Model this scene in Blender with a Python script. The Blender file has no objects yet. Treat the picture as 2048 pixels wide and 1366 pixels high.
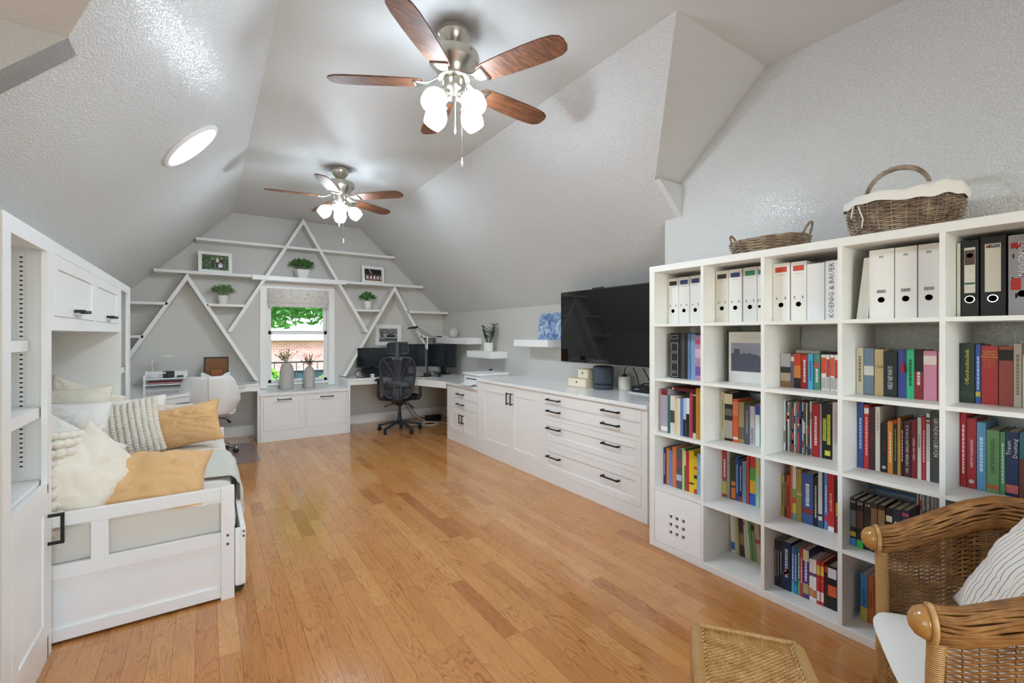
import bpy, math, random
import numpy as np
from math import sin, cos, pi, radians as R, sqrt
from mathutils import Vector, Matrix, noise

SC = bpy.context.scene
COL = SC.collection

# ------------------------------------------------------------------ camera
CAM_H, CAM_YAW = 1.3763, 0.5904
cd = bpy.data.cameras.new('camera')
cam = bpy.data.objects.new('camera', cd)
COL.objects.link(cam)
cam.location = (0, 0, CAM_H)
cam.rotation_euler = (pi / 2, 0, -CAM_YAW)
cd.sensor_width = 36
cd.lens = 911.2 / 2048 * 36
cd.shift_y = -13.9 / 2048
cd.clip_start = 0.02
SC.camera = cam

# ------------------------------------------------------------------ world, sun, large lights, exposure
w = bpy.data.worlds.new('sky')
SC.world = w
w.use_nodes = True
nt = w.node_tree
bg = nt.nodes['Background']
sky = nt.nodes.new('ShaderNodeTexSky')
sky.sky_type = 'NISHITA'
sky.sun_disc = False
sky.sun_elevation = R(48)
sky.sun_rotation = R(200)
nt.links.new(sky.outputs[0], bg.inputs[0])
bg.inputs[1].default_value = .95
sd = bpy.data.lights.new('sun', 'SUN')
sun = bpy.data.objects.new('sun', sd)
COL.objects.link(sun)
sun.rotation_euler = (R(46), 0, R(-24))
sd.energy = 4.0
sd.angle = R(1.0)
sd.color = (1, .95, .87)

def area(name, loc, rot, sx, sy, power, color=(1, 1, 1), portal=False):
    d = bpy.data.lights.new(name, 'AREA')
    d.shape = 'RECTANGLE'
    d.size, d.size_y, d.energy, d.color = sx, sy, power, color
    if portal:
        d.cycles.is_portal = True
    o = bpy.data.objects.new(name, d)
    COL.objects.link(o)
    o.location, o.rotation_euler = loc, rot
    return o
# soft fill lamps added behind the camera and in the left dormer, out of view
area('front_fill', (.40, -2.42, 1.5), (R(90), 0, 0), 1.8, 1.4, 40, (.86, .96, 1))
area('dormer_fill', (-1.82, .75, 1.35), (R(90), 0, R(-90)), 1.3, 1.2, 2, (.93, .97, 1))
area('window_portal', (1.1, 7.36, 1.35), (R(-90), 0, 0), .84, 1.5, 1, portal=True)

SC.view_settings.view_transform = 'Standard'
SC.view_settings.look = 'None'
SC.view_settings.gamma = 1
SC.view_settings.use_curve_mapping = False
SC.view_settings.exposure = 0.38
SC.cycles.max_bounces = 8
SC.cycles.diffuse_bounces = 5
SC.cycles.glossy_bounces = 3
SC.cycles.transmission_bounces = 4
SC.cycles.transparent_max_bounces = 10
SC.cycles.sample_clamp_indirect = 6
SC.cycles.use_denoising = True
SC.cycles.caustics_reflective = False
SC.cycles.caustics_refractive = False
BULB = 30.0     # radiance of the frosted shades of the ceiling fans
MOUTH = 330.0   # and of their open lower ends, where the bulbs show

# ------------------------------------------------------------------ materials
MATS = {}
def rgb(h):
    if isinstance(h, str):
        h = h.lstrip('#')
        c = [int(h[i:i + 2], 16) / 255 for i in (0, 2, 4)]
        return tuple((x / 12.92 if x <= .04045 else ((x + .055) / 1.055) ** 2.4) for x in c) + (1,)
    return tuple(h) + (1,)

def mat(name, color, rough=.5, metal=0, bump=None, vary=None, emit=None, coat=0, sheen=0, trans=0, ior=1.5, spec=.5, coord='Object'):
    """bump=(scale, distance[, detail]); vary=(scale, amount)"""
    if name in MATS:
        return MATS[name]
    m = bpy.data.materials.new(name)
    m.use_nodes = True
    n, l = m.node_tree.nodes, m.node_tree.links
    b = n['Principled BSDF']
    b.inputs['Base Color'].default_value = rgb(color)
    b.inputs['Roughness'].default_value = rough
    b.inputs['Metallic'].default_value = metal
    b.inputs['IOR'].default_value = ior
    b.inputs['Coat Weight'].default_value = coat
    b.inputs['Coat Roughness'].default_value = .12
    b.inputs['Sheen Weight'].default_value = sheen
    b.inputs['Transmission Weight'].default_value = trans
    b.inputs['Specular IOR Level'].default_value = spec
    if emit:
        b.inputs['Emission Color'].default_value = rgb(emit[0])
        b.inputs['Emission Strength'].default_value = emit[1]
    tc = n.new('ShaderNodeTexCoord')
    if bump:
        t = n.new('ShaderNodeTexNoise')
        t.inputs['Scale'].default_value = bump[0]
        t.inputs['Detail'].default_value = bump[2] if len(bump) > 2 else 2
        l.new(tc.outputs[coord], t.inputs['Vector'])
        bp = n.new('ShaderNodeBump')
        bp.inputs['Distance'].default_value = bump[1]
        bp.inputs['Strength'].default_value = 1
        l.new(t.outputs['Fac'], bp.inputs['Height'])
        l.new(bp.outputs[0], b.inputs['Normal'])
    if vary:
        t = n.new('ShaderNodeTexNoise')
        t.inputs['Scale'].default_value = vary[0]
        t.inputs['Detail'].default_value = 4
        l.new(tc.outputs[coord], t.inputs['Vector'])
        r = n.new('ShaderNodeMapRange')
        r.inputs[3].default_value = 1 - vary[1]
        r.inputs[4].default_value = 1 + vary[1]
        l.new(t.outputs['Fac'], r.inputs[0])
        hv = n.new('ShaderNodeHueSaturation')
        hv.inputs['Color'].default_value = rgb(color)
        l.new(r.outputs[0], hv.inputs['Value'])
        l.new(hv.outputs[0], b.inputs['Base Color'])
    MATS[name] = m
    return m

def ramp_mat(name, stops, tex='NOISE', scale=5, rough=.5, dist=0, stretch=(1, 1, 1), interp='LINEAR', detail=3, coord='Object', bump=0, rot=(0, 0, 0), metal=0):
    if name in MATS:
        return MATS[name]
    m = bpy.data.materials.new(name)
    m.use_nodes = True
    n, l = m.node_tree.nodes, m.node_tree.links
    b = n['Principled BSDF']
    b.inputs['Roughness'].default_value = rough
    b.inputs['Metallic'].default_value = metal
    tc = n.new('ShaderNodeTexCoord')
    mp = n.new('ShaderNodeMapping')
    mp.inputs['Scale'].default_value = stretch
    mp.inputs['Rotation'].default_value = rot
    l.new(tc.outputs[coord], mp.inputs[0])
    if tex == 'NOISE':
        t = n.new('ShaderNodeTexNoise')
        t.inputs['Detail'].default_value = detail
        t.inputs['Distortion'].default_value = dist
        out = t.outputs['Fac']
    elif tex == 'WAVE':
        t = n.new('ShaderNodeTexWave')
        t.inputs['Distortion'].default_value = dist
        t.inputs['Detail'].default_value = detail
        out = t.outputs['Fac']
    else:
        t = n.new('ShaderNodeTexVoronoi')
        out = t.outputs['Color']
    t.inputs['Scale'].default_value = scale
    l.new(mp.outputs[0], t.inputs['Vector'])
    r = n.new('ShaderNodeValToRGB')
    r.color_ramp.interpolation = interp
    e = r.color_ramp.elements
    e[0].position, e[0].color = stops[0][0], rgb(stops[0][1])
    e[1].position, e[1].color = stops[-1][0], rgb(stops[-1][1])
    for p, c in stops[1:-1]:
        x = e.new(p)
        x.color = rgb(c)
    l.new(out, r.inputs[0])
    l.new(r.outputs[0], b.inputs['Base Color'])
    if bump:
        bp = n.new('ShaderNodeBump')
        bp.inputs['Distance'].default_value = bump
        l.new(out, bp.inputs['Height'])
        l.new(bp.outputs[0], b.inputs['Normal'])
    MATS[name] = m
    return m

def paint(name, color, rough, scale, dist):
    """wall paint over knockdown texture"""
    m = bpy.data.materials.new(name)
    m.use_nodes = True
    n, l = m.node_tree.nodes, m.node_tree.links
    b = n['Principled BSDF']
    b.inputs['Base Color'].default_value = rgb(color)
    b.inputs['Roughness'].default_value = rough
    tc = n.new('ShaderNodeTexCoord')
    t = n.new('ShaderNodeTexNoise')
    t.inputs['Scale'].default_value = scale
    t.inputs['Detail'].default_value = 3
    t.inputs['Distortion'].default_value = .6
    l.new(tc.outputs['Object'], t.inputs['Vector'])
    r = n.new('ShaderNodeValToRGB')
    r.color_ramp.elements[0].position = .42
    r.color_ramp.elements[1].position = .62
    l.new(t.outputs['Fac'], r.inputs[0])
    bp = n.new('ShaderNodeBump')
    bp.inputs['Distance'].default_value = dist
    bp.inputs['Strength'].default_value = 1
    l.new(r.outputs[0], bp.inputs['Height'])
    l.new(bp.outputs[0], b.inputs['Normal'])
    MATS[name] = m
    return m

M_WALL = paint('wall_paint_shaded', '#d2cfca', .42, 130, .0008)  # same paint as the slopes, with shade put into a darker, warmer colour
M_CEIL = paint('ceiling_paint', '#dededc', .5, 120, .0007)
M_SLOPE = paint('slope_paint_lit', '#dfdfdd', .25, 105, .0024)  # same paint as the walls, with brighter light put into its colour
M_WHITE = mat('cabinet_white', '#f1f1ef', .38, bump=(180, .0001))
M_TRIM = mat('trim_white', '#f4f4f3', .35)
M_BOARD = mat('shelf_board_white', '#eeedea', .45)
M_TOP = mat('worktop_white', '#f6f6f6', .1, vary=(3, .03))
M_KALLAX = mat('bookcase_white', '#eeede8', .42)
M_BLACK = mat('matte_black', '#1c1b1a', .45)
M_BLKMETAL = mat('bronze_black_metal', '#2a2623', .4, metal=.6)
M_NICKEL = mat('brushed_nickel', '#c9c4b8', .28, metal=1)
M_CHROME = mat('chrome', '#dddddd', .1, metal=1)

# ------------------------------------------------------------------ mesh builder
class MB:
    def __init__(s, M=None):
        s.v, s.f, s.mi, s.M, s.cur = [], [], [], M, 0
    def add(s, vs, fs):
        o = len(s.v)
        if s.M is not None:
            vs = [s.M @ Vector(p) for p in vs]
        s.v += [tuple(p) for p in vs]
        s.f += [tuple(i + o for i in f) for f in fs]
        s.mi += [s.cur] * len(fs)
        return s
    def box(s, x0, x1, y0, y1, z0, z1):
        if x0 > x1: x0, x1 = x1, x0
        if y0 > y1: y0, y1 = y1, y0
        if z0 > z1: z0, z1 = z1, z0
        return s.add([(x0, y0, z0), (x1, y0, z0), (x1, y1, z0), (x0, y1, z0), (x0, y0, z1), (x1, y0, z1), (x1, y1, z1), (x0, y1, z1)],
              [(0, 3, 2, 1), (4, 5, 6, 7), (0, 1, 5, 4), (1, 2, 6, 5), (2, 3, 7, 6), (3, 0, 4, 7)])
    def prism(s, poly, axis, a, b):
        """poly in the two other axes (in xyz order), extruded along axis from a to b"""
        n = len(poly)
        def P(p, t):
            return {'x': (t, p[0], p[1]), 'y': (p[0], t, p[1]), 'z': (p[0], p[1], t)}[axis]
        vs = [P(p, a) for p in poly] + [P(p, b) for p in poly]
        fs = [tuple(range(n)), tuple(range(2 * n - 1, n - 1, -1))]
        fs += [(i, i + n, (i + 1) % n + n, (i + 1) % n) for i in range(n)]
        return s.add(vs, fs)
    def bar(s, p, q, w, h, up=(0, 0, 1)):
        p, q = Vector(p), Vector(q)
        d = (q - p).normalized()
        x = d.cross(Vector(up))
        if x.length < 1e-5: x = d.cross(Vector((1, 0, 0)))
        x.normalize()
        y = x.cross(d)
        c = [(-1, -1), (1, -1), (1, 1), (-1, 1)]
        vs = [e + x * a * w / 2 + y * b * h / 2 for e in (p, q) for a, b in c]
        return s.add(vs, [(0, 1, 2, 3), (7, 6, 5, 4), (0, 4, 5, 1), (1, 5, 6, 2), (2, 6, 7, 3), (3, 7, 4, 0)])
    def tube(s, pts, r, n=8, cap=True, closed=False):
        pts = [Vector(p) for p in pts]
        k = len(pts)
        rr = r if isinstance(r, (list, tuple)) else [r] * k
        t0 = (pts[1] - pts[0]).normalized()
        x = t0.cross(Vector((0, 0, 1)))
        if x.length < 1e-3: x = t0.cross(Vector((1, 0, 0)))
        x.normalize()
        vs = []
        for i, p in enumerate(pts):
            if closed:
                t = pts[(i + 1) % k] - pts[i - 1]
            else:
                t = pts[min(i + 1, k - 1)] - pts[max(i - 1, 0)]
            if t.length < 1e-9: t = t0
            t.normalize()
            x = x - t * x.dot(t)
            if x.length < 1e-5: x = t.orthogonal()
            x.normalize()
            y = t.cross(x)
            for j in range(n):
                a = 2 * pi * j / n
                vs.append(p + (x * cos(a) + y * sin(a)) * rr[i])
        fs = []
        m = k if closed else k - 1
        for i in range(m):
            for j in range(n):
                a, b = i * n + j, i * n + (j + 1) % n
                i2 = (i + 1) % k
                fs.append((a, b, i2 * n + (j + 1) % n, i2 * n + j))
        if cap and not closed:
            fs.append(tuple(range(n - 1, -1, -1)))
            fs.append(tuple((k - 1) * n + j for j in range(n)))
        return s.add(vs, fs)
    def lathe(s, prof, c=(0, 0, 0), n=24, M=None):
        vs, fs = [], []
        for r, z in prof:
            for j in range(n):
                a = 2 * pi * j / n
                p = Vector((r * cos(a), r * sin(a), z))
                if M is not None: p = M @ p
                vs.append(p + Vector(c))
        for i in range(len(prof) - 1):
            for j in range(n):
                fs.append((i * n + j, i * n + (j + 1) % n, (i + 1) * n + (j + 1) % n, (i + 1) * n + j))
        if prof[0][0] > 1e-4: fs.append(tuple(range(n - 1, -1, -1)))
        if prof[-1][0] > 1e-4: fs.append(tuple((len(prof) - 1) * n + j for j in range(n)))
        return s.add(vs, fs)
    def ball(s, c, r, n=10, m=6, sc=(1, 1, 1), M=None):
        prof = [(r * sin(pi * i / m), -r * cos(pi * i / m)) for i in range(m + 1)]
        S = Matrix.Diagonal(sc)
        if M is not None: S = M @ S
        return s.lathe(prof, c, n, S)
    def grid(s, f, nu, nv, close_u=False):
        vs = [f(i / nu, j / nv) for i in range(nu + (0 if close_u else 1)) for j in range(nv + 1)]
        fs, w = [], nv + 1
        k = nu if close_u else nu + 1
        for i in range(nu):
            for j in range(nv):
                a, b = i * w + j, ((i + 1) % k) * w + j
                fs.append((a, b, b + 1, a + 1))
        return s.add(vs, fs)
    def build(s, name, mats, parent=None, bevel=0, smooth=False, seg=1, kind=None, label=None, world=True, shift=None, flat_angle=None):
        me = bpy.data.meshes.new(name)
        v = s.v
        if shift is not None:
            v = [(a - shift[0], b - shift[1], c - shift[2]) for a, b, c in v]
        elif world and parent is not None:
            L = Vector((0, 0, 0))
            q = parent
            while q is not None:
                L = L + Vector(q.location)
                q = q.parent
            v = [(a - L[0], b - L[1], c - L[2]) for a, b, c in v]
        me.from_pydata(v, [], s.f)
        if not isinstance(mats, (list, tuple)): mats = [mats]
        for m in mats: me.materials.append(m)
        if len(mats) > 1: me.polygons.foreach_set('material_index', s.mi)
        if smooth:
            me.polygons.foreach_set('use_smooth', [True] * len(me.polygons))
            if flat_angle: me.set_sharp_from_angle(angle=R(flat_angle))
        me.update()
        o = bpy.data.objects.new(name, me)
        COL.objects.link(o)
        if parent is not None: o.parent = parent
        if bevel:
            b = o.modifiers.new('bevel', 'BEVEL')
            b.width, b.segments, b.limit_method, b.angle_limit = bevel, seg, 'ANGLE', R(40)
        if kind: o['kind'] = kind
        if label: o['label'] = label
        return o

def thing(name, label, cat, loc=(0, 0, 0), rz=0, group=None):
    o = bpy.data.objects.new(name, None)
    o.empty_display_size = .05
    COL.objects.link(o)
    o.location = loc
    o.rotation_euler = (0, 0, rz)
    return tag(o, label, cat, group)

def tag(o, label, cat, group=None):
    o['label'], o['category'] = label, cat
    if group: o['group'] = group
    return o

def copy_thing(root, loc=None, rz=None, label=None, group=None):
    r = root.copy()
    COL.objects.link(r)
    if loc is not None: r.location = loc
    if rz is not None: r.rotation_euler = (0, 0, rz)
    if label: r['label'] = label
    if group: r['group'] = group
    for ch in [c for c in COL.objects if c.parent == root]:
        c = ch.copy()
        COL.objects.link(c)
        c.parent = r
        for g in [x for x in COL.objects if x.parent == ch]:
            d = g.copy()
            COL.objects.link(d)
            d.parent = c
    return r

def struct(name, mb, m, bevel=0, smooth=False):
    o = mb.build(name, m, bevel=bevel, smooth=smooth)
    o['kind'] = 'structure'
    return o

def frame_M(o, u, n):
    """matrix whose local x runs along u, local y points out of the face (n), local z is up"""
    u, n = Vector(u), Vector(n)
    return Matrix(((u[0], n[0], 0, o[0]), (u[1], n[1], 0, o[1]), (0, 0, 1, o[2]), (0, 0, 0, 1)))

FONT_CACHE = {}
def text_mesh(body, m, parent, pos, right, up, size, name='title', extrude=.0004, align='CENTER', fit=None):
    """flat lettering as a mesh, laid at pos with its baseline along right"""
    key = (body, align)
    cu = bpy.data.curves.new('lettering', 'FONT')
    cu.body, cu.size, cu.align_x, cu.align_y = body, 1.0, align, 'CENTER'
    cu.resolution_u = 1
    o = bpy.data.objects.new('lettering', cu)
    COL.objects.link(o)
    bpy.context.view_layer.update()
    dg = bpy.context.evaluated_depsgraph_get()
    me = bpy.data.meshes.new_from_object(o.evaluated_get(dg))
    bpy.data.objects.remove(o)
    r, u = Vector(right).normalized(), Vector(up).normalized()
    L = Vector((0, 0, 0))
    q = parent
    while q is not None:
        L = L + Vector(q.location)
        q = q.parent
    xs = [v.co.x for v in me.vertices] or [0, 1]
    wd = max(xs) - min(xs)
    sx = size
    if fit: sx = min(size * 1.25, fit / max(wd, 1e-6)) if fit > 0 else size
    p0 = Vector(pos) - L
    for v in me.vertices:
        v.co = p0 + r * v.co.x * sx + u * v.co.y * size
    me.materials.clear()
    me.materials.append(m)
    t = bpy.data.objects.new(name, me)
    COL.objects.link(t)
    t.parent = parent
    return t
# ------------------------------------------------------------------ room shell
BY, ZC, XL, XR = 7.16, 3.01, .296, 1.967
def slab(name, poly, m, t=.08, flip=False, parent=None):
    """flat polygon thickened away from the room"""
    P = [Vector(p) for p in poly]
    nrm = Vector((0, 0, 0))
    for i in range(len(P)):
        nrm += P[i].cross(P[(i + 1) % len(P)])
    nrm.normalize()
    c = sum(P, Vector()) / len(P)
    if nrm.dot(Vector((1.2, 3, 1.4)) - c) > 0: nrm = -nrm
    n = len(P)
    b = MB()
    vs = P + [p + nrm * t for p in P]
    b.add(vs, [tuple(range(n)), tuple(range(2 * n - 1, n - 1, -1))] + [(i, (i + 1) % n, (i + 1) % n + n, i + n) for i in range(n)])
    o = b.build(name, m, parent)
    o['kind'] = 'structure'
    return o

sub = struct('floor', MB().box(-2, 3.5, -2.6, BY + .1, -.08, -.012), mat('subfloor_dark', '#3a2416', .8))

def plank_material():
    m = bpy.data.materials.new('oak_plank')
    m.use_nodes = True
    n, l = m.node_tree.nodes, m.node_tree.links
    b = n['Principled BSDF']
    g = n.new('ShaderNodeNewGeometry')
    rnd = n.new('ShaderNodeAttribute'); rnd.attribute_name = 'plank_tone'; rnd.attribute_type = 'OBJECT'
    rn2 = n.new('ShaderNodeAttribute'); rn2.attribute_name = 'plank_tone'; rn2.attribute_type = 'GEOMETRY'
    s = n.new('ShaderNodeMath'); s.operation = 'ADD'
    l.new(rnd.outputs['Fac'], s.inputs[0]); l.new(rn2.outputs['Fac'], s.inputs[1])
    off = n.new('ShaderNodeVectorMath'); off.operation = 'SCALE'; off.inputs[0].default_value = (37, 91, 53)
    l.new(s.outputs[0], off.inputs['Scale'])
    ad = n.new('ShaderNodeVectorMath'); ad.operation = 'ADD'
    l.new(g.outputs['Position'], ad.inputs[0]); l.new(off.outputs[0], ad.inputs[1])
    # cathedral grain: contour lines of a stretched noise
    mp = n.new('ShaderNodeMapping'); mp.inputs['Scale'].default_value = (11, 1.5, 1)
    l.new(ad.outputs[0], mp.inputs[0])
    t = n.new('ShaderNodeTexNoise'); t.inputs['Scale'].default_value = 1; t.inputs['Detail'].default_value = 2.5; t.inputs['Distortion'].default_value = .35
    l.new(mp.outputs[0], t.inputs['Vector'])
    mu = n.new('ShaderNodeMath'); mu.operation = 'MULTIPLY'; mu.inputs[1].default_value = 17
    l.new(t.outputs['Fac'], mu.inputs[0])
    fr = n.new('ShaderNodeMath'); fr.operation = 'FRACT'
    l.new(mu.outputs[0], fr.inputs[0])
    r1 = n.new('ShaderNodeValToRGB')
    e = r1.color_ramp.elements
    e[0].position, e[0].color = 0, (1, 1, 1, 1)
    e[1].position, e[1].color = 1, (.12, .12, .12, 1)
    x = e.new(.55); x.color = (.93, .93, .93, 1)
    x = e.new(.8); x.color = (.62, .62, .62, 1)
    x = e.new(.93); x.color = (.15, .15, .15, 1)
    l.new(fr.outputs[0], r1.inputs[0])
    # fine pores along the plank
    mp2 = n.new('ShaderNodeMapping'); mp2.inputs['Scale'].default_value = (260, 9, 1)
    l.new(ad.outputs[0], mp2.inputs[0])
    t2 = n.new('ShaderNodeTexNoise'); t2.inputs['Scale'].default_value = 1; t2.inputs['Detail'].default_value = 2
    l.new(mp2.outputs[0], t2.inputs['Vector'])
    # where grain lines show strongly
    t3 = n.new('ShaderNodeTexNoise'); t3.inputs['Scale'].default_value = 3.2; t3.inputs['Detail'].default_value = 2
    l.new(ad.outputs[0], t3.inputs['Vector'])
    tone = n.new('ShaderNodeValToRGB')
    e = tone.color_ramp.elements
    e[0].position, e[0].color = 0, rgb('#c28248')
    e[1].position, e[1].color = 1, rgb('#cc9256')
    for p, c in ((.15, '#d09457'), (.35, '#c6874c'), (.5, '#d59b5d'), (.66, '#c28047'), (.82, '#cf9252'), (.95, '#b0703c')):
        x = e.new(p); x.color = rgb(c)
    l.new(s.outputs[0], tone.inputs[0])
    grain = n.new('ShaderNodeMix'); grain.data_type = 'RGBA'; grain.blend_type = 'MULTIPLY'
    k = n.new('ShaderNodeMapRange'); k.inputs[1].default_value = .35; k.inputs[2].default_value = .7; k.inputs[3].default_value = .12; k.inputs[4].default_value = .62
    l.new(t3.outputs['Fac'], k.inputs[0]); l.new(k.outputs[0], grain.inputs['Factor'])
    dk = n.new('ShaderNodeMix'); dk.data_type = 'RGBA'
    dk.inputs['A'].default_value = rgb('#8a4f2a'); dk.inputs['B'].default_value = (1, 1, 1, 1)
    l.new(r1.outputs[0], dk.inputs['Factor'])
    l.new(tone.outputs[0], grain.inputs['A']); l.new(dk.outputs['Result'], grain.inputs['B'])
    pr = n.new('ShaderNodeMapRange'); pr.inputs[1].default_value = .3; pr.inputs[2].default_value = .7; pr.inputs[3].default_value = .88; pr.inputs[4].default_value = 1.08
    l.new(t2.outputs['Fac'], pr.inputs[0])
    hv = n.new('ShaderNodeHueSaturation'); hv.inputs['Saturation'].default_value = 1.0
    l.new(grain.outputs['Result'], hv.inputs['Color']); l.new(pr.outputs[0], hv.inputs['Value'])
    l.new(hv.outputs[0], b.inputs['Base Color'])
    b.inputs['Roughness'].default_value = .17
    b.inputs['Coat Weight'].default_value = .25
    b.inputs['Coat Roughness'].default_value = .12
    bp = n.new('ShaderNodeBump'); bp.inputs['Distance'].default_value = .0006
    t4 = n.new('ShaderNodeTexNoise'); t4.inputs['Scale'].default_value = 9
    l.new(ad.outputs[0], t4.inputs['Vector'])
    l.new(t4.outputs['Fac'], bp.inputs['Height'])
    l.new(bp.outputs[0], b.inputs['Normal'])
    return m
M_PLANK = plank_material()
rg = random.Random(7)
PW = .0828
planks = []
for i in range(49):
    x0 = -.62 + i * PW
    if x0 > 3.37: break
    y = -1.0 + rg.random() * .5
    while y < BY:
        L = rg.choice([.3, .42, .55, .7, .85, 1.05, 1.25])
        y1 = min(y + L, BY)
        planks.append((x0, y, y1))
        y = y1
def seen(p):
    x, y = p[0] + PW / 2, (p[1] + p[2]) / 2
    d = x * sin(CAM_YAW) + y * cos(CAM_YAW)
    r = x * cos(CAM_YAW) - y * sin(CAM_YAW)
    if d < 1.6 or abs(r / d) > 1.15 or x > 2.7 or (x < .1 and 2.8 < y < 4.8) : return 1e6
    if x > 2.42 and y < 2: return 1e6
    return d - (p[2] - p[1])
planks.sort(key=seen)
unit = MB().box(0, 1, 0, 1, -.012, 0)
um = None
rest = MB()
tones = []
for k, (x0, y0, y1) in enumerate(planks):
    g = .0009
    if k < 300:
        if um is None:
            o = unit.build('plank', M_PLANK, sub, world=False)
            um = o.data
        else:
            o = bpy.data.objects.new('plank', um)
            COL.objects.link(o)
            o.parent = sub
        o.location = (x0 + g / 2, y0 + g / 2, rg.uniform(-.0005, 0))
        o.scale = (PW - g, y1 - y0 - g, 1)
        o['plank_tone'] = rg.random()
    else:
        rest.box(x0 + g / 2, x0 + PW - g / 2, y0 + g / 2, y1 - g / 2, -.012, 0)
        tones += [rg.random()] * 6
# floor around the counted planks (behind the camera, under the bed, under the desks)
for i in range(17):
    rest.box(-1.95 + i * PW, -1.95 + (i + 1) * PW - .001, -2.5, BY, -.012, -.001)
    tones += [rg.random()] * 6
for i in range(49):
    rest.box(-.54 + i * PW, -.54 + (i + 1) * PW - .001, -2.5, -1.0, -.012, -.001)
    tones += [rg.random()] * 6
ro = rest.build('planks', M_PLANK, sub, kind='stuff')
at = ro.data.attributes.new('plank_tone', 'FLOAT', 'FACE')
at.data.foreach_set('value', tones)

# back wall with the window opening
WX0, WX1, WZ0, WZ1 = .70, 1.50, .70, 2.04
b = MB()
for a in ((-1.4, WX0, 0, 3.1), (WX1, 3.5, 0, 3.1), (WX0, WX1, 0, WZ0), (WX0, WX1, WZ1, 3.1)):
    b.box(a[0], a[1], BY, BY + .16, a[2], a[3])
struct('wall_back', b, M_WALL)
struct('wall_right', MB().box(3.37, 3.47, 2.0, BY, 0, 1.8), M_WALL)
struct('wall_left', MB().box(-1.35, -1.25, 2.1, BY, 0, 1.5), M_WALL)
sl = lambda x: ZC - (x - XR) * .914
slL = lambda x: ZC - (XL - x) * 1.026
A, Bp = (XR, 1.444, ZC), (2.584, 2.074, 2.449)
slab('ceiling', [(XL, -2.5, ZC), (XR, -2.5, ZC), (XR, BY, ZC), (XL, BY, ZC)], M_CEIL)
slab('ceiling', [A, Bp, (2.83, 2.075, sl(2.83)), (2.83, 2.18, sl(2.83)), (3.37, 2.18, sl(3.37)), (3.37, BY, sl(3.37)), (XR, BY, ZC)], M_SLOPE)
slab('ceiling', [(XR, -2.5, ZC), (2.83, -2.5, ZC), (2.83, 1.444, ZC), A], M_CEIL)
slab('ceiling', [A, (2.83, 1.444, ZC), (2.83, 2.075, 2.449), Bp], M_CEIL)
slab('ceiling', [Bp, (2.83, 2.075, 2.449), (2.83, 2.075, sl(2.83))], M_CEIL, .04)
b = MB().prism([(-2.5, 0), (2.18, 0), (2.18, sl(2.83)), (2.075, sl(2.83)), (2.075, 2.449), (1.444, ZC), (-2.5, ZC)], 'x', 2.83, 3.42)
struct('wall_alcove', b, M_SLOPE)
Al, Bl = (XL, .9, ZC), (-.369, 2.003, slL(-.369))
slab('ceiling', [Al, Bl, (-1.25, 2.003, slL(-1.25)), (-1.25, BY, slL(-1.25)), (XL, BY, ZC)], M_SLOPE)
slab('ceiling', [Al, Bl, (-1.9, 2.003, Bl[2]), (-1.9, .9, ZC)], M_CEIL)
slab('ceiling', [(XL, -2.5, ZC), Al, (-1.9, .9, ZC), (-1.9, -2.5, ZC)], M_CEIL)
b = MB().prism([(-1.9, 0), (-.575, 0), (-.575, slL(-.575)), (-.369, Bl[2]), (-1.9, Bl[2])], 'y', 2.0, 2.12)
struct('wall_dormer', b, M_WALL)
b = MB()
for a in ((-2.5, .05, 0, 3.1), (1.45, 2.05, 0, 3.1), (.05, 1.45, 0, .7), (.05, 1.45, 2.0, 3.1)):
    b.box(-2.0, -1.9, a[0], a[1], a[2], a[3])
struct('wall_dormer_left', b, M_WALL)
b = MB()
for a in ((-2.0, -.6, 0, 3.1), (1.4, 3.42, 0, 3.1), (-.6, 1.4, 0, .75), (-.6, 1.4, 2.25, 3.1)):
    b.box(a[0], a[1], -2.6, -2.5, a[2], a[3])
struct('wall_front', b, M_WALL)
# trim post beside the tall cabinet
struct('trim_1', MB().box(-.60, -.557, 2.12, 2.15, 0, 1.795).box(-.60, -.566, 2.15, 2.18, 0, 1.795).box(-.60, -.56, 2.0, 2.12, 0, .14), mat('trim_cream', '#e9dfd0', .4), bevel=.004)

# baseboards
def baseboard(name, x0, x1, y0, y1):
    b = MB().box(x0, x1, y0, y1, 0, .125)
    if abs(x1 - x0) > abs(y1 - y0): b.box(x0, x1, y1 - .010, y1, .125, .14)
    else: b.box(x1 - .010, x1, y0, y1, .125, .14)
    struct(name, b, M_TRIM, bevel=.002)
baseboard('baseboard_back', -1.25, .58, BY - .018, BY)
baseboard('baseboard_back_right', 1.67, 3.37, BY - .018, BY)
baseboard('baseboard_right', 3.352, 3.37, 5.55, BY - .018)

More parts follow.
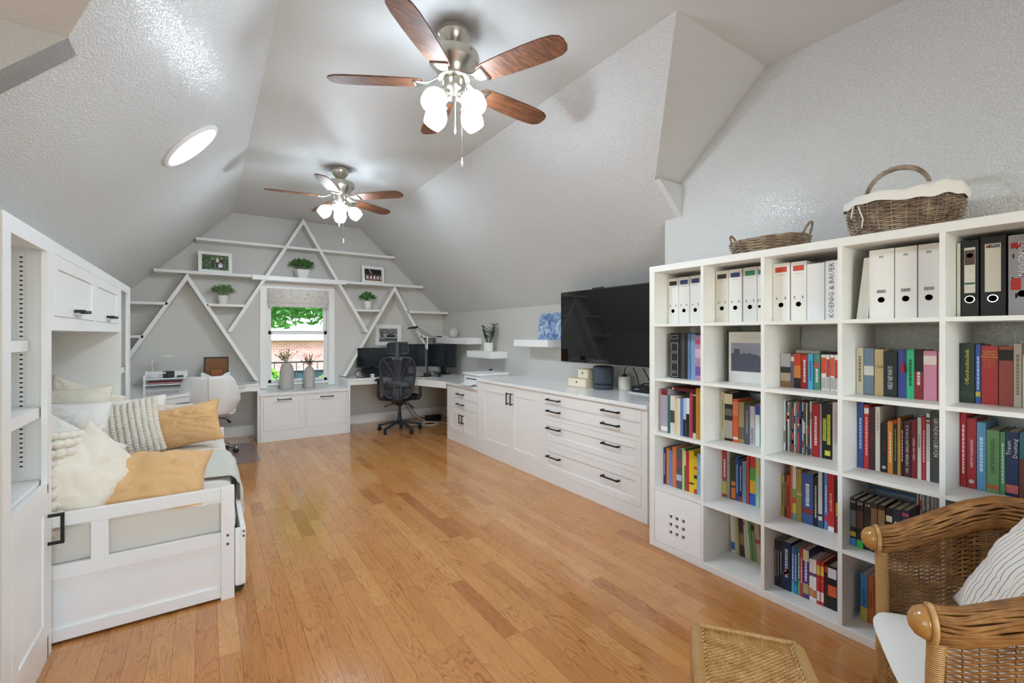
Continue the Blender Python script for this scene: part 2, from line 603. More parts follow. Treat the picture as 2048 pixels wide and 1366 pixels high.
# ------------------------------------------------------------------ window in the back wall
def window(name, M, w, h, z0, glass=True, mid=None, casing=.09, deep=.09):
    """local: x along the wall, y out into the room, z up; opening from x=0..w"""
    fr = MB(M)
    c = casing
    fr.box(-c, 0, 0, .022, z0 - .07, z0 + h + .055); fr.box(w, w + c, 0, .022, z0 - .07, z0 + h + .055)
    fr.box(-c - .0, w + c, 0, .024, z0 + h, z0 + h + .06)
    fr.box(-.02, 0, .022, .03, z0 - .03, z0 + h); fr.box(w, w + .02, .022, .03, z0 - .03, z0 + h)
    # jamb lining
    fr.box(0, .012, -deep - .05, 0, z0, z0 + h); fr.box(w - .012, w, -deep - .05, 0, z0, z0 + h)
    fr.box(0, w, -deep - .05, 0, z0 + h - .012, z0 + h)
    root = fr.build(name, M_TRIM, bevel=.002)
    root['kind'] = 'structure'
    st = MB(M); st.box(.0, w, -deep - .05, .03, z0 - .035, z0)
    st.build('window_sill', M_TRIM, root, bevel=.004)
    mid = mid or h * .5
    for i, (a, bb, yy) in enumerate(((0, mid, -deep + .035), (mid - .03, h, -deep - .01))):
        s_ = MB(M)
        t = .042
        s_.box(.012, .012 + t, yy, yy + .035, z0 + a, z0 + bb); s_.box(w - .012 - t, w - .012, yy, yy + .035, z0 + a, z0 + bb)
        s_.box(.012, w - .012, yy, yy + .035, z0 + a, z0 + a + t); s_.box(.012, w - .012, yy, yy + .035, z0 + bb - t, z0 + bb)
        so = s_.build('window_sash', M_TRIM, root, bevel=.003)
        g = MB(M); g.box(.05, w - .05, yy + .014, yy + .018, z0 + a + t, z0 + bb - t)
        g.build('pane', M_GLASS, so)
    return root
def glass_material():
    m = bpy.data.materials.new('window_glass')
    m.use_nodes = True
    n, l = m.node_tree.nodes, m.node_tree.links
    n.remove(n['Principled BSDF'])
    tr = n.new('ShaderNodeBsdfTransparent'); tr.inputs[0].default_value = (.96, .98, .97, 1)
    gl = n.new('ShaderNodeBsdfGlossy'); gl.inputs['Roughness'].default_value = .02
    fz = n.new('ShaderNodeFresnel'); fz.inputs[0].default_value = 1.45
    mx = n.new('ShaderNodeMixShader')
    l.new(fz.outputs[0], mx.inputs[0]); l.new(tr.outputs[0], mx.inputs[1]); l.new(gl.outputs[0], mx.inputs[2])
    l.new(mx.outputs[0], n['Material Output'].inputs[0])
    return m
M_GLASS = glass_material()
window('window_1', frame_M((WX0, BY, 0), (1, 0, 0), (0, -1, 0)), WX1 - WX0, WZ1 - WZ0, WZ0, mid=.72)
window('fill_window_dormer', frame_M((-1.9, .05, 0), (0, 1, 0), (1, 0, 0)), 1.4, 1.3, .7)  # unseen window, added to go with the dormer fill lamp
window('fill_window_front', frame_M((1.4, -2.5, 0), (-1, 0, 0), (0, 1, 0)), 2.0, 1.5, .75)  # unseen window behind the camera, added to go with the front fill lamp
# ------------------------------------------------------------------ lattice of shelf boards on the back wall
YF = 6.9
lat = thing('lattice_shelf', 'white triangular lattice of boards covering the back wall around the window', 'shelf', (1.12, BY, .76))
def hboard(x0, x1, ztop, t=.032, y0=YF, clip=True):
    zb = ztop - t
    P = [(x0, zb), (x1, zb), (x1, ztop), (x0, ztop)]
    MB().prism(P, 'y', y0, BY).build('board', M_BOARD, lat, bevel=.0015)
def dboard(xa, za, xb, zb, t=.042, y0=YF, upper_cut=True):
    """slanting board whose outer edge runs a->b; flat (horizontal) cut ends"""
    sx = t / sin(math.atan2(abs(za - zb), abs(xa - xb)))
    s = 1 if xb > xa else -1
    P = [(xa, za), (xb, zb), (xb - s * sx, zb), (xa - s * sx, za)]
    MB().prism(P, 'y', y0, BY).build('board', M_BOARD, lat, bevel=.0015)
K = 1.75
hboard(XL - (ZC - 2.59) / 1.026, XR + (ZC - 2.59) / .914, 2.592, .034)
hboard(XL - (ZC - 2.165) / 1.026, .5, 2.168, .036)
hboard(1.70, XR + (ZC - 2.155) / .914, 2.160, .036)
MB().box(.50, 1.70, YF - .012, BY, 2.105, 2.168).build('header_board', M_TRIM, lat, bevel=.003)
AX = 1.122
MB().prism([(AX, 2.995), (AX + (2.995 - 1.41) / K, 1.41), (AX + (2.995 - 1.41) / K - .05, 1.41), (AX, 2.915)], 'y', YF - .003, BY).build('board', M_BOARD, lat, bevel=.0015)
MB().prism([(AX, 2.995), (AX - (2.995 - 1.41) / K, 1.41), (AX - (2.995 - 1.41) / K + .05, 1.41), (AX, 2.915)], 'y', YF - .003, BY).build('board', M_BOARD, lat, bevel=.0015)
for ax, s in ((-.20, 1), (2.43, -1)):
    zt = 2.135
    # inner leg runs down to the window seat, outer leg to the side wall
    xe = ax + s * (zt - .765) / K
    MB().prism([(ax, zt), (xe, .765), (xe - s * .05, .765), (ax, zt - .085)], 'y', YF, BY).build('board', M_BOARD, lat, bevel=.0015)
    zo = .765 if s == -1 else .30
    lim = 3.37 if s == -1 else -1.25
    xo = ax - s * (zt - zo) / K
    if (s == -1 and xo > lim) or (s == 1 and xo < lim):
        xo = lim; zo = zt - abs(lim - ax) * K
    MB().prism([(ax, zt), (xo, zo), (xo + s * .05, zo), (ax, zt - .085)], 'y', YF, BY).build('board', M_BOARD, lat, bevel=.0015)
lx = lambda z: -.20 - (2.135 - z) / K
rx = lambda z: 2.43 + (2.135 - z) / K
hboard(-.917, lx(1.765) + .02, 1.768)
hboard(-1.24, lx(1.362) + .02, 1.368)
hboard(-.20 + .37 / K - .01, AX - (2.995 - 1.765) / K + .01, 1.768)
hboard(AX + (2.995 - 1.75) / K - .01, 2.43 - .385 / K + .01, 1.755)
hboard(rx(1.745) - .02, 3.345, 1.752, .034)
hboard(rx(1.36) - .02, 3.36, 1.362, .034)

# ------------------------------------------------------------------ fronts, handles
def shaker(M, parent, w, h, name='door', fw=.055, gap=.0, m=None, rec=.008, t=.018, proud=.001):
    """recessed-panel front; local x 0..w, z 0..h, y outwards"""
    b = MB(M)
    y1 = proud
    b.box(0, w, y1 - t, y1 - rec, 0, h)
    b.box(0, fw, y1 - rec, y1, 0, h); b.box(w - fw, w, y1 - rec, y1, 0, h)
    b.box(fw, w - fw, y1 - rec, y1, 0, fw); b.box(fw, w - fw, y1 - rec, y1, h - fw, h)
    return b.build(name, m or M_WHITE, parent, bevel=.0012)
def flat_front(M, parent, w, h, name='drawer', t=.018, proud=.001):
    return MB(M).box(0, w, proud - t, proud, 0, h).build(name, M_WHITE, parent, bevel=.0012)
def pull(M, parent, x, z, L=.16, vertical=False, r=.0055, so=.032):
    """bar handle with two feet centred on x,z of the local face"""
    b = MB(M)
    if vertical:
        b.box(x - r, x + r, so - r, so + r, z - L / 2, z + L / 2)
        for s in (-1, 1): b.box(x - r, x + r, 0, so, z + s * (L / 2 - .012) - r, z + s * (L / 2 - .012) + r)
    else:
        b.box(x - L / 2 + .01, x + L / 2 - .01, so - r, so + r, z - r, z + r)
        for s in (-1, 1):
            b.box(x + s * (L / 2 - .01) - .008, x + s * (L / 2 - .01) + .008, 0, so + r + .002, z - r - .002, z + r + .002)
    return b.build('handle', M_BLKMETAL, parent, bevel=.002)
def carcass(M, parent, w, h, d, openings, top=False, t=.018):
    """face frame with gaps: solid box inside, frame pieces around the openings (x0,x1,z0,z1)"""
    b = MB(M)
    xs = sorted({0, w} | {o[0] for o in openings} | {o[1] for o in openings})
    zs = sorted({0, h} | {o[2] for o in openings} | {o[3] for o in openings})
    for i in range(len(xs) - 1):
        for j in range(len(zs) - 1):
            cx, cz = (xs[i] + xs[i + 1]) / 2, (zs[j] + zs[j + 1]) / 2
            if not any(o[0] < cx < o[1] and o[2] < cz < o[3] for o in openings):
                b.box(xs[i], xs[i + 1], -.02, 0, zs[j], zs[j + 1])
    b.box(0, w, -d, -.0205, 0, h)
    o = b.build('body', M_WHITE, parent)
    return o
def fr(o, g=.002):
    return (o[0] + g, o[1] - g, o[2] + g, o[3] - g)

# window seat
ws = thing('window_seat', 'low white window bench with two panelled drawers and glossy white top', 'bench', (1.105, 6.87, 0))
Mw = frame_M((.565, 6.585, 0), (1, 0, 0), (0, -1, 0))
W = 1.08
ops = [(.035, .515, .135, .565), (.545, 1.055, .135, .565)]
carcass(Mw, ws, W, .59, .57, ops)
for o in ops:
    f = fr(o)
    d = shaker(Mw @ Matrix.Translation((f[0], 0, f[2])), ws, f[1] - f[0], f[3] - f[2], 'drawer', fw=.06)
    pull(Mw, d, (o[0] + o[1]) / 2, .535, .17)
MB().box(.56, 1.652, 6.565, BY, .592, .622).build('seat_top', M_TOP, ws, bevel=.003, seg=2)

# corner desk left
dl = thing('corner_desk', 'white corner desk left of the window with an angled inner edge', 'desk', (-.3, 6.6, 0))
Pd = [(-1.25, BY), (-1.25, 5.21), (-.37, 5.21), (-.37, 5.72), (.42, 6.60), (.56, 6.60), (.56, BY)]
MB().prism(Pd, 'z', .722, .75).build('desktop', M_TOP, dl, bevel=.003, seg=2)
b = MB()
b.bar((-.385, 5.21, .69), (-.385, 5.74, .69), .02, .062); b.bar((-.385, 5.74, .69), (.41, 6.62, .69), .02, .062); b.bar((.40, 6.615, .69), (.56, 6.615, .69), .02, .062)
b.build('apron', M_WHITE, dl)
MB().box(.535, .563, 6.60, BY, 0, .722).build('side_panel', M_WHITE, dl)
MB().box(-1.25, -.40, 5.21, 5.23, 0, .722).build('side_panel', M_WHITE, dl)

# corner desk right
dr = thing('corner_desk', 'white corner desk with monitors running from the window to the drawers', 'desk', (2.6, 6.6, 0))
Pd = [(1.65, 6.60), (2.08, 6.60), (2.46, 6.05), (2.635, 5.53), (2.635, 4.70), (3.37, 4.70), (3.37, BY), (1.65, BY)]
MB().prism(Pd[::-1], 'z', .722, .75).build('desktop', M_TOP, dr, bevel=.003, seg=2)
b = MB()
b.bar((1.68, 6.615, .69), (2.09, 6.615, .69), .02, .062); b.bar((2.09, 6.615, .69), (2.475, 6.06, .69), .02, .062); b.bar((2.475, 6.06, .69), (2.65, 5.53, .69), .02, .062)
b.build('apron', M_WHITE, dr)
MB().box(1.652, 1.68, 6.60, BY, 0, .722).build('side_panel', M_WHITE, dr)

# small drawer cabinet
c1 = thing('drawer_cabinet', 'narrow white base cabinet with two drawers above two small doors under the desk end', 'cabinet', (3.0, 5.1, 0))
Mc = frame_M((2.66, 5.52, 0), (0, -1, 0), (-1, 0, 0))
ops = [(.06, .83, .565, .70), (.06, .83, .455, .560), (.06, .445, .12, .425), (.447, .83, .12, .425)]
ops = [(.05, .82, .560, .690), (.05, .82, .440, .553), (.05, .433, .12, .425), (.437, .82, .12, .425)]
carcass(Mc, c1, .84, .722, .69, ops)
for o, kind in zip(ops, ('drawer', 'drawer', 'door', 'door')):
    f = fr(o)
    if kind == 'drawer':
        d = flat_front(Mc @ Matrix.Translation((f[0], 0, f[2])), c1, f[1] - f[0], f[3] - f[2])
        pull(Mc, d, .40, (f[2] + f[3]) / 2, .17)
    else:
        d = shaker(Mc @ Matrix.Translation((f[0], 0, f[2])), c1, f[1] - f[0], f[3] - f[2], 'door', fw=.06)
        pull(Mc, d, .40 if o[0] < .2 else .475, .315, .115, True)

# tall-door cabinet
c2 = thing('door_cabinet', 'white base cabinet with two tall panelled doors between the drawer units', 'cabinet', (3.0, 4.05, 0))
Mc = frame_M((2.65, 4.68, 0), (0, -1, 0), (-1, 0, 0))
ops = [(.10, .705, .125, .80), (.708, 1.205, .125, .80)]
carcass(Mc, c2, 1.23, .83, .71, ops)
for i, o in enumerate(ops):
    f = fr(o)
    d = shaker(Mc @ Matrix.Translation((f[0], 0, f[2])), c2, f[1] - f[0], f[3] - f[2], 'door', fw=.065)
    pull(Mc, d, .662 if i == 0 else .738, .70, .13, True)

# wide drawer cabinet
c3 = thing('wide_drawer_cabinet', 'wide white chest of four long drawers under the television', 'cabinet', (3.0, 2.8, 0))
Mc = frame_M((2.65, 3.45, 0), (0, -1, 0), (-1, 0, 0))
ops = [(.035, 1.20, .725, .822), (.035, 1.20, .620, .718), (.035, 1.20, .385, .585), (.035, 1.20, .10, .345)]
carcass(Mc, c3, 1.255, .83, .71, ops)
for i, o in enumerate(ops):
    f = fr(o)
    Mo = Mc @ Matrix.Translation((f[0], 0, f[2]))
    if i < 2: d = flat_front(Mo, c3, f[1] - f[0], f[3] - f[2])
    else: d = shaker(Mo, c3, f[1] - f[0], f[3] - f[2], 'drawer', fw=.055)
    zz = (f[2] + f[3]) / 2 + (.025 if i > 1 else 0)
    for x in (.195, .905): pull(Mc, d, x, zz, .185)

wt = MB().box(2.632, 3.37, 2.185, 4.685, .832, .862).build('worktop', M_TOP, bevel=.004, seg=2)
tag(wt, 'long glossy white worktop over the cabinets below the television', 'worktop')

# floating shelves on the right wall
fs1 = MB().box(3.11, 3.37, 5.83, 6.88, 1.235, 1.327).build('floating_shelf', M_TRIM, bevel=.002)
tag(fs1, 'thick white floating shelf above the right monitor carrying a glass ball', 'shelf', 'thick white wall shelves')
fs2 = MB().box(3.12, 3.37, 5.15, 5.83, 1.055, 1.145).build('floating_shelf', M_TRIM, bevel=.002)
tag(fs2, 'lowest thick white floating shelf with the leafy potted plant', 'shelf', 'thick white wall shelves')
fs3 = MB().box(3.12, 3.37, 3.95, 4.62, 1.235, 1.316).build('floating_shelf', M_TRIM, bevel=.002)
tag(fs3, 'thick white floating shelf holding the blue canvas beside the television', 'shelf', 'thick white wall shelves')

# ------------------------------------------------------------------ built-in wall bed cabinet on the left
X0 = -.56
wb = thing('wall_unit', 'tall white built-in with shelf towers and overhead doors around the daybed', 'cabinet', (-.8, 3.7, 0))
b = MB()
def tower(y0, y1, o0, o1, zt=1.79, back=-1.02):
    # stiles and rails of the open shelves, side panels, back
    b.box(X0 - .02, X0, y0, o0, 0, zt); b.box(X0 - .02, X0, o1, y1, 0, zt)
    b.box(X0 - .02, X0, o0, o1, 1.728, zt)
    for yy in ((y0, y0 + .018), (y1 - .018, y1)):
        b.prism([(X0 - .02, 0), (X0 - .02, zt), (-.86, zt), (-1.25, 1.40), (-1.25, 0)][::-1], 'y', *yy)
    b.box(-.95, X0 - .02, y0 + .018, y1 - .018, 1.74, 1.76)
    b.box(-.96, -.94, y0 + .018, y1 - .018, 0, 1.76)
tower(2.187, 2.758, 2.265, 2.698)
tower(4.64, 5.21, 4.70, 5.09)
# soffit box with frame for the overhead doors
b.box(-.90, X0 - .02, 2.758, 4.64, 1.395, 1.415)
b.box(-.90, X0 - .02, 2.758, 4.64, 1.77, 1.79)
for a in ((2.758, 4.64, 1.395, 1.457), (2.758, 4.64, 1.735, 1.79), (2.758, 2.80, 1.457, 1.735), (3.675, 3.727, 1.457, 1.735), (4.545, 4.64, 1.457, 1.735)):
    b.box(X0 - .02, X0, a[0], a[1], a[2], a[3])
b.build('body', M_WHITE, wb)
MB().box(X0 - .30, X0 - .018, 2.76, 4.64, 1.416, 1.769).build('box_back', M_WHITE, wb)
Mo = frame_M((X0, 4.545, 0), (0, -1, 0), (1, 0, 0))
def leftM(y):   # x local runs towards -y, out of the face is +x
    return frame_M((X0, y, 0), (0, 1, 0), (1, 0, 0))
for y0, y1 in ((2.802, 3.672), (3.729, 4.543)):
    d = shaker(leftM(y0) @ Matrix.Translation((0, 0, 1.459)), wb, y1 - y0, .274, 'door', fw=.06)
    pull(leftM(y0), d, (y1 - y0) / 2 + .0, 1.495, .16, so=.035, r=.006)
# open shelves of the towers
MWARM = mat('cabinet_inside', '#e6e2da', .5)
for y0, y1, zs in ((2.205, 2.74, (.76, 1.07, 1.352)), (4.658, 5.19, (.44, .78, 1.10, 1.40))):
    for z in zs:
        MB().box(-.94, X0 - .025 if z < 1.3 else X0 - .06, y0, y1, z - .045, z).build('shelf', M_WHITE, wb, bevel=.001)
# perforated shelf standards
for y, nm in ((2.735, 'near'), (2.21, 'b'), (4.665, 'c'), (5.185, 'd')):
    s = -1 if nm in ('near', 'd') else 1
    for x in (-.66, -.88):
        if nm == 'near': x = -.646 if x == -.66 else -.92
        q = MB().box(x - .01, x + .01, y, y + s * .003, .80, 1.725).build('shelf_standard', M_TRIM, wb)
        if nm == 'near':
            h = MB()
            for k in range(46): h.box(x - .005, x + .005, y + s * .0031, y + s * .0036, .82 + k * .0195, .826 + k * .0195)
            h.build('slots', M_BLACK, q, kind='stuff')
q = MB()
for x, y in ((-.66, 2.45), (-.66, 2.58)): q.ball((x, y, 1.738), .016, sc=(1, 1, .4))
q.build('cabinet_bumper', mat('bumper_brown', '#3b3026', .5), wb, smooth=True)
d = shaker(leftM(2.268) @ Matrix.Translation((0, 0, .10)), wb, .443, .60, 'door', fw=.07)
b = MB(leftM(2.268))
b.box(.425, .437, 0, .045, .60, .612); b.box(.425, .437, 0, .045, .482, .494); b.box(.424, .438, .04, .052, .482, .612)
b.build('handle', M_BLKMETAL, d, bevel=.001)
for a in ((2.265, 2.71, 0, .098), (2.265, 2.71, .703, .745), (4.70, 5.09, 0, .10)): MB().box(X0 - .02, X0, *a).build('rail', M_WHITE, wb, bevel=.001)
# ------------------------------------------------------------------ ceiling fans
M_BLADE = ramp_mat('fan_blade_walnut', [(.3, '#45291a'), (.5, '#6c4228'), (.7, '#875636')], scale=6, stretch=(1.2, 14, 14), rough=.55, detail=4, dist=.6)
M_MOUTH = mat('bulb_glow', '#ffffff', .4, emit=('#e0f1ff', MOUTH))
M_SHADE = mat('lit_frosted_glass', '#fff6e6', .4, emit=('#e0f1ff', BULB))
def make_fan(label, loc, blade0, shade0):
    t = thing('ceiling_fan', label, 'ceiling fan', loc)
    z = lambda a: a - ZC
    def L(name, prof, m, **k):
        return MB().lathe([(r, z(h)) for r, h in prof], n=32).build(name, m, t, smooth=True, world=False, flat_angle=35, **k)
    L('canopy', [(.075, 3.008), (.085, 3.0), (.085, 2.985), (.078, 2.98), (.074, 2.955), (.045, 2.915), (.03, 2.905), (.001, 2.90)], M_NICKEL)
    L('downrod', [(.016, 2.92), (.016, 2.87)], M_NICKEL)
    L('motor_housing', [(.02, 2.905), (.055, 2.893), (.10, 2.882), (.132, 2.868), (.137, 2.85), (.132, 2.82), (.10, 2.79), (.093, 2.768), (.087, 2.755), (.085, 2.74), (.05, 2.735)], M_NICKEL)
    L('switch_housing', [(.05, 2.74), (.062, 2.728), (.064, 2.70), (.058, 2.675), (.04, 2.655), (.035, 2.635), (.001, 2.63)], M_NICKEL)
    for k in range(5):
        a = blade0 + k * 2 * pi / 5
        Mr = Matrix.Rotation(a, 4, 'Z') @ Matrix.Translation((0, 0, z(2.72))) @ Matrix.Rotation(R(-11), 4, 'X')
        # blade outline: rounded root, widening, clipped tip
        top = [(.165, .030), (.175, .048), (.22, .058), (.33, .066), (.46, .070), (.56, .069), (.615, .062), (.645, .045), (.657, .02)]
        out = top + [(x, -y) for x, y in top[::-1]]
        b = MB(Mr).prism(out, 'z', -.004, .004)
        bl = b.build('blade', M_BLADE, t, bevel=.0015, world=False)
        i = MB(Matrix.Rotation(a, 4, 'Z'))
        def arm(u, v):
            x = .075 + .135 * u
            wd = (.018 + .030 * max(0, u - .35) / .65) * (1 - .0 * u)
            zz = z(2.752) - .040 * sin(pi * .5 * min(1, u * 1.5))
            return Vector((x, (v - .5) * 2 * wd, zz - .0 + (v - .5) * -.02 * u))
        i.grid(arm, 8, 4)
        io = i.build('blade_iron', M_NICKEL, t, smooth=True, world=False)
        so = io.modifiers.new('thickness', 'SOLIDIFY'); so.thickness = .007; so.offset = 0
    for k in range(4):
        a = shade0 + k * pi / 2
        d = Vector((cos(a), sin(a), 0))
        n0 = d * .045 + Vector((0, 0, z(2.655)))
        n1 = d * .082 + Vector((0, 0, z(2.628)))
        Ms = Matrix.Translation(n1) @ Matrix.Rotation(a, 4, 'Z') @ Matrix.Rotation(R(180 - 48), 4, 'Y')
        MB().tube([n0, (n0 + n1) / 2 + Vector((0, 0, .006)), n1], .012, 10).build('lamp_arm', M_NICKEL, t, smooth=True, world=False)
        MB(Ms).lathe([(.012, -.012), (.026, -.006), (.028, .012), (.024, .02)], n=20).build('lamp_holder', M_NICKEL, t, smooth=True, world=False)
        MB(Ms).lathe([(.024, .012), (.034, .022), (.052, .045), (.060, .070), (.060, .092), (.053, .115), (.047, .130), (.043, .130), (.043, .122)], n=24).build('lamp_shade', M_SHADE, t, smooth=True, world=False)
        MB(Ms).lathe([(.043, .123), (.03, .127), (.001, .129)], n=20).build('bulb', M_MOUTH, t, smooth=True, world=False)
    for s_, zb in ((.02, 2.31), (-.02, 2.47)):
        pc = MB().tube([(s_, -.05, z(2.68)), (s_, -.055, z(2.6)), (s_, -.055, z(zb))], .0014, 5).build('pull_chain', M_NICKEL, t, world=False)
        MB().lathe([(.002, z(zb)), (.005, z(zb - .006)), (.0035, z(zb - .014)), (.007, z(zb - .03)), (.004, z(zb - .045)), (.001, z(zb - .05))], (s_, -.055, 0), 8).build('pull_knob', mat('clear_acrylic', '#e8e8ea', .08, spec=.8), pc, world=False)
    return t
f1 = make_fan('nearer brushed nickel ceiling fan with five walnut blades and four lit shades', (1.10, 2.20, ZC), R(6.2), R(18.4))
f2 = make_fan('farther brushed nickel ceiling fan by the lattice wall, its shades lit', (1.09, 4.665, ZC), R(27), R(76.8))
text_mesh('Hunter', M_BLACK, f1, (1.155, 2.078, 2.846), (.87, .48, 0), (.28, -.5, .82), .026, 'lettering')

# round flush light on the left slope
nrm = Vector((.716, 0, -.698)).normalized()
q = nrm.to_track_quat('Z', 'Y').to_matrix().to_4x4()
dl_ = thing('flush_light', 'round white flush light glowing on the left sloped ceiling', 'light', (-.088, 3.655, 2.617))
MB(q).lathe([(.205, .0), (.205, .010), (.196, .018), (.180, .018), (.178, .008)], n=48).build('rim', M_TRIM, dl_, smooth=True, world=False, flat_angle=40)
MB(q).lathe([(.179, .009), (.12, .013), (.001, .014)], n=48).build('diffuser', mat('lit_diffuser', '#ffffff', .5, emit=('#ffffff', 5.0)), dl_, smooth=True, world=False)

# ------------------------------------------------------------------ television
tv = thing('television', 'large black flat television on a wall arm beside the bookcase', 'television', (3.02, 2.94, 1.1))
M_SCREEN = mat('black_screen', '#0d0e0e', .03, spec=.75)
MB().box(2.985, 3.02, 2.315, 3.565, 1.10, 1.80).build('case', mat('tv_case', '#141414', .35), tv, bevel=.003)
MB().box(2.983, 2.9855, 2.325, 3.555, 1.112, 1.793).build('screen', M_SCREEN, tv)
MB().box(2.982, 2.99, 2.32, 3.56, 1.10, 1.108).build('bottom_strip', M_NICKEL, tv)
MB().box(3.02, 3.05, 2.6, 3.25, 1.2, 1.6).box(3.05, 3.345, 2.88, 2.94, 1.36, 1.42).box(3.345, 3.368, 2.8, 3.05, 1.25, 1.55).build('wall_arm', M_BLACK, tv)
MB().box(2.99, 3.01, 2.98, 3.12, 1.801, 1.812).build('camera_bar', M_BLACK, tv, bevel=.002)

# ------------------------------------------------------------------ monitors and desk gear (right desk)
M_MON = mat('monitor_plastic', '#1b1e22', .4)
M_MSCR = mat('monitor_screen', '#111a22', .18, spec=.6)
def monitor(label, c, rz, wd, h, zb, stand=True, cat='monitor'):
    t = thing('monitor', label, cat, (c[0], c[1], .751), rz)
    MB().box(-wd / 2, wd / 2, -.02, .02, zb - .751, zb + h - .751).build('case', M_MON, t, bevel=.004, world=False)
    MB().box(-wd / 2 + .008, wd / 2 - .008, -.0215, -.0195, zb + .018 - .751, zb + h - .008 - .751).build('screen', M_MSCR, t, world=False)
    MB().box(-.035, .035, .02, .06, .004, zb + h * .5 - .751).build('stand', M_MON, t, bevel=.003, world=False)
    MB().box(-.11, .11, -.07, .11, 0, .012).build('foot', M_MON, t, bevel=.003, world=False)
    return t
monitor('left black monitor behind the mesh office chair', (2.11, 6.93), R(6), .50, .29, .885)
m2 = monitor('middle black monitor with a webcam on top', (2.615, 6.90), R(-6), .60, .36, .865)
monitor('right black monitor turned inward under the floating shelf', (3.09, 6.60), R(-62), .53, .36, .865)
wc = thing('webcam', 'small black webcam clipped on the middle monitor', 'webcam', (2.60, 6.895, 1.226))
MB().box(2.565, 2.635, 6.88, 6.905, 1.235, 1.262).box(2.585, 2.615, 6.885, 6.93, 1.226, 1.236).build('body', M_BLACK, wc, bevel=.004)
MB().lathe([(.008, 0), (.008, .004)], n=12, M=Matrix.Rotation(R(90), 4, 'X'), c=(2.60, 6.881, 1.249)).build('lens', M_SCREEN, wc)
dk = thing('laptop', 'open black laptop on a dock under the left monitor', 'laptop', (2.10, 6.82, .752))
MB().box(1.94, 2.28, 6.72, 6.88, .752, .80).build('dock', M_BLACK, dk, bevel=.01)
MB().prism([(6.74, .80), (6.88, .80), (6.90, .87), (6.88, .88)], 'x', 1.92, 2.30).build('keyboard_deck', M_MON, dk, bevel=.003)
tl = thing('desk_lamp', 'black desk lamp with thin twin arms between the monitors', 'lamp', (2.82, 6.55, .751))
MB().lathe([(.055, 0), (.055, .03), (.05, .036), (.001, .036)], n=24).build('base', M_BLACK, tl, smooth=True, world=False, flat_angle=40)
MB().tube([(2.82, 6.55, .78), (2.82, 6.55, 1.36)], .008, 8).build('pole', M_CHROME, tl)
MB().tube([(2.82, 6.55, .79), (2.82, 6.55, 1.15)], .012, 8).build('sleeve', M_BLACK, tl)
for k in (0, 1):
    MB().tube([(2.82 + k * .05, 6.55, 1.36 - k * .0), (2.49 + k * .04, 6.30, 1.475 + k * .02)], .004, 6).build('arm', M_BLACK, tl)
MB().tube([(2.80, 6.54, 1.352), (3.05, 6.58, 1.345)], .005, 6).box(3.0, 3.08, 6.565, 6.60, 1.335, 1.355).build('counterweight', M_BLACK, tl)
MB().prism([(2.41, 1.455), (2.55, 1.465), (2.57, 1.50), (2.50, 1.495), (2.42, 1.475)], 'y', 6.27, 6.33).build('lamp_head', M_BLACK, tl, bevel=.004)
kb = thing('keyboard', 'black keyboard behind the armrest of the mesh chair', 'keyboard', (2.42, 6.58, .752), R(-10))
MB().box(-.20, .20, -.06, .06, 0, .016).build('case', M_BLACK, kb, bevel=.003, world=False)
b = MB()
for i in range(14):
    for j in range(5): b.box(-.19 + i * .0272, -.19 + i * .0272 + .023, -.052 + j * .021, -.052 + j * .021 + .017, .016, .021)
b.build('keys', M_MON, kb, world=False, kind='stuff')
pd = MB().box(-.13, .13, -.1, .1, 0, .004).build('mouse_mat', M_BLACK, bevel=.001, shift=(0, 0, 0))
pd.location = (2.72, 6.34, .7515); pd.rotation_euler = (0, 0, R(20))
tag(pd, 'black mouse mat near the front edge of the right desk', 'mouse mat')
ms = MB().ball((0, 0, 0), .045, 12, 8, (.62, 1, .42)).build('mouse', M_BLACK, smooth=True)
ms.location = (2.86, 6.20, .768)
tag(ms, 'black computer mouse on the right desk below the right monitor', 'mouse')
pp = MB().box(-.15, .15, -.105, .105, 0, .002).build('paper', mat('paper_white', '#f4f4f2', .7))
pp.location = (2.62, 6.25, .7515); pp.rotation_euler = (0, 0, R(35))
tag(pp, 'white sheet of paper on the right desk beside the mouse mat', 'paper')
ww = thing('charger_block', 'small white charger cube under the left monitor', 'charger', (2.02, 6.70, .751))
MB().box(1.99, 2.04, 6.66, 6.70, .751, .80).build('body', M_TRIM, ww, bevel=.005)
MB().box(1.998, 2.01, 6.658, 6.661, .77, .785).build('socket', M_BLACK, ww)
rg = random.Random(3)
def cable(name, label, pts, r, m, jitter=0, cat='cable', n=8):
    P = [Vector(p) for p in pts]
    out = []
    for i in range(len(P) - 1):
        p0, p1, p2, p3 = P[max(i - 1, 0)], P[i], P[i + 1], P[min(i + 2, len(P) - 1)]
        for k in range(n):
            t = k / n
            out.append(.5 * ((2 * p1) + (-p0 + p2) * t + (2 * p0 - 5 * p1 + 4 * p2 - p3) * t * t + (-p0 + 3 * p1 - 3 * p2 + p3) * t ** 3))
    out.append(P[-1])
    return tag(MB().tube(out, r, 6).build(name, m, smooth=True), label, cat)
cable('cable', 'black cable looping on the desk left of the laptop', [(1.95, 6.80, .80), (1.86, 6.75, .86), (1.78, 6.72, .83), (1.80, 6.66, .765), (1.95, 6.68, .757), (2.1, 6.70, .757)], .006, M_BLACK)
cable('cable', 'grey cable tangle below the right monitor', [(2.75, 6.75, .757), (2.84, 6.72, .80), (2.9, 6.66, .82), (2.86, 6.58, .77), (2.95, 6.5, .757), (3.0, 6.6, .80), (2.92, 6.7, .78), (2.80, 6.68, .76)], .006, mat('cable_grey', '#77777a', .5))
cable('cable', 'black cable dropping under the desk behind the chair', [(2.5, 6.95, .72), (2.52, 6.9, .5), (2.6, 6.85, .25), (2.75, 6.8, .05), (2.9, 6.75, .012)], .005, M_BLACK)
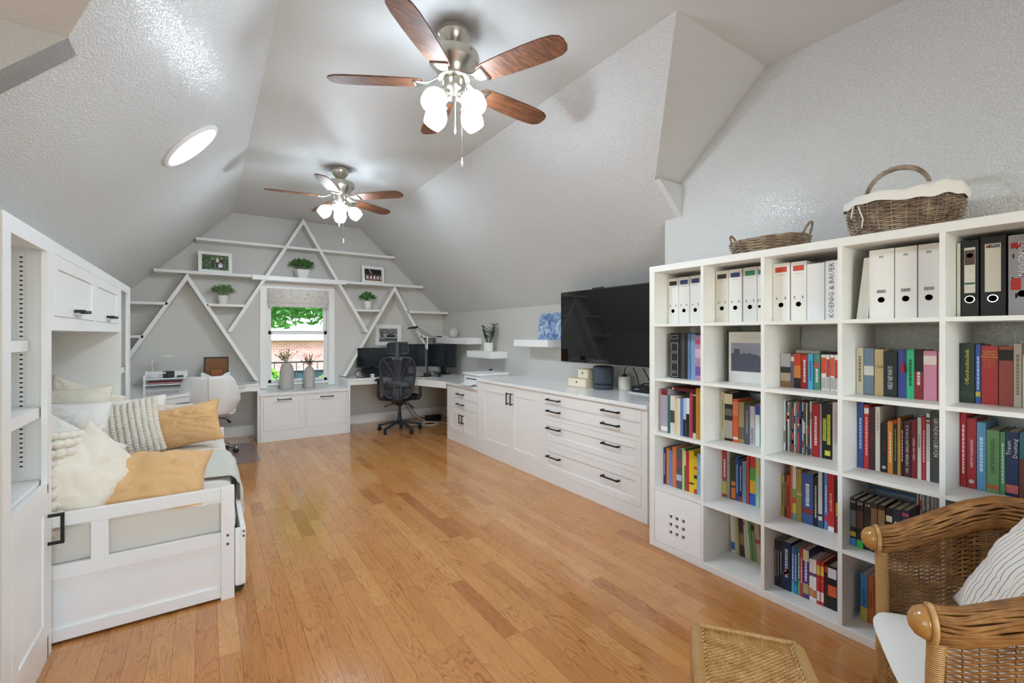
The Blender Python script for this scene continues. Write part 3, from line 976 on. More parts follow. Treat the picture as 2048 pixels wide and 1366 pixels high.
cable('cable', 'second black cable hanging under the desk beside the first', [(2.58, 7.0, .72), (2.62, 6.95, .4), (2.78, 6.9, .1), (2.95, 6.85, .012)], .005, M_BLACK)
cable('cable', 'white cable coiled on the floor under the right desk', [(2.55, 6.6, .01), (2.7, 6.5, .02), (2.85, 6.55, .03), (2.95, 6.45, .012), (2.8, 6.38, .015), (2.65, 6.45, .02), (2.8, 6.6, .03), (3.0, 6.5, .012), (3.1, 6.3, .012), (3.2, 6.1, .012), (3.3, 6.0, .05)], .008, mat('cable_white', '#e4e0d8', .5))
cable('cable', 'tan cable coiled on the floor under the right desk', [(2.5, 6.8, .012), (2.62, 6.86, .03), (2.78, 6.8, .05), (2.7, 6.7, .03), (2.58, 6.74, .012), (2.68, 6.84, .06), (2.86, 6.74, .02)], .009, mat('cable_tan', '#c9a98c', .6))
ps = thing('power_strip', 'black power box on the floor under the right desk', 'power strip', (3.0, 6.75, 0))
MB().box(2.88, 3.14, 6.72, 6.80, 0, .09).build('body', M_BLACK, ps, bevel=.01)
b = MB()
for i in range(4): b.box(2.90 + i * .06, 2.94 + i * .06, 6.717, 6.721, .02, .06)
b.build('sockets', M_MON, ps, kind='stuff')

# printer and things at the end of the right desk
pr = thing('printer', 'white flatbed printer on the right desk below the lowest floating shelf', 'printer', (2.92, 4.93, .751))
M_PRN = mat('printer_white', '#ededee', .35)
MB().box(2.70, 3.12, 4.72, 5.12, .751, .875).build('body', M_PRN, pr, bevel=.008)
MB().box(2.68, 3.13, 4.71, 5.13, .877, .902).build('lid', M_PRN, pr, bevel=.008)
MB().box(2.698, 2.703, 4.80, 5.06, .825, .838).build('paper_slot', M_BLACK, pr)
MB().prism([(2.70, .79), (2.60, .765), (2.60, .76), (2.70, .78)], 'y', 4.80, 5.04).build('output_tray', M_PRN, pr, bevel=.002)
tg = thing('tape_dispenser', 'small black and white tape dispenser behind the printer', 'tape dispenser', (3.22, 5.30, .751))
MB().tube([(3.22, 5.27, .755), (3.22, 5.28, .86), (3.22, 5.31, .90), (3.22, 5.35, .89), (3.22, 5.36, .86)], .014, 8).build('body', M_BLACK, tg, smooth=True)
MB().box(3.20, 3.24, 5.30, 5.345, .751, .84).build('label_panel', M_PRN, tg, bevel=.003)

# glass ball, plant on wall shelves
gb = MB().ball((0, 0, 0), .078, 32, 20).build('glass_ball', mat('shell_glass', '#e9e6e0', .12, vary=(14, .12), trans=.25), smooth=True)
gb.location = (3.24, 6.50, 1.327 + .078)
tag(gb, 'pale translucent glass ball on the left floating shelf', 'ornament')
LEAF_D = mat('leaf_dark_green', '#41634a', .45, vary=(30, .25))
LEAF_M = mat('leaf_grey_green', '#7fa070', .6, vary=(40, .3))
LEAF_B = mat('leaf_broad_green', '#5a8c4e', .5, vary=(30, .3))
def leaf(b, p, d, up, L, W_, fold=.15, n=3):
    d = Vector(d).normalized(); sd_ = d.cross(Vector(up))
    if sd_.length < 1e-4: sd_ = d.orthogonal()
    sd_.normalize(); u = sd_.cross(d)
    prof = [(0, .0), (.3, .8), (.6, 1), (.85, .6), (1, 0)]
    vs = []
    for t, w_ in prof:
        c = Vector(p) + d * L * t - u * (t * t * L * .2)
        vs += [c - sd_ * W_ / 2 * w_ + u * fold * W_ * w_, c, c + sd_ * W_ / 2 * w_ + u * fold * W_ * w_]
    fs = []
    for i in range(len(prof) - 1):
        a = i * 3
        fs += [(a, a + 1, a + 4, a + 3), (a + 1, a + 2, a + 5, a + 4)]
    b.add(vs, fs)
def bushy(name, label, loc, pot_prof, fr_, fh, m, n, ll, lw, seed, droop=.5, square=False):
    rg = random.Random(seed)
    t = thing(name, label, 'plant', loc)
    MB().lathe(pot_prof, n=4 if square else 28, M=Matrix.Rotation(R(45 + 10), 4, 'Z') if square else None).build('pot', mat('pot_white', '#f0eeea', .45), t, smooth=not square, world=False, flat_angle=40, bevel=.006 if square else 0, seg=2)
    ph = max(z_ for r_, z_ in pot_prof)
    pr_ = max(r_ for r_, z_ in pot_prof)
    MB().lathe([(pr_ * .86 if not square else pr_ * .8, ph - .012), (.001, ph - .010)], n=4 if square else 20, M=Matrix.Rotation(R(55), 4, 'Z') if square else None).build('soil', mat('soil', '#3b2f24', .9), t, world=False)
    b = MB(); st = MB()
    for i in range(n):
        a = rg.random() * 2 * pi
        rr = sqrt(rg.random())
        tip = Vector((cos(a) * fr_ * rr, sin(a) * fr_ * rr, ph + fh * (.25 + .75 * sqrt(max(0, 1 - rr * rr)) * rg.uniform(.6, 1))))
        base = Vector((cos(a) * pr_ * .5 * rr, sin(a) * pr_ * .5 * rr, ph - .01))
        if i % 4 == 0: st.tube([base, (base + tip) / 2 + Vector((0, 0, .02)), tip], .0012, 4)
        for k in range(3):
            d = (tip - base).normalized() + Vector((rg.uniform(-.8, .8), rg.uniform(-.8, .8), rg.uniform(-.3, .6)))
            leaf(b, tip - (tip - base) * rg.random() * .35, d, (0, 0, 1), ll * rg.uniform(.7, 1.2), lw * rg.uniform(.8, 1.2))
    b.build('foliage', m, t, world=False, kind='stuff')
    st.build('stems', m, t, world=False, kind='stuff')
    return t
bushy('potted_plant', 'bushy green plant in a square tapered white pot above the window', (1.116, 7.03, 2.169),
      [(.001, 0), (.085, 0), (.118, .125), (.108, .125), (.10, .112)], .165, .15, LEAF_B, 190, .045, .018, 1, square=True)
bushy('potted_plant', 'grey-green spiky plant in a round white pot left of the window', (.176, 7.03, 1.769),
      [(.001, 0), (.042, 0), (.052, .04), (.060, .10), (.062, .115), (.056, .115), (.054, .105)], .13, .13, LEAF_M, 200, .045, .010, 2)
bushy('potted_plant', 'broad-leaved green plant in a round white pot right of the window', (2.052, 7.03, 1.769),
      [(.001, 0), (.042, 0), (.056, .04), (.064, .10), (.066, .115), (.060, .115), (.056, .105)], .115, .12, LEAF_B, 80, .05, .028, 3)
zz = thing('potted_plant', 'tall leafy plant in a ribbed white pot on the lowest floating shelf', 'plant', (3.24, 5.42, 1.146))
b = MB()
def pot_(u, v):
    a = u * 2 * pi; r_ = (.058 + .006 * v) * (1 + .03 * (1 if int(u * 56) % 2 else -1) * (v < .97))
    return Vector((r_ * cos(a), r_ * sin(a), v * .12))
b.grid(pot_, 56, 6, close_u=True)
b.lathe([(.001, .001), (.058, .001)], n=28).lathe([(.063, .120), (.055, .120), (.054, .105)], n=28)
b.build('pot', mat('pot_white', '#f0eeea', .45), zz, world=False, smooth=True, flat_angle=50)
MB().lathe([(.056, .108), (.001, .11)], n=20).build('soil', MATS['soil'], zz, world=False)
rg = random.Random(5)
lf = MB()
for k in range(9):
    a = k * 2 * pi / 9 + rg.uniform(-.3, .3)
    lean = rg.uniform(.04, .13)
    h = rg.uniform(.15, .29)
    p0 = Vector((cos(a) * .02, sin(a) * .02, .10)); p1 = Vector((cos(a) * lean, sin(a) * lean, .12 + h))
    pm = (p0 + p1) / 2 + Vector((cos(a) * .015, sin(a) * .015, 0))
    sm_ = MB().tube([p0, pm, p1], [.005, .004, .002], 6).build('stem', LEAF_D, zz, world=False, smooth=True)
    for j in range(9):
        t_ = .3 + j * .078
        c = p0 * (1 - t_) ** 2 + pm * 2 * t_ * (1 - t_) + p1 * t_ * t_
        side = Vector((-sin(a), cos(a), 0)) * (1 if j % 2 else -1) + Vector((rg.uniform(-.5, .5), rg.uniform(-.5, .5), .55))
        leaf(lf, c, side, (0, 0, 1), .07, .032)
lf.build('leaves', LEAF_D, zz, world=False, kind='stuff')

# ------------------------------------------------------------------ framed pictures
def picture(name, label, cat, M, w_, h_, fw, mf, art, mount=.0, depth=.018):
    """local x right, y towards the viewer, z up; art = list of (material, polygon in 0..1) painted in thin layers"""
    t = thing(name, label, cat, tuple(M.translation))
    b = MB(M)
    b.box(0, fw, -depth, 0, 0, h_); b.box(w_ - fw, w_, -depth, 0, 0, h_); b.box(fw, w_ - fw, -depth, 0, 0, fw); b.box(fw, w_ - fw, -depth, 0, h_ - fw, h_)
    b.build('frame', mf, t, bevel=.002)
    if mount:
        MB(M).box(fw, w_ - fw, -depth + .002, -.006, fw, h_ - fw).build('mount', mat('mount_card', '#f2f2f0', .8), t)
    else:
        MB(M).box(fw, w_ - fw, -depth + .002, -.0085, fw, h_ - fw).build('backing', M_BLACK, t)
    f0 = fw + mount
    ims = MB(M); ml = []
    for i, (m, poly) in enumerate(art):
        if m not in ml: ml.append(m)
        ims.cur = ml.index(m)
        y = -.0055 + i * .00012 if mount else -.008 + i * .00012
        ims.add([(f0 + u * (w_ - 2 * f0), y, f0 + v * (h_ - 2 * f0)) for u, v in poly], [tuple(range(len(poly)))])
    ims.build('print', ml, t)
    return t
SQ = [(0, 0), (1, 0), (1, 1), (0, 1)]
def ell(cx, cy, rx_, ry_, n=10): return [(cx + rx_ * cos(2 * pi * i / n), cy + ry_ * sin(2 * pi * i / n)) for i in range(n)]
def M_frame(x, y, z, yaw=0, tilt=0):
    return Matrix.Translation((x, y, z)) @ Matrix.Rotation(yaw, 4, 'Z') @ Matrix.Rotation(tilt, 4, 'X') @ Matrix.Rotation(pi, 4, 'Z') @ Matrix.Scale(-1, 4, (1, 0, 0))
M_FOL = ramp_mat('photo_foliage', [(.3, '#12240f'), (.5, '#2f5426'), (.7, '#6f8f4c')], scale=24, detail=5, rough=.4)
P_DK, P_SK, P_WH, P_RD = mat('photo_dark', '#15151a', .4), mat('photo_skin', '#d9a88a', .4), mat('photo_white', '#e9e9ee', .4), mat('photo_maroon', '#5a1f2a', .4)
people = [(M_FOL, SQ)]
for x, hh, body, top in ((.40, .80, P_DK, P_RD), (.58, .86, P_DK, P_WH), (.66, .50, P_DK, P_WH), (.76, .86, P_DK, P_DK), (.72, .52, P_DK, P_WH)):
    people += [(body, [(x - .06, .12), (x + .06, .12), (x + .05, hh - .3), (x - .05, hh - .3)]), (top, [(x - .05, hh - .33), (x + .05, hh - .33), (x + .055, hh - .12), (x - .055, hh - .12)]), (P_SK, ell(x, hh - .06, .032, .065))]
picture('picture_frame', 'white framed outdoor family photo on the upper left shelf', 'picture frame', M_frame(-.09, 6.985, 2.170, R(4), R(-6)), .37, .275, .04, M_TRIM, people)
band = [(mat('photo_black', '#16120f', .4), SQ), (mat('photo_amber', '#8a5a34', .4), [(0, 0), (1, 0), (1, .2), (0, .16)])]
rg = random.Random(9)
for i in range(14):
    x = .06 + i * .067; yy = .42 + rg.uniform(-.05, .08)
    band += [(P_WH if i % 3 else P_RD, [(x - .03, .15), (x + .03, .15), (x + .026, yy), (x - .026, yy)]), (P_SK, ell(x, yy + .05, .018, .04, 8))]
band += [(P_WH, [(.25, .95), (.29, .95), (.42, .6), (.38, .6)])]
picture('picture_frame', 'white framed dark stage photo on the upper right shelf', 'picture frame', M_frame(1.955, 6.975, 2.162, R(8), R(-6)), .36, .265, .042, M_TRIM, band)
G1, G2, G3 = mat('photo_grey_light', '#b9b9b9', .4), mat('photo_grey_mid', '#6c6c6c', .4), ramp_mat('photo_grey_trees', [(.3, '#2b2b2b'), (.6, '#8f8f8f'), (.8, '#d0d0d0')], scale=40, rough=.4)
car = [(G1, SQ), (G3, [(0, .6), (1, .55), (1, 1), (0, 1)]), (G2, [(0, 0), (1, 0), (1, .22), (0, .25)]),
       (P_DK, [(.3, .18), (.97, .16), (.98, .42), (.86, .50), (.42, .50), (.3, .40)]), (G1, [(.44, .50), (.84, .50), (.74, .68), (.52, .68)]), (P_DK, [(.47, .51), (.62, .51), (.62, .65), (.54, .65)]), (P_DK, [(.64, .51), (.80, .51), (.73, .65), (.64, .65)]),
       (P_WH, [(.33, .27), (.95, .25), (.95, .31), (.33, .33)]), (P_WH, ell(.37, .38, .03, .05)), (P_WH, ell(.90, .37, .03, .05)), (P_DK, [(.08, .3), (.16, .3), (.17, .62), (.09, .65)]), (P_DK, ell(.13, .72, .03, .06)), (P_DK, [(.2, .3), (.26, .3), (.26, .52), (.2, .52)]), (G2, ell(.23, .58, .025, .05))]
picture('picture_frame', 'white framed black and white car photo above the monitors', 'picture frame', M_frame(2.20, 7.157, 1.20, 0, 0) @ Matrix.Translation((0, .018, 0)), .42, .335, .028, M_TRIM, car, mount=.035)
# blue canvas: generic swirled brushwork
M_BLUEART = ramp_mat('canvas_blue_brushwork', [(.25, '#33496f'), (.42, '#6481b4'), (.55, '#9db4d2'), (.72, '#e6ead9')], scale=7, dist=2.2, rough=.7, detail=4)
cv = thing('canvas_print', 'blue and white abstract painted canvas leaning behind the television edge', 'painting', (3.30, 4.12, 1.318))
MB().add([(3.29, 4.38, 1.318), (3.35, 4.38, 1.628), (3.365, 4.38, 1.625), (3.305, 4.38, 1.318), (3.29, 3.84, 1.318), (3.35, 3.84, 1.628), (3.365, 3.84, 1.625), (3.305, 3.84, 1.318)],
         [(0, 1, 2, 3), (7, 6, 5, 4), (0, 4, 5, 1), (1, 5, 6, 2), (2, 6, 7, 3), (3, 7, 4, 0)]).build('canvas', M_BLUEART, cv)

# ------------------------------------------------------------------ things on the long worktop
ec = thing('smart_speaker', 'dark slate fabric cylinder speaker on the worktop under the television', 'speaker', (3.115, 3.10, .863))
M_FAB = mat('speaker_fabric', '#4a525e', .9, bump=(900, .0006))
MB().lathe([(.001, 0), (.085, 0), (.093, .008), (.094, .04)], n=40).build('lower_body', M_FAB, ec, smooth=True, world=False, flat_angle=50)
MB().lathe([(.093, .038), (.088, .042), (.088, .052), (.093, .056)], n=40).build('bass_slot', M_BLACK, ec, smooth=True, world=False)
MB().lathe([(.094, .055), (.096, .07), (.096, .19), (.092, .21), (.080, .218)], n=40).build('upper_body', M_FAB, ec, smooth=True, world=False)
MB().lathe([(.080, .218), (.078, .214), (.001, .214)], n=40).build('top_panel', M_BLACK, ec, world=False)
M_PLY = mat('birch_plywood', '#e3d2b5', .55, vary=(8, .06))
def drawer_box(label, x0, x1, y0, y1, z0, z1):
    t = thing('wooden_box', label, 'box', ((x0 + x1) / 2, (y0 + y1) / 2, z0))
    MB().box(x0 + .002, x1, y0, y1, z0, z1).build('case', M_PLY, t, bevel=.001)
    d = MB().box(x0 - .004, x0 + .002, y0 + .006, y1 - .006, z0 + .006, z1 - .006).build('drawer_front', mat('birch_light', '#efe3cd', .55), t, bevel=.001)
    MB().lathe([(.009, 0), (.009, .0015)], n=14, M=Matrix.Rotation(R(-90), 4, 'Y'), c=(x0 - .0042, (y0 + y1) / 2, z0 + (z1 - z0) * .6)).build('finger_hole', M_BLACK, d)
drawer_box('lower pale wooden drawer box left of the fabric speaker', 3.00, 3.24, 3.21, 3.47, .863, .948)
drawer_box('upper pale wooden drawer box stacked left of the fabric speaker', 3.03, 3.20, 3.215, 3.36, .949, 1.04)
cp = thing('ceramic_jar', 'cream ceramic warmer with a plug on top beside the speaker', 'jar', (3.22, 2.93, .863))
MB().lathe([(.001, 0), (.048, 0), (.055, .01), (.057, .10), (.054, .125), (.046, .125), (.044, .11)], n=28).build('body', mat('cream_ceramic', '#efe9dc', .3), cp, smooth=True, world=False, flat_angle=50)
MB().box(3.205, 3.235, 2.915, 2.945, .97, 1.01).tube([(3.22, 2.93, 1.01), (3.22, 2.93, 1.03)], .006, 8).build('plug', M_BLACK, cp, bevel=.004)
rt = thing('router', 'small black network router with a white stand near the bookcase', 'router', (3.18, 2.66, .863))
MB().box(3.09, 3.27, 2.55, 2.77, .863, .872).build('base_plate', M_TRIM, rt, bevel=.003)
MB().box(3.10, 3.26, 2.565, 2.755, .872, .925).build('body', M_BLACK, rt, bevel=.012)
b = MB()
for k in range(4): b.box(3.0985, 3.1005, 2.66 + k * .012, 2.664 + k * .012, .90, .904)
b.build('status_lights', mat('led_blue', '#8fb6ff', .4, emit=('#8fb6ff', 1.5)), rt, kind='stuff')
cable('cable', 'black cable arching from the ceramic warmer plug', [(3.22, 2.93, 1.03), (3.22, 2.91, 1.075), (3.24, 2.86, 1.08), (3.26, 2.82, 1.0), (3.27, 2.80, .90), (3.28, 2.80, .868)], .005, M_BLACK)
cable('cable', 'black cable hanging from the television to the router', [(3.10, 2.62, 1.098), (3.14, 2.60, 1.02), (3.22, 2.64, .95), (3.27, 2.74, .935), (3.29, 2.82, .90), (3.30, 2.84, .868)], .005, M_BLACK)
# ------------------------------------------------------------------ left desk things
og = thing('desk_organizer', 'white two-tier desk organizer on the left desk', 'organizer', (-.41, 6.92, .751))
for z_ in (.775, .845): MB().box(-.62, -.20, 6.80, 7.04, z_, z_ + .012).build('tray', M_TRIM, og, bevel=.002)
for x in (-.605, -.215):
    for y in (6.805, 7.03): MB().box(x - .01, x + .01, y - .006, y + .006, .751, .935 if y > 7 else .90).build('post', M_TRIM, og, bevel=.002)
MB().box(-.62, -.20, 7.034, 7.042, .857, .925).build('back_rail', M_TRIM, og)
MB().box(-.618, -.612, 6.80, 7.04, .857, .885).build('side_rail', M_TRIM, og)
for k, (c, nm) in enumerate((('#7a1f33', 'maroon'), ('#d8c9c6', 'pale'), ('#a33346', 'crimson'))):
    fo = MB().box(-.58, -.24 - .01 * k, 6.82, 7.02, .788 + k * .008, .794 + k * .008).build('folder', mat('folder_' + nm, c, .6))
    tag(fo, nm + ' folder in the lower tray of the white organizer', 'folder')
ca = thing('instant_camera', 'black instant camera on the upper tray of the organizer', 'camera', (-.38, 6.86, .858))
MB().box(-.435, -.325, 6.84, 6.90, .858, .935).build('body', M_BLACK, ca, bevel=.008, seg=2)
MB().lathe([(.022, 0), (.022, .02), (.016, .024), (.001, .024)], n=20, M=Matrix.Rotation(R(90), 4, 'X'), c=(-.385, 6.84, .885)).build('lens', M_MON, ca, smooth=True, flat_angle=40)
MB().lathe([(.012, 0), (.012, .003)], n=16, M=Matrix.Rotation(R(90), 4, 'X'), c=(-.418, 6.84, .918)).build('flash', M_TRIM, ca)
gx = MB().box(-.30, -.235, 6.83, 6.87, .858, .882).build('tin', mat('tin_green', '#2f5a35', .4), bevel=.006)
tag(gx, 'small dark green tin on the upper tray right of the camera', 'tin')
bw = MB().lathe([(.001, 0), (.045, .0), (.07, .035), (.066, .035), (.042, .006), (.001, .006)], n=28).build('bowl', M_TRIM, smooth=True)
bw.location = (-.52, 6.90, .858)
tag(bw, 'shallow white bowl on the upper tray left of the camera', 'bowl')
lp = thing('desk_lamp', 'white desk lamp with a thin curved stem and flat ring head', 'lamp', (-.545, 7.08, .751))
MB().lathe([(.06, 0), (.06, .012), (.001, .014)], n=24).build('base', M_TRIM, lp, smooth=True, world=False, flat_angle=40)
MB().tube([(-.545, 7.065, .76), (-.545, 7.065, .93), (-.555, 7.06, 1.01), (-.55, 7.04, 1.06), (-.52, 7.0, 1.095), (-.46, 6.95, 1.112)], .0065, 8).build('stem', M_TRIM, lp, smooth=True)
MB().lathe([(.075, 0), (.078, .006), (.075, .012), (.001, .012)], n=28, c=(-.41, 6.92, 1.108)).build('lamp_head', M_TRIM, lp, smooth=True, flat_angle=40)
lh = thing('letter_tray', 'white letter holder with a scalloped front holding a brown box', 'letter holder', (.09, 6.93, .751))
MB().box(-.06, .25, 7.0, 7.02, .751, .90).box(-.06, .25, 6.88, 7.0, .751, .76).box(-.06, -.05, 6.88, 7.0, .76, .90).box(.24, .25, 6.88, 7.0, .76, .90).build('tray_body', M_TRIM, lh)
MB().prism([(-.06, .76), (.25, .76), (.25, .90), (.20, .885), (.17, .86), (.15, .85), (.05, .85), (.03, .865), (-.01, .885), (-.03, .90), (-.06, .90)], 'y', 6.872, 6.88).build('front_panel', M_TRIM, lh)
bx = thing('display_box', 'brown leather framed box standing in the letter holder', 'frame', (.10, 6.96, .762))
MB().box(-.03, .235, 6.93, 6.985, .765, 1.09).build('frame', mat('frame_dark', '#26201c', .5), bx, bevel=.003)
MB().box(-.015, .22, 6.926, 6.931, .78, 1.072).build('leather_panel', mat('leather_brown', '#7d4a25', .55, vary=(12, .12)), bx, bevel=.002)
nb = MB().box(.04, .17, 6.895, 6.915, .762, .93).build('notebook', mat('leather_tan', '#94552f', .6), bevel=.004)
tag(nb, 'small tan leather notebook standing in the letter holder', 'notebook')
pw_ = thing('plug_adapter', 'white plug adapter with black plug on the left desk wall edge', 'plug', (-.14, 6.96, .751))
MB().box(-.17, -.10, 6.94, 6.99, .751, .80).build('body', M_TRIM, pw_, bevel=.006)
MB().box(-.165, -.14, 6.925, 6.94, .757, .772).box(-.13, -.11, 6.925, 6.94, .757, .772).build('plugs', M_BLACK, pw_, kind='stuff')

# vases on the window seat
def vase(label, loc, r_, h_, seed):
    t = thing('vase', label, 'vase', loc)
    prof = [(.001, 0), (r_ * .92, 0), (r_, .01)]
    for i in range(1, 22):
        f = i / 21
        rr = r_ * (1 + .05 * sin(f * pi)) if f < .62 else r_ * (.48 + .54 * sqrt(max(0, 1 - ((f - .62) / .38) ** 2)))
        prof.append((rr * (1 + .012 * (-1) ** i), .01 + (h_ - .01) * f))
    prof += [(r_ * .45, h_ + .008), (r_ * .36, h_ + .008), (r_ * .34, h_ - .05)]
    MB().lathe(prof, n=40).build('body', mat('stoneware_grey', '#b9b3ac', .75, bump=(60, .002)), t, smooth=True, world=False)
    rg = random.Random(seed)
    b = MB(); st = MB()
    for k in range(22):
        a = rg.random() * 2 * pi; sp = rg.uniform(.03, .16); hh = rg.uniform(.08, .19)
        p0 = Vector((0, 0, h_ - .03)); p1 = Vector((cos(a) * sp, sin(a) * sp * .6, h_ + hh))
        pm = (p0 + p1) / 2 + Vector((0, 0, .03))
        st.tube([p0, pm, p1], .0016, 4)
        for j in range(14):
            t_ = .4 + .6 * j / 13
            c = p0 * (1 - t_) ** 2 + pm * 2 * t_ * (1 - t_) + p1 * t_ * t_
            leaf(b, c, (rg.uniform(-1, 1), rg.uniform(-1, 1), rg.uniform(-.2, .9)), (0, 0, 1), rg.uniform(.018, .032), rg.uniform(.011, .018))
    b.build('leaves', mat('leaf_olive', '#83a070', .6, vary=(50, .35)), t, world=False, kind='stuff')
    st.build('twigs', mat('twig_brown', '#5a6448', .7), t, world=False, kind='stuff')
vase('larger grey stoneware vase with twigs before the window', (.925, 7.00, .623), .085, .355, 4)
vase('smaller grey stoneware vase with twigs before the window', (1.215, 7.00, .623), .072, .29, 8)

# ------------------------------------------------------------------ black mesh office chair
def caster(b, c, a, r_=.028):
    for s in (-1, 1):
        Mx = Matrix.Rotation(a, 4, 'Z') @ Matrix.Rotation(R(90), 4, 'X')
        b.lathe([(.001, -.008), (r_ * .8, -.008), (r_, -.004), (r_, .004), (r_ * .8, .008), (.001, .008)], n=16, M=Mx, c=Vector(c) + Matrix.Rotation(a, 3, 'Z') @ Vector((0, s * .012, r_)))
def star_base(t, rad, m_leg, m_wheel, a0, zhub, w0=.05):
    for k in range(5):
        a = a0 + k * 2 * pi / 5
        b = MB(Matrix.Rotation(a, 4, 'Z'))
        pts = [(.02, 0, zhub), (.12, 0, zhub - .01), (rad - .06, 0, zhub - .045), (rad, 0, zhub - .055)]
        for p, q_, w_ in zip(pts[:-1], pts[1:], (w0, w0 * .85, w0 * .7)): b.bar(p, q_, w_, .028)
        b.box(rad - .018, rad + .018, -.016, .016, .05, zhub - .042)
        lg = b.build('leg', m_leg, t, bevel=.006, world=False, seg=2)
        c = MB()
        caster(c, (cos(a) * rad, sin(a) * rad, 0), a + .7 + k)
        c.build('caster', m_wheel, lg, world=False, smooth=True, flat_angle=40)
M_CHB = mat('chair_black_plastic', '#2a3038', .42)
M_CHM = mat('seat_fabric_black', '#15171b', .95, bump=(700, .0005))
def mesh_fabric():
    m = bpy.data.materials.new('chair_mesh_fabric')
    m.use_nodes = True
    n, l = m.node_tree.nodes, m.node_tree.links
    b = n['Principled BSDF']; b.inputs['Base Color'].default_value = rgb('#272c36'); b.inputs['Roughness'].default_value = .7
    b.inputs['Alpha'].default_value = .72
    return m
M_MESHF = mesh_fabric()
oc = thing('office_chair', 'black mesh office chair with headrest pushed up to the right desk', 'chair', (2.285, 6.29, 0), R(64 - 90))
# local: +y is the facing direction, back at -y
star_base(oc, .30, M_CHB, M_BLACK, R(20), .135)
MB().lathe([(.03, .10), (.032, .20), (.026, .205), (.026, .27), (.02, .275), (.02, .40)], n=20).build('gas_lift', M_CHB, oc, smooth=True, world=False, flat_angle=40)
MB().box(-.09, .09, -.12, .10, .40, .45).prism([(-.13, .40), (-.05, .37), (.08, .38), (.10, .44), (-.15, .45)], 'x', -.05, .05).build('tilt_mechanism', M_BLACK, oc, bevel=.01, world=False)
for s in (-1, 1):
    MB().tube([(s * .05, 0, .40), (s * .14, -.04, .385), (s * .20, -.07, .36 if s < 0 else .34)], [.006, .006, .010], 8).build('lever', M_BLACK, oc, world=False, smooth=True)
def cushion(b, cx, cy, cz, wx, wy, th, p=3.0, n=18):
    def f(sgn):
        def g(u, v):
            x, y = u * 2 - 1, v * 2 - 1
            k = max(0, (1 - abs(x) ** p) * (1 - abs(y) ** p)) ** .42
            return Vector((cx + x * wx / 2, cy + y * wy / 2, cz + sgn * th / 2 * k))
        return g
    b.grid(f(1), n, n); b.grid(f(-1), n, n)
    return b
cushion(MB(), 0, .03, .485, .50, .48, .085).build('seat', M_CHM, oc, smooth=True, world=False)
def back_pt(x, z_):     # curved back surface
    f = (z_ - .50) / .57
    return Vector((x, -.235 - .035 * sin(f * pi) * -1 - .04 * f + .10 * x * x * 2, z_))
def ring(w_top, w_bot, z0, z1, n=40):
    P = []
    for i in range(n):
        a = 2 * pi * i / n
        cx, cz = cos(a), sin(a)
        e = .42
        x = (abs(cx) ** e) * (1 if cx > 0 else -1)
        zf = ((abs(cz) ** e) * (1 if cz > 0 else -1) + 1) / 2
        wd = w_bot + (w_top - w_bot) * min(1, zf * 1.6) if zf < .62 else w_top - .02 * (zf - .62)
        P.append(back_pt(x * wd / 2, z0 + (z1 - z0) * zf))
    return P
MB().tube(ring(.47, .36, .50, 1.06), .019, 8, closed=True).build('back_frame', M_CHB, oc, smooth=True, world=False)
b = MB()
b.grid(lambda u, v: back_pt((u - .5) * (.36 + .09 * min(1, v * 1.6)), .515 + .53 * v), 10, 12)
b.build('back_mesh', M_MESHF, oc, smooth=True, world=False)
# Y-shaped spine: wide at the foot, waist, two branches to the upper frame
def spine(side):
    P = []
    for t in [i / 12 for i in range(13)]:
        z_ = .50 + .55 * t
        x = side * (.045 + (.15 * max(0, (t - .45) / .55) ** 1.6))
        p = back_pt(x, z_); p.y -= .035 * (1 - t * .6)
        P.append(p)
    return P
for s in (-1, 1):
    MB().tube(spine(s), [.034 - .002 * i for i in range(13)], 8).build('spine_branch', M_CHB, oc, smooth=True, world=False)
b = MB()
b.grid(lambda u, v: back_pt((u - .5) * (.15 - .06 * sin(v * pi) + (.1 * max(0, v - .8))), .46 + .60 * v) + Vector((0, -.055 + .02 * v, 0)), 6, 14)
o_ = b.build('spine', M_CHB, oc, smooth=True, world=False); q = o_.modifiers.new('thickness', 'SOLIDIFY'); q.thickness = .02
b = MB()
b.grid(lambda u, v: back_pt((u - .5) * .34, .64 + .09 * v) + Vector((0, -.03 - .02 * sin(u * pi), 0)), 10, 3)
o_ = b.build('lumbar_pad', M_CHB, oc, smooth=True, world=False); q = o_.modifiers.new('thickness', 'SOLIDIFY'); q.thickness = .012
MB().bar((0, -.31, 1.02), (0, -.275, 1.27), .055, .02).build('headrest_post', M_CHB, oc, bevel=.006, world=False)
P = [Vector((x, -.235 + .25 * x * x, z_)) for x, z_ in ((-.145, 1.13), (-.135, 1.115), (0, 1.105), (.135, 1.115), (.145, 1.13), (.135, 1.245), (.12, 1.255), (0, 1.265), (-.12, 1.255), (-.135, 1.245))]
MB().tube(P, .014, 8, closed=True).build('headrest_frame', M_CHB, oc, smooth=True, world=False)
b = MB(); b.grid(lambda u, v: Vector(((u - .5) * .27, -.235 + .25 * ((u - .5) * .27) ** 2, 1.112 + .145 * v)), 8, 4)
b.build('headrest_mesh', M_MESHF, oc, world=False)
for s in (-1, 1):
    x = s * .29
    a_ = MB().tube([(s * .20, 0, .455), (s * .27, -.0, .46), (x, -.01, .50), (x, -.02, .60), (x, -.02, .715)], [.02, .02, .022, .02, .018], 8)
    ao = a_.build('armrest_post', M_CHB, oc, smooth=True, world=False)
    cushion(MB(), x, .01, .735, .085, .26, .035).build('arm_pad', M_BLACK, ao, smooth=True, world=False)

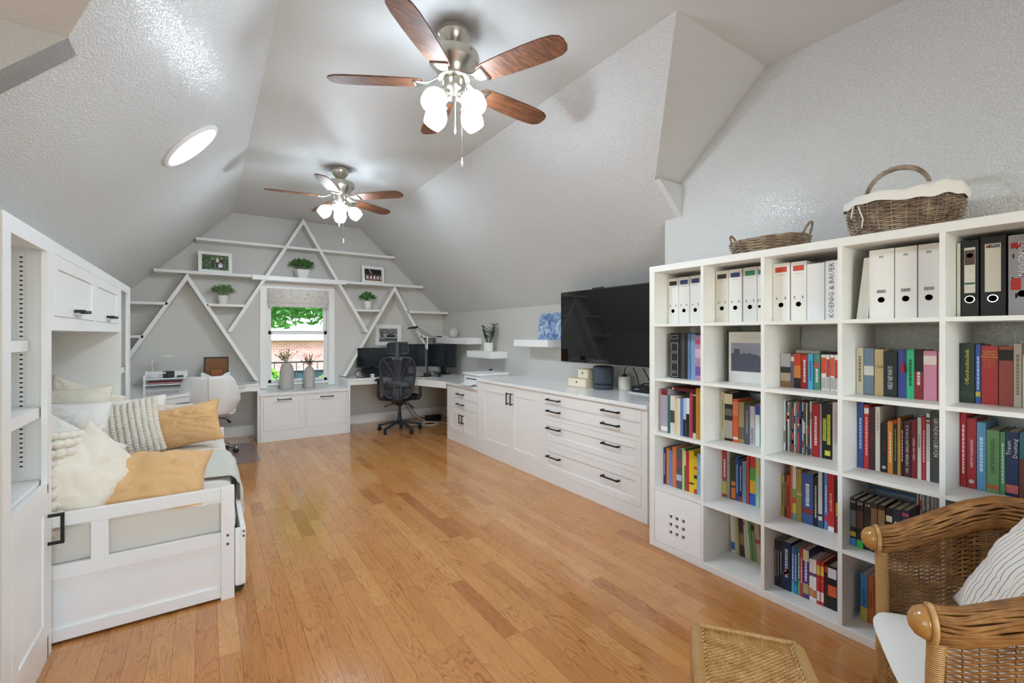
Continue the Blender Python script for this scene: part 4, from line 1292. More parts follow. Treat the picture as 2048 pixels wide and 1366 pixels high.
# ------------------------------------------------------------------ white office chair
wc_ = thing('office_chair', 'white upholstered swivel chair with chrome star base at the left desk', 'chair', (.03, 6.30, 0), R(-2))
star_base(wc_, .27, M_CHROME, M_BLACK, R(-20), .12, .032)
MB().lathe([(.025, .09), (.025, .25), (.018, .255), (.018, .42)], n=16).build('gas_lift', M_CHROME, wc_, smooth=True, world=False, flat_angle=40)
MB().box(-.08, .08, -.1, .1, .415, .435).tube([(.05, -.05, .42), (.16, -.12, .41), (.20, -.16, .37)], [.005, .005, .014], 8).build('tilt_lever', M_BLACK, wc_, world=False)
M_LEA = mat('white_leather', '#efefee', .42, bump=(120, .0004))
cushion(MB(), 0, .02, .475, .47, .46, .09).build('seat', M_LEA, wc_, smooth=True, world=False)
def shell(u, v):
    # u around from left wing over the back to the right wing, v up
    a = R(200 + 140 * u)
    side = abs(u - .5) * 2
    top = .92 - .0 * side
    w_ = .20 + .075 * v / .36 if v < .36 else .275 - .075 * ((v - .36) / .64) ** 1.3
    up = v
    x = cos(a) * (w_ / abs(cos(R(200)))) * .98
    x = max(-w_, min(w_, x * 1.0))
    y = -.20 - .09 * (1 - side ** 2.2) - .10 * v * (1 - .6 * side) + .16 * side ** 3 * (1 - v) ** .6
    z0 = .49; z1 = .925 - .045 * side ** 4
    zz_ = z0 + (z1 - z0) * v
    if v > .85: x *= 1 - .12 * ((v - .85) / .15) ** 2
    return Vector((x, y, zz_))
b = MB(); b.grid(shell, 28, 18)
o_ = b.build('backrest', M_LEA, wc_, smooth=True, world=False)
q = o_.modifiers.new('thickness', 'SOLIDIFY'); q.thickness = .045; q.offset = 1
q = o_.modifiers.new('smooth', 'SUBSURF'); q.levels = q.render_levels = 1
MB().tube([shell(.5, v / 14) + Vector((0, -.047, 0)) for v in range(15)], .003, 5).build('seam', mat('seam_grey', '#c9c9c9', .6), wc_, world=False)
for s in (0, 1):
    P = [shell(s, .55), shell(s, .35) + Vector((0, .08, -.0)), shell(s, .2) + Vector((0, .20, -.04)), shell(s, 0) + Vector((0, .30, -.01))]
    b = MB()
    def wing(u, v, P=P, s=s):
        k = u * 3; i = min(2, int(k)); f = k - i
        top = P[i].lerp(P[i + 1], f)
        bot = Vector((top.x * .92, top.y, .46))
        return bot.lerp(top, v)
    b.grid(wing, 9, 4)
    o_ = b.build('side_wing', M_LEA, wc_, smooth=True, world=False)
    q = o_.modifiers.new('thickness', 'SOLIDIFY'); q.thickness = .03; q.offset = 0

# translucent chair mat
def mat_film():
    m = bpy.data.materials.new('chair_mat_film')
    m.use_nodes = True
    n = m.node_tree.nodes
    b = n['Principled BSDF']; b.inputs['Base Color'].default_value = rgb('#b0a09e'); b.inputs['Roughness'].default_value = .25
    b.inputs['Alpha'].default_value = .4
    return m
def rrect(x0, x1, y0, y1, r_, n=5):
    P = []
    for cx, cy, a0 in ((x1 - r_, y1 - r_, 0), (x0 + r_, y1 - r_, 90), (x0 + r_, y0 + r_, 180), (x1 - r_, y0 + r_, 270)):
        for i in range(n + 1):
            a = R(a0 + 90 * i / n); P.append((cx + r_ * cos(a), cy + r_ * sin(a)))
    return P
mt = MB().prism(rrect(-.55, .49, 5.62, 6.70, .05), 'z', .0005, .003).build('chair_mat', mat_film())
tag(mt, 'translucent greyish plastic floor mat under the white chair', 'floor mat')
BOOKS = [
 (0, 0, 2.554, 1.4458, [
  (1.945, 1.863, 0.3002, '#eceae6', 'white lever binder with a black label patch, first column top shelf', {'kind': 'binder', 'lab': '#2a2a2c'}),
  (1.862, 1.781, 0.3012, '#eceae6', 'middle white binder with a blue label patch, first column top shelf', {'kind': 'binder', 'lab': '#3b4a8c'}),
  (1.779, 1.7, 0.3022, '#eceae6', 'white binder with a blue label patch against the divider, first column top shelf', {'kind': 'binder', 'lab': '#3b4a8c'}),
 ]),
 (1, 0, 2.537, 1.4458, [
  (1.592, 1.51, 0.3072, '#dfdbd0', 'cream lever binder with a dark label patch, second column top shelf', {'kind': 'binder', 'lab': '#3a3838'}),
  (1.509, 1.429, 0.3082, '#eceae6', 'white lever binder with a blue label patch, second column top shelf', {'kind': 'binder', 'lab': '#3b4a8c'}),
  (1.423, 1.343, 0.3092, '#eceae6', 'white lever binder with a green label patch, second column top shelf', {'kind': 'binder', 'lab': '#3f9a6c'}),
  (1.342, 1.317, 0.3082, '#eceae6', 'white binder cut off by the divider, teal label patch, second column top shelf', {'kind': 'binder', 'lab': '#4fae9c'}),
 ]),
 (2, 0, 2.502, 1.4458, [
  (1.242, 1.157, 0.3032, '#eceae6', 'left white binder with a red label patch and black ring, third column top shelf', {'kind': 'binder', 'lab': '#c8452f'}),
  (1.152, 1.077, 0.3022, '#eceae6', 'second white binder with a red label patch and black ring, third column top shelf', {'kind': 'binder', 'lab': '#c8452f'}),
  (1.075, 0.996, 0.2822, '#eff0f0', 'plain white magazine file with no print, third column top shelf', {'kind': 'file'}),
  (0.995, 0.938, 0.2872, '#f2f2f2', 'white file with tall grey upright lettering, third column top shelf', {'kind': 'file', 't': ('KOENIG & BAUER', '#55555a', 'up', 0.92, 0.55)}),
 ]),
 (3, 0, 2.5, 1.4458, [
  (0.867, 0.822, 0.2802, '#d9d8d2', 'slim pale grey binder leaning left, fourth column top shelf', {'kind': 'file', 'lean': -0.03}),
  (0.817, 0.726, 0.3102, '#eceae6', 'first thick white binder with barcode, fourth column top shelf', {'kind': 'binder', 'lab': None, 'bar': 1}),
  (0.724, 0.648, 0.3092, '#eceae6', 'second thick white binder with barcode, fourth column top shelf', {'kind': 'binder', 'lab': None, 'bar': 1}),
  (0.645, 0.575, 0.3092, '#eceae6', 'third thick white binder with barcode, fourth column top shelf', {'kind': 'binder', 'lab': None, 'bar': 1}),
 ]),
 (4, 0, 2.561, 1.4458, [
  (0.539, 0.527, 0.3042, '#cfcab9', 'thin beige folder beside the black binders, fifth column top shelf', {'kind': 'file'}),
  (0.525, 0.474, 0.3112, '#1e1f20', 'slim black binder with a photo on its label, fifth column top shelf', {'kind': 'binder', 'lab': '#d8d3c8', 'big': 1, 'photo': 1}),
  (0.47, 0.399, 0.3172, '#1e1f20', 'wide black binder with a plain label, fifth column top shelf', {'kind': 'binder', 'lab': '#dcd5c8', 'big': 1, 'office': 1}),
  (0.394, 0.319, 0.3102, '#a9a7ab', 'grey and red patterned binder at the picture edge, fifth column top shelf', {'kind': 'binder', 'lab': None, 'london': 1}),
 ]),
 (0, 1, 2.52, 1.0946, [
  (1.898, 1.836, 0.2914, '#1b1c22', 'black photo album with silver framed panels, first column second shelf', {'panels': 1}),
  (1.836, 1.815, 0.2914, '#15161a', 'thin black book beside the silver panelled album, first column second shelf', {}),
  (1.815, 1.792, 0.2914, '#4b4a42', 'dark olive book, first column second shelf', {}),
  (1.792, 1.77, 0.2904, '#222831', 'thin dark slate book, first column second shelf', {}),
  (1.77, 1.75, 0.2884, '#6488b4', 'slim mid blue book, first column second shelf', {}),
  (1.75, 1.717, 0.2854, '#86aad0', 'light blue book, first column second shelf', {}),
  (1.717, 1.677, 0.2764, '#b98fb4', 'pink and violet patterned book, first column second shelf', {'b': [(0.1, 0.3, '#7a5ca0'), (0.5, 0.7, '#d9b7cf'), (0.8, 0.9, '#c2476f')]}),
 ]),
 (0, 2, 2.46, 0.7434, [
  (1.944, 1.925, 0.2786, '#9b8f8e', 'thin greyish pink magazine at the left end, first column third shelf', {}),
  (1.925, 1.874, 0.2806, '#a9a0ae', 'lavender grey book with a maroon band, first column third shelf', {'b': [(0.86, 1, '#7a1f2a'), (0.04, 0.14, '#e9e9e6')]}),
  (1.874, 1.853, 0.2396, '#2f6a72', 'thin teal book, first column third shelf', {}),
  (1.853, 1.82, 0.2426, '#d9d3c6', 'cream book with a dark middle, first column third shelf', {'b': [(0.3, 0.62, '#4a443c')]}),
  (1.82, 1.805, 0.2296, '#d8c7a8', 'thin sand coloured book, first column third shelf', {}),
  (1.805, 1.781, 0.2316, '#e0d0b2', 'pale tan book, first column third shelf', {}),
  (1.781, 1.761, 0.2346, '#5677ad', 'thin denim blue book, first column third shelf', {}),
  (1.761, 1.74, 0.2366, '#a9bfe0', 'pale sky blue book with a dark lower half, first column third shelf', {'b': [(0, 0.45, '#1b1f2b')]}),
  (1.74, 1.716, 0.2396, '#d6dbe2', 'white topped book with a black base, first column third shelf', {'b': [(0, 0.6, '#161a24')]}),
  (1.716, 1.695, 0.2726, '#b0343f', 'crimson book, first column third shelf', {}),
  (1.695, 1.671, 0.2806, '#2b2a2a', 'black book with a thin white outline, first column third shelf', {'b': [(0.93, 0.95, '#dddddd'), (0, 0.12, '#cfc9bd')]}),
  (1.671, 1.652, 0.3076, '#c88f2a', 'amber yellow book, first column third shelf', {}),
  (1.652, 1.637, 0.3116, '#dcb653', 'straw yellow book against the divider, first column third shelf', {}),
 ]),
 (0, 3, 2.506, 0.3922, [
  (1.945, 1.929, 0.2378, '#2c3a6a', 'thin navy book at the left end, first column fourth shelf', {'d': '#dcdce4'}),
  (1.929, 1.917, 0.2388, '#8a2330', 'very thin dark red book, first column fourth shelf', {}),
  (1.917, 1.902, 0.2388, '#d98a3a', 'thin orange book left of the blue one, first column fourth shelf', {}),
  (1.902, 1.871, 0.2308, '#6c86bd', 'periwinkle blue book, first column fourth shelf', {}),
  (1.871, 1.842, 0.2578, '#d97a3a', 'bright orange book, first column fourth shelf', {}),
  (1.842, 1.802, 0.2538, '#5b5568', 'comic with violet grey mottled spine, first column fourth shelf', {'b': [(0.2, 0.35, '#b8c0d8'), (0.55, 0.7, '#8a4a5a')]}),
  (1.802, 1.787, 0.2608, '#d9dc8a', 'thin lime yellow book, first column fourth shelf', {}),
  (1.787, 1.774, 0.2618, '#3f8a5c', 'thin green book, first column fourth shelf', {'b': [(0.6, 0.95, '#e6e6e0')]}),
  (1.774, 1.751, 0.2498, '#c5282c', 'scarlet book, first column fourth shelf', {}),
  (1.751, 1.716, 0.2598, '#e6c722', 'wide lemon yellow book, first column fourth shelf', {'b': [(0.2, 0.24, '#2a2a2a')]}),
  (1.716, 1.694, 0.2318, '#e3c23c', 'yellow comic with a red foot, first column fourth shelf', {'b': [(0, 0.12, '#c9362c'), (0.4, 0.5, '#2b2b33'), (0.65, 0.72, '#c9362c')]}),
  (1.694, 1.668, 0.2518, '#8fb4da', 'pale blue book against the divider, first column fourth shelf', {}),
 ]),
 (1, 2, 2.585, 0.7434, [
  (1.592, 1.564, 0.2866, '#c4bd9c', 'pale khaki book, second column third shelf', {'d': '#8f8866'}),
  (1.563, 1.512, 0.2876, '#1d1b1a', 'black book with cream etched figure print, second column third shelf', {'b': [(0.76, 0.97, '#e2cfae'), (0.05, 0.42, '#b5a89a'), (0.52, 0.66, '#6a655c')]}),
  (1.511, 1.477, 0.2526, '#db5a2a', 'orange paperback with white lines, second column third shelf', {'b': [(0.62, 0.94, '#e8825a'), (0.06, 0.12, '#f3d9c8')]}),
  (1.476, 1.442, 0.2376, '#a68f63', 'tan book with old map print, second column third shelf', {'b': [(0.1, 0.4, '#6e5f40')]}),
  (1.442, 1.41, 0.2276, '#4e5662', 'slate grey book, second column third shelf', {'d': '#8a92a0'}),
  (1.41, 1.382, 0.2226, '#c9c7ca', 'light grey book with vertical black lettering, second column third shelf', {'t': ('KILIAN', '#222222', 'up', 0.42, 0.8, 0.25)}),
  (1.381, 1.353, 0.2346, '#eef0f4', 'white book with a blue head, second column third shelf', {'b': [(0.76, 1, '#3a47a8')]}),
  (1.353, 1.342, 0.2116, '#35a08a', 'thin turquoise book against the divider, second column third shelf', {}),
 ]),
 (1, 3, 2.61, 0.3922, [
  (1.593, 1.565, 0.2898, '#b5332d', 'tall red book with a yellow foot, second column fourth shelf', {'b': [(0.06, 0.32, '#c9b94e'), (0.32, 0.36, '#77756e')], 'd': '#f0e4e0'}),
  (1.564, 1.545, 0.2888, '#9a9a96', 'grey book beside the tall red one, second column fourth shelf', {}),
  (1.537, 1.509, 0.2328, '#3a3b26', 'dark olive book with an orange lower part, second column fourth shelf', {'b': [(0.03, 0.3, '#e0702a'), (0.36, 0.46, '#e0702a')]}),
  (1.509, 1.489, 0.2588, '#2a4a86', 'cobalt blue book, second column fourth shelf', {'d': '#9db2de'}),
  (1.489, 1.468, 0.2488, '#1b2747', 'midnight navy book, second column fourth shelf', {'b': [(0, 0.12, '#a83038')], 'd': '#9db2de'}),
  (1.468, 1.443, 0.2428, '#6f8ba3', 'steel blue book, second column fourth shelf', {}),
  (1.442, 1.427, 0.2788, '#bd3a36', 'thin brick red book, second column fourth shelf', {}),
  (1.426, 1.39, 0.2848, '#c9302c', 'book banded red, green, yellow and blue, second column fourth shelf', {'b': [(0, 0.24, '#2f62b8'), (0.24, 0.5, '#e6b32c'), (0.5, 0.76, '#5aa04a')]}),
  (1.389, 1.366, 0.2888, '#a9cdb2', 'pale mint book, second column fourth shelf', {'b': [(0.6, 0.9, '#c5c46a')]}),
  (1.366, 1.355, 0.2988, '#e3e3df', 'thin white book with dark lettering marks, second column fourth shelf', {'d': '#333333'}),
 ]),
 (1, 4, 2.679, 0.04, [
  (1.592, 1.577, 0.224, '#a9986c', 'thin ochre paperback leaning at the left end, second column bottom shelf', {'lean': 0.012}),
  (1.576, 1.551, 0.231, '#dcd8ca', 'cream paperback with a blue patch, second column bottom shelf', {'b': [(0.08, 0.28, '#3f6ea8')], 'lean': 0.012}),
  (1.551, 1.537, 0.229, '#cbbd96', 'sand paperback, second column bottom shelf', {'lean': 0.012}),
  (1.536, 1.521, 0.225, '#b39e68', 'mustard beige paperback, second column bottom shelf', {'lean': 0.012}),
  (1.52, 1.49, 0.232, '#3a3426', 'dark paperback with mottled print, second column bottom shelf', {'b': [(0.3, 0.6, '#7c7048')], 'lean': 0.012}),
  (1.489, 1.474, 0.225, '#d2c2a8', 'pale paperback with a red top, second column bottom shelf', {'b': [(0.86, 0.94, '#b5482f')], 'lean': 0.02}),
  (1.474, 1.456, 0.225, '#c9bd9c', 'beige paperback next to the green one, second column bottom shelf', {'lean': 0.02}),
  (1.455, 1.439, 0.222, '#5c9456', 'leaf green paperback, second column bottom shelf', {'lean': 0.02}),
  (1.439, 1.419, 0.22, '#7d8a5e', 'sage paperback with a dark head, second column bottom shelf', {'b': [(0.8, 0.95, '#2a2a22')], 'lean': 0.02}),
  (1.418, 1.392, 0.222, '#b9a07c', 'tan paperback against the divider, second column bottom shelf', {'b': [(0.5, 0.6, '#a8442f')], 'lean': 0.02}),
 ]),
 (2, 1, 2.58, 1.0946, [
  (1.241, 1.189, 0.1804, '#9c9486', 'book with a seashore photo spine, third column second shelf', {'b': [(0.0, 0.18, '#8a6238'), (0.18, 0.42, '#b9a68c'), (0.42, 0.6, '#33312e'), (0.6, 1, '#b4b2b0')]}),
  (1.188, 1.171, 0.1784, '#6a6388', 'purple book with a white tag, third column second shelf', {'b': [(0.78, 0.92, '#e8e4d8')]}),
  (1.171, 1.137, 0.1794, '#d6452c', 'book banded red, orange and black, third column second shelf', {'b': [(0, 0.3, '#23201f'), (0.3, 0.66, '#d98a3a')]}),
  (1.137, 1.104, 0.1774, '#9a2330', 'dark red book with pale lettering marks, third column second shelf', {'b': [(0.82, 0.99, '#c23a34')], 'd': '#e6d4cc'}),
  (1.103, 1.079, 0.1814, '#4ab0da', 'cyan book, third column second shelf', {'d': '#1f6a94'}),
  (1.079, 1.048, 0.1844, '#57927c', 'green patterned book, third column second shelf', {'b': [(0.6, 0.75, '#b0605a')], 'd': '#e4ece6'}),
  (1.044, 1.022, 0.1794, '#efece8', 'first striped book with an orange band, third column second shelf', {'b': [(0.48, 0.92, '#e0502c')], 's': 1}),
  (1.02, 1.005, 0.1794, '#efece8', 'second striped book with a crimson band, third column second shelf', {'b': [(0.38, 0.88, '#c23a40')], 's': 1}),
  (1.004, 0.986, 0.1804, '#efece8', 'third striped book with an orange band, third column second shelf', {'b': [(0.42, 0.92, '#e8602c')], 's': 1}),
  (0.985, 0.966, 0.1804, '#efece8', 'striped book with a red band against the divider, third column second shelf', {'b': [(0.36, 0.86, '#d23c34')], 's': 1}),
 ]),
 (2, 2, 2.617, 0.7434, [
  (1.242, 1.232, 0.2766, '#e9e9e6', 'thin magazine in the packed row, third column third shelf', {'kind': 'mag'}),
  (1.231, 1.221, 0.2696, '#23211f', 'thin magazine in the packed row, third column third shelf', {'kind': 'mag'}),
  (1.221, 1.211, 0.2676, '#c9c9c4', 'thin magazine in the packed row, third column third shelf', {'kind': 'mag'}),
  (1.211, 1.201, 0.2366, '#6a6a62', 'thin magazine in the packed row, third column third shelf', {'kind': 'mag'}),
  (1.201, 1.191, 0.2406, '#b04a52', 'thin magazine in the packed row, third column third shelf', {'kind': 'mag'}),
  (1.19, 1.181, 0.2656, '#dfe0dc', 'thin magazine in the packed row, third column third shelf', {'kind': 'mag'}),
  (1.18, 1.171, 0.2756, '#7c8a74', 'thin magazine in the packed row, third column third shelf', {'kind': 'mag'}),
  (1.171, 1.161, 0.2736, '#c8506a', 'thin magazine in the packed row, third column third shelf', {'kind': 'mag'}),
  (1.161, 1.151, 0.2696, '#2f4a7a', 'thin magazine in the packed row, third column third shelf', {'kind': 'mag'}),
  (1.151, 1.142, 0.2736, '#d9d9d4', 'thin magazine in the packed row, third column third shelf', {'kind': 'mag'}),
  (1.141, 1.132, 0.2806, '#55504a', 'thin magazine in the packed row, third column third shelf', {'kind': 'mag'}),
  (1.131, 1.122, 0.2736, '#c4c7bb', 'thin magazine in the packed row, third column third shelf', {'kind': 'mag'}),
  (1.122, 1.113, 0.2796, '#3c3a35', 'thin magazine in the packed row, third column third shelf', {'kind': 'mag'}),
  (1.112, 1.103, 0.2836, '#e4e2da', 'thin magazine in the packed row, third column third shelf', {'kind': 'mag'}),
  (1.101, 1.067, 0.2706, '#b51f2c', 'red cookbook with white script lettering marks, third column third shelf', {'d': '#f0d8d8'}),
  (1.066, 1.056, 0.2766, '#a99aa6', 'thin mauve book beside the red cookbook, third column third shelf', {}),
  (1.056, 1.009, 0.2826, '#191919', 'black cookbook with two yellow lettered strips, third column third shelf', {'koch': 1}),
  (1.008, 0.98, 0.2926, '#d9cdcf', 'pale rose book against the divider, third column third shelf', {'d': '#c0b0b4'}),
 ]),
 (2, 3, 2.593, 0.3922, [
  (1.242, 1.226, 0.2248, '#a8923c', 'olive yellow comic at the left end, third column fourth shelf', {'d': '#3a3420'}),
  (1.226, 1.214, 0.2278, '#4a3028', 'dark brown comic, third column fourth shelf', {'d': '#b0983c'}),
  (1.214, 1.196, 0.2288, '#c2392c', 'red comic with dark lettering marks, third column fourth shelf', {'d': '#3c1c18'}),
  (1.195, 1.185, 0.2958, '#d9622c', 'tall orange comic, third column fourth shelf', {}),
  (1.184, 1.165, 0.2958, '#d6cdb4', 'tall comic with colourful map bands, third column fourth shelf', {'b': [(0, 0.12, '#58a8b8'), (0.12, 0.3, '#d8c23c'), (0.3, 0.4, '#c2502c'), (0.4, 0.56, '#6aa860')]}),
  (1.164, 1.139, 0.2748, '#a58b3a', 'olive gold book, third column fourth shelf', {'b': [(0.5, 0.54, '#d8c06c')]}),
  (1.138, 1.085, 0.2628, '#3c5c96', 'thick blue story book, third column fourth shelf', {'d': '#dfe6f4', 'b': [(0.2, 0.3, '#8a2f3c')]}),
  (1.084, 1.062, 0.2548, '#16181c', 'black book next to the thick blue one, third column fourth shelf', {'d': '#c9c9c9'}),
  (1.062, 1.043, 0.2948, '#d9d8d4', 'white book with a dark foot, third column fourth shelf', {'b': [(0, 0.13, '#2b4a7c'), (0.2, 0.24, '#26262a')]}),
  (1.043, 1.036, 0.2988, '#1f3460', 'very thin navy book, third column fourth shelf', {}),
  (1.035, 1.019, 0.2928, '#5a8ccc', 'azure book with pale lettering marks, third column fourth shelf', {'d': '#dfe8f6', 'b': [(0.15, 0.25, '#a03a50')]}),
  (1.018, 0.99, 0.2918, '#c8242c', 'bright red book with white lettering, third column fourth shelf', {'t': ('KOCHBUCH', '#f4f0f0', 'up', 0.3, 0.55, 0.5), 'b': [(0.0, 0.08, '#f0f0ee')]}),
  (0.989, 0.971, 0.2958, '#7a1a28', 'dark crimson book against the divider, third column fourth shelf', {'b': [(0.5, 0.9, '#261c1c')], 'd': '#e0c23c'}),
 ]),
 (2, 4, 2.52, 0.04, [
  (1.241, 1.228, 0.241, '#3a2320', 'first thin dark fantasy paperback, reddish brown, third column bottom shelf', {'d': '#a89a90'}),
  (1.228, 1.217, 0.243, '#26282c', 'second thin dark fantasy paperback, charcoal, third column bottom shelf', {'d': '#b0b0b0'}),
  (1.216, 1.204, 0.245, '#2f2c2c', 'third thin dark fantasy paperback, third column bottom shelf', {'d': '#c0c0c0'}),
  (1.203, 1.158, 0.249, '#182a4c', 'wide midnight blue book with an orange swirl, third column bottom shelf', {'swirl': 1, 'd': '#b8c4dc'}),
  (1.157, 1.143, 0.239, '#3f7a9c', 'teal blue paperback, third column bottom shelf', {'b': [(0.0, 0.25, '#57b0c0')], 'd': '#e0ecf2'}),
  (1.142, 1.128, 0.244, '#2c4f9c', 'royal blue paperback, third column bottom shelf', {'d': '#d8e0f4', 'b': [(0.0, 0.2, '#4a8ad0')]}),
  (1.128, 1.114, 0.245, '#2f6a5c', 'sea green paperback, third column bottom shelf', {'b': [(0.0, 0.3, '#58a868')], 'd': '#d8ece2'}),
  (1.114, 1.102, 0.245, '#c23a34', 'thin red paperback, third column bottom shelf', {'d': '#f4dcd8'}),
  (1.102, 1.073, 0.248, '#4a3a78', 'violet paperback with a cream head, third column bottom shelf', {'b': [(0.76, 0.99, '#d8cf9c'), (0.1, 0.3, '#b0a070')], 'd': '#e8e0f0'}),
  (1.073, 1.056, 0.208, '#efeae6', 'white manga with a tan foot, left one, third column bottom shelf', {'b': [(0.1, 0.3, '#c88a5a'), (0.6, 0.68, '#7a3a4a')]}),
  (1.055, 1.039, 0.212, '#f0ebe7', 'white manga with a tan foot, right one, third column bottom shelf', {'b': [(0.1, 0.28, '#b8743f'), (0.6, 0.68, '#4a3a7a')]}),
  (1.038, 1.023, 0.214, '#c22f34', 'red manga numbered two, third column bottom shelf', {'t': ('2', '#fff2d0', 'h', 0, 0.5, 0.56), 'b': [(0.68, 0.9, '#e8c84a'), (0.08, 0.3, '#e8dcd0')]}),
  (1.022, 1.006, 0.214, '#c42f34', 'red manga numbered three, third column bottom shelf', {'t': ('3', '#fff2d0', 'h', 0, 0.5, 0.56), 'b': [(0.68, 0.9, '#e8c84a'), (0.08, 0.3, '#e8dcd0')]}),
  (1.005, 0.991, 0.2, '#2a2224', 'thin charcoal manga with a red head, third column bottom shelf', {'b': [(0.85, 1, '#c23a3c')]}),
  (0.991, 0.953, 0.209, '#121214', 'thick black manga with white and orange print, third column bottom shelf', {'b': [(0.72, 0.95, '#e8e6e4'), (0.3, 0.55, '#d85a2a')]}),
  (0.952, 0.944, 0.209, '#6aa0d8', 'thin light blue paperback against the divider, third column bottom shelf', {}),
 ]),
 (3, 1, 2.566, 1.0946, [
  (0.89, 0.86, 0.2184, '#c4bda8', 'beige book with brown upright lettering marks, fourth column second shelf', {'d': '#8a6a4a'}),
  (0.859, 0.819, 0.2174, '#6f8296', 'slate blue book with a pale tag, fourth column second shelf', {'b': [(0.42, 0.62, '#d4d4c8')]}),
  (0.818, 0.783, 0.2134, '#c9b183', 'tan guide book with black lettering, fourth column second shelf', {'t': ('USA', '#221c18', 'h', 0, 0.4, 0.62)}),
  (0.782, 0.733, 0.2054, '#20282c', 'black novel with white upright lettering, fourth column second shelf', {'t': ('NELE NEUHAUS', '#e6e8e8', 'up', 0.5, 0.5, 0.42)}),
  (0.732, 0.702, 0.2144, '#3c4f9c', 'blue book with a red ribbon tassel, fourth column second shelf', {'tassel': 1}),
  (0.702, 0.675, 0.2164, '#2fc98a', 'bright green book, fourth column second shelf', {'d': '#1a5a3c'}),
  (0.675, 0.645, 0.2144, '#8f1f28', 'red and black thriller, fourth column second shelf', {'b': [(0.55, 1, '#26181a')], 'd': '#f0dada'}),
  (0.644, 0.6, 0.2114, '#dd94ab', 'wide pink book with a cream tag, fourth column second shelf', {'b': [(0.72, 0.9, '#efe4d6')]}),
  (0.598, 0.589, 0.2104, '#dd94ab', 'pink book cut off by the divider, fourth column second shelf', {}),
 ]),
 (3, 2, 2.585, 0.7434, [
  (0.89, 0.865, 0.3106, '#3a4d88', 'blue cookbook at the left end, fourth column third shelf', {'d': '#a8b4dc'}),
  (0.865, 0.845, 0.3006, '#c4282c', 'red book with a white tag, fourth column third shelf', {'b': [(0.86, 0.95, '#efe8e4')], 'd': '#e8b0b0'}),
  (0.844, 0.821, 0.2916, '#3c1f24', 'dark maroon book, fourth column third shelf', {'t': ('Grillen', '#b03038', 'down', 0.28, 0.5, 0.5)}),
  (0.82, 0.802, 0.2966, '#ddd8cc', 'cream book with red lettering at its head, fourth column third shelf', {'t': ('Spaß am Backen', '#8a2f28', 'up', 0.34, 0.6, 0.78)}),
  (0.801, 0.775, 0.2216, '#17181b', 'black book with dull red letters, fourth column third shelf', {'t': ('VOX', '#8a2c34', 'up', 0.28, 0.6, 0.55), 'ring': 1}),
  (0.774, 0.754, 0.2376, '#df913c', 'orange book with pale marks, fourth column third shelf', {'d': '#f4d8a8'}),
  (0.753, 0.739, 0.2466, '#1e2622', 'black book with a red head and green marks, fourth column third shelf', {'b': [(0.93, 1, '#d0302c')], 'd': '#6aa84a'}),
  (0.738, 0.726, 0.2576, '#cf9440', 'golden orange book, fourth column third shelf', {}),
  (0.726, 0.716, 0.2466, '#1b1d1e', 'slim black book, fourth column third shelf', {'d': '#e0e0e0'}),
  (0.715, 0.691, 0.2486, '#4c1820', 'dark wine grill book with white lettering, fourth column third shelf', {'t': ('DR. OETKER GRILLEN VON A-Z', '#f0eeec', 'up', 0.84, 0.5, 0.5)}),
  (0.691, 0.671, 0.2546, '#821c2c', 'claret wine book with white lettering, fourth column third shelf', {'t': ('WEIN UND SPEISEN', '#f0e4e4', 'up', 0.5, 0.45, 0.5)}),
  (0.67, 0.656, 0.2686, '#d8d6d0', 'white book with dark upright lettering, fourth column third shelf', {'t': ('WEINPRAXIS', '#3a3a40', 'up', 0.4, 0.6, 0.62)}),
  (0.655, 0.641, 0.2756, '#b02838', 'raspberry red book, fourth column third shelf', {'d': '#e8b8bc'}),
  (0.64, 0.627, 0.2926, '#e6e4de', 'tall white book with coloured dots, fourth column third shelf', {'b': [(0.84, 0.88, '#d0602c'), (0.9, 0.94, '#33302c')], 'd': '#b8b4a8'}),
  (0.626, 0.592, 0.3016, '#3c3f42', 'thick charcoal cookbook with white lettering, fourth column third shelf', {'t': ('GRUNDKOCHBUCH', '#f2f2f2', 'down', 0.55, 0.62, 0.64)}),
 ]),
 (3, 3, 2.504, 0.3922, [
  (0.891, 0.867, 0.2208, '#20242a', 'manga volume with number twenty six, fourth column fourth shelf', {'t': ('26', '#f0f0f0', 'h', 0, 0.5, 0.93), 'b': [(0.0, 0.16, '#3f8ac4'), (0.2, 0.3, '#c8a83c'), (0.4, 0.75, '#6a7078')]}),
  (0.866, 0.838, 0.2188, '#1b1a1c', 'manga volume with number twenty, fourth column fourth shelf', {'t': ('20', '#f0f0f0', 'h', 0, 0.5, 0.93), 'b': [(0.0, 0.16, '#3fc45a'), (0.4, 0.78, '#5a3a28')]}),
  (0.838, 0.812, 0.2178, '#1d1a1a', 'manga volume with number eighteen, fourth column fourth shelf', {'t': ('18', '#f0f0f0', 'h', 0, 0.5, 0.93), 'b': [(0.2, 0.7, '#3c2a22')]}),
  (0.811, 0.786, 0.2218, '#2c221c', 'manga with copper coloured print, fourth column fourth shelf', {'b': [(0.3, 0.9, '#7a5a3c')]}),
  (0.785, 0.758, 0.2218, '#1c1816', 'manga with a dark figure print, fourth column fourth shelf', {'b': [(0.6, 0.9, '#8a6a44')]}),
  (0.757, 0.733, 0.2168, '#141416', 'manga with a white crescent print, fourth column fourth shelf', {'b': [(0.72, 0.84, '#d8ccb0')]}),
  (0.732, 0.703, 0.2198, '#22283c', 'first blue and white manga with bold letters, fourth column fourth shelf', {'t': ('AI', '#f4f4f8', 'h', 0, 0.62, 0.72), 'b': [(0.4, 0.6, '#5a6aa8')]}),
  (0.702, 0.676, 0.2248, '#262c40', 'second blue and white manga with bold letters, fourth column fourth shelf', {'t': ('TA', '#f4f4f8', 'h', 0, 0.62, 0.72), 'b': [(0.4, 0.6, '#5a6aa8'), (0.88, 0.94, '#b04a6a')]}),
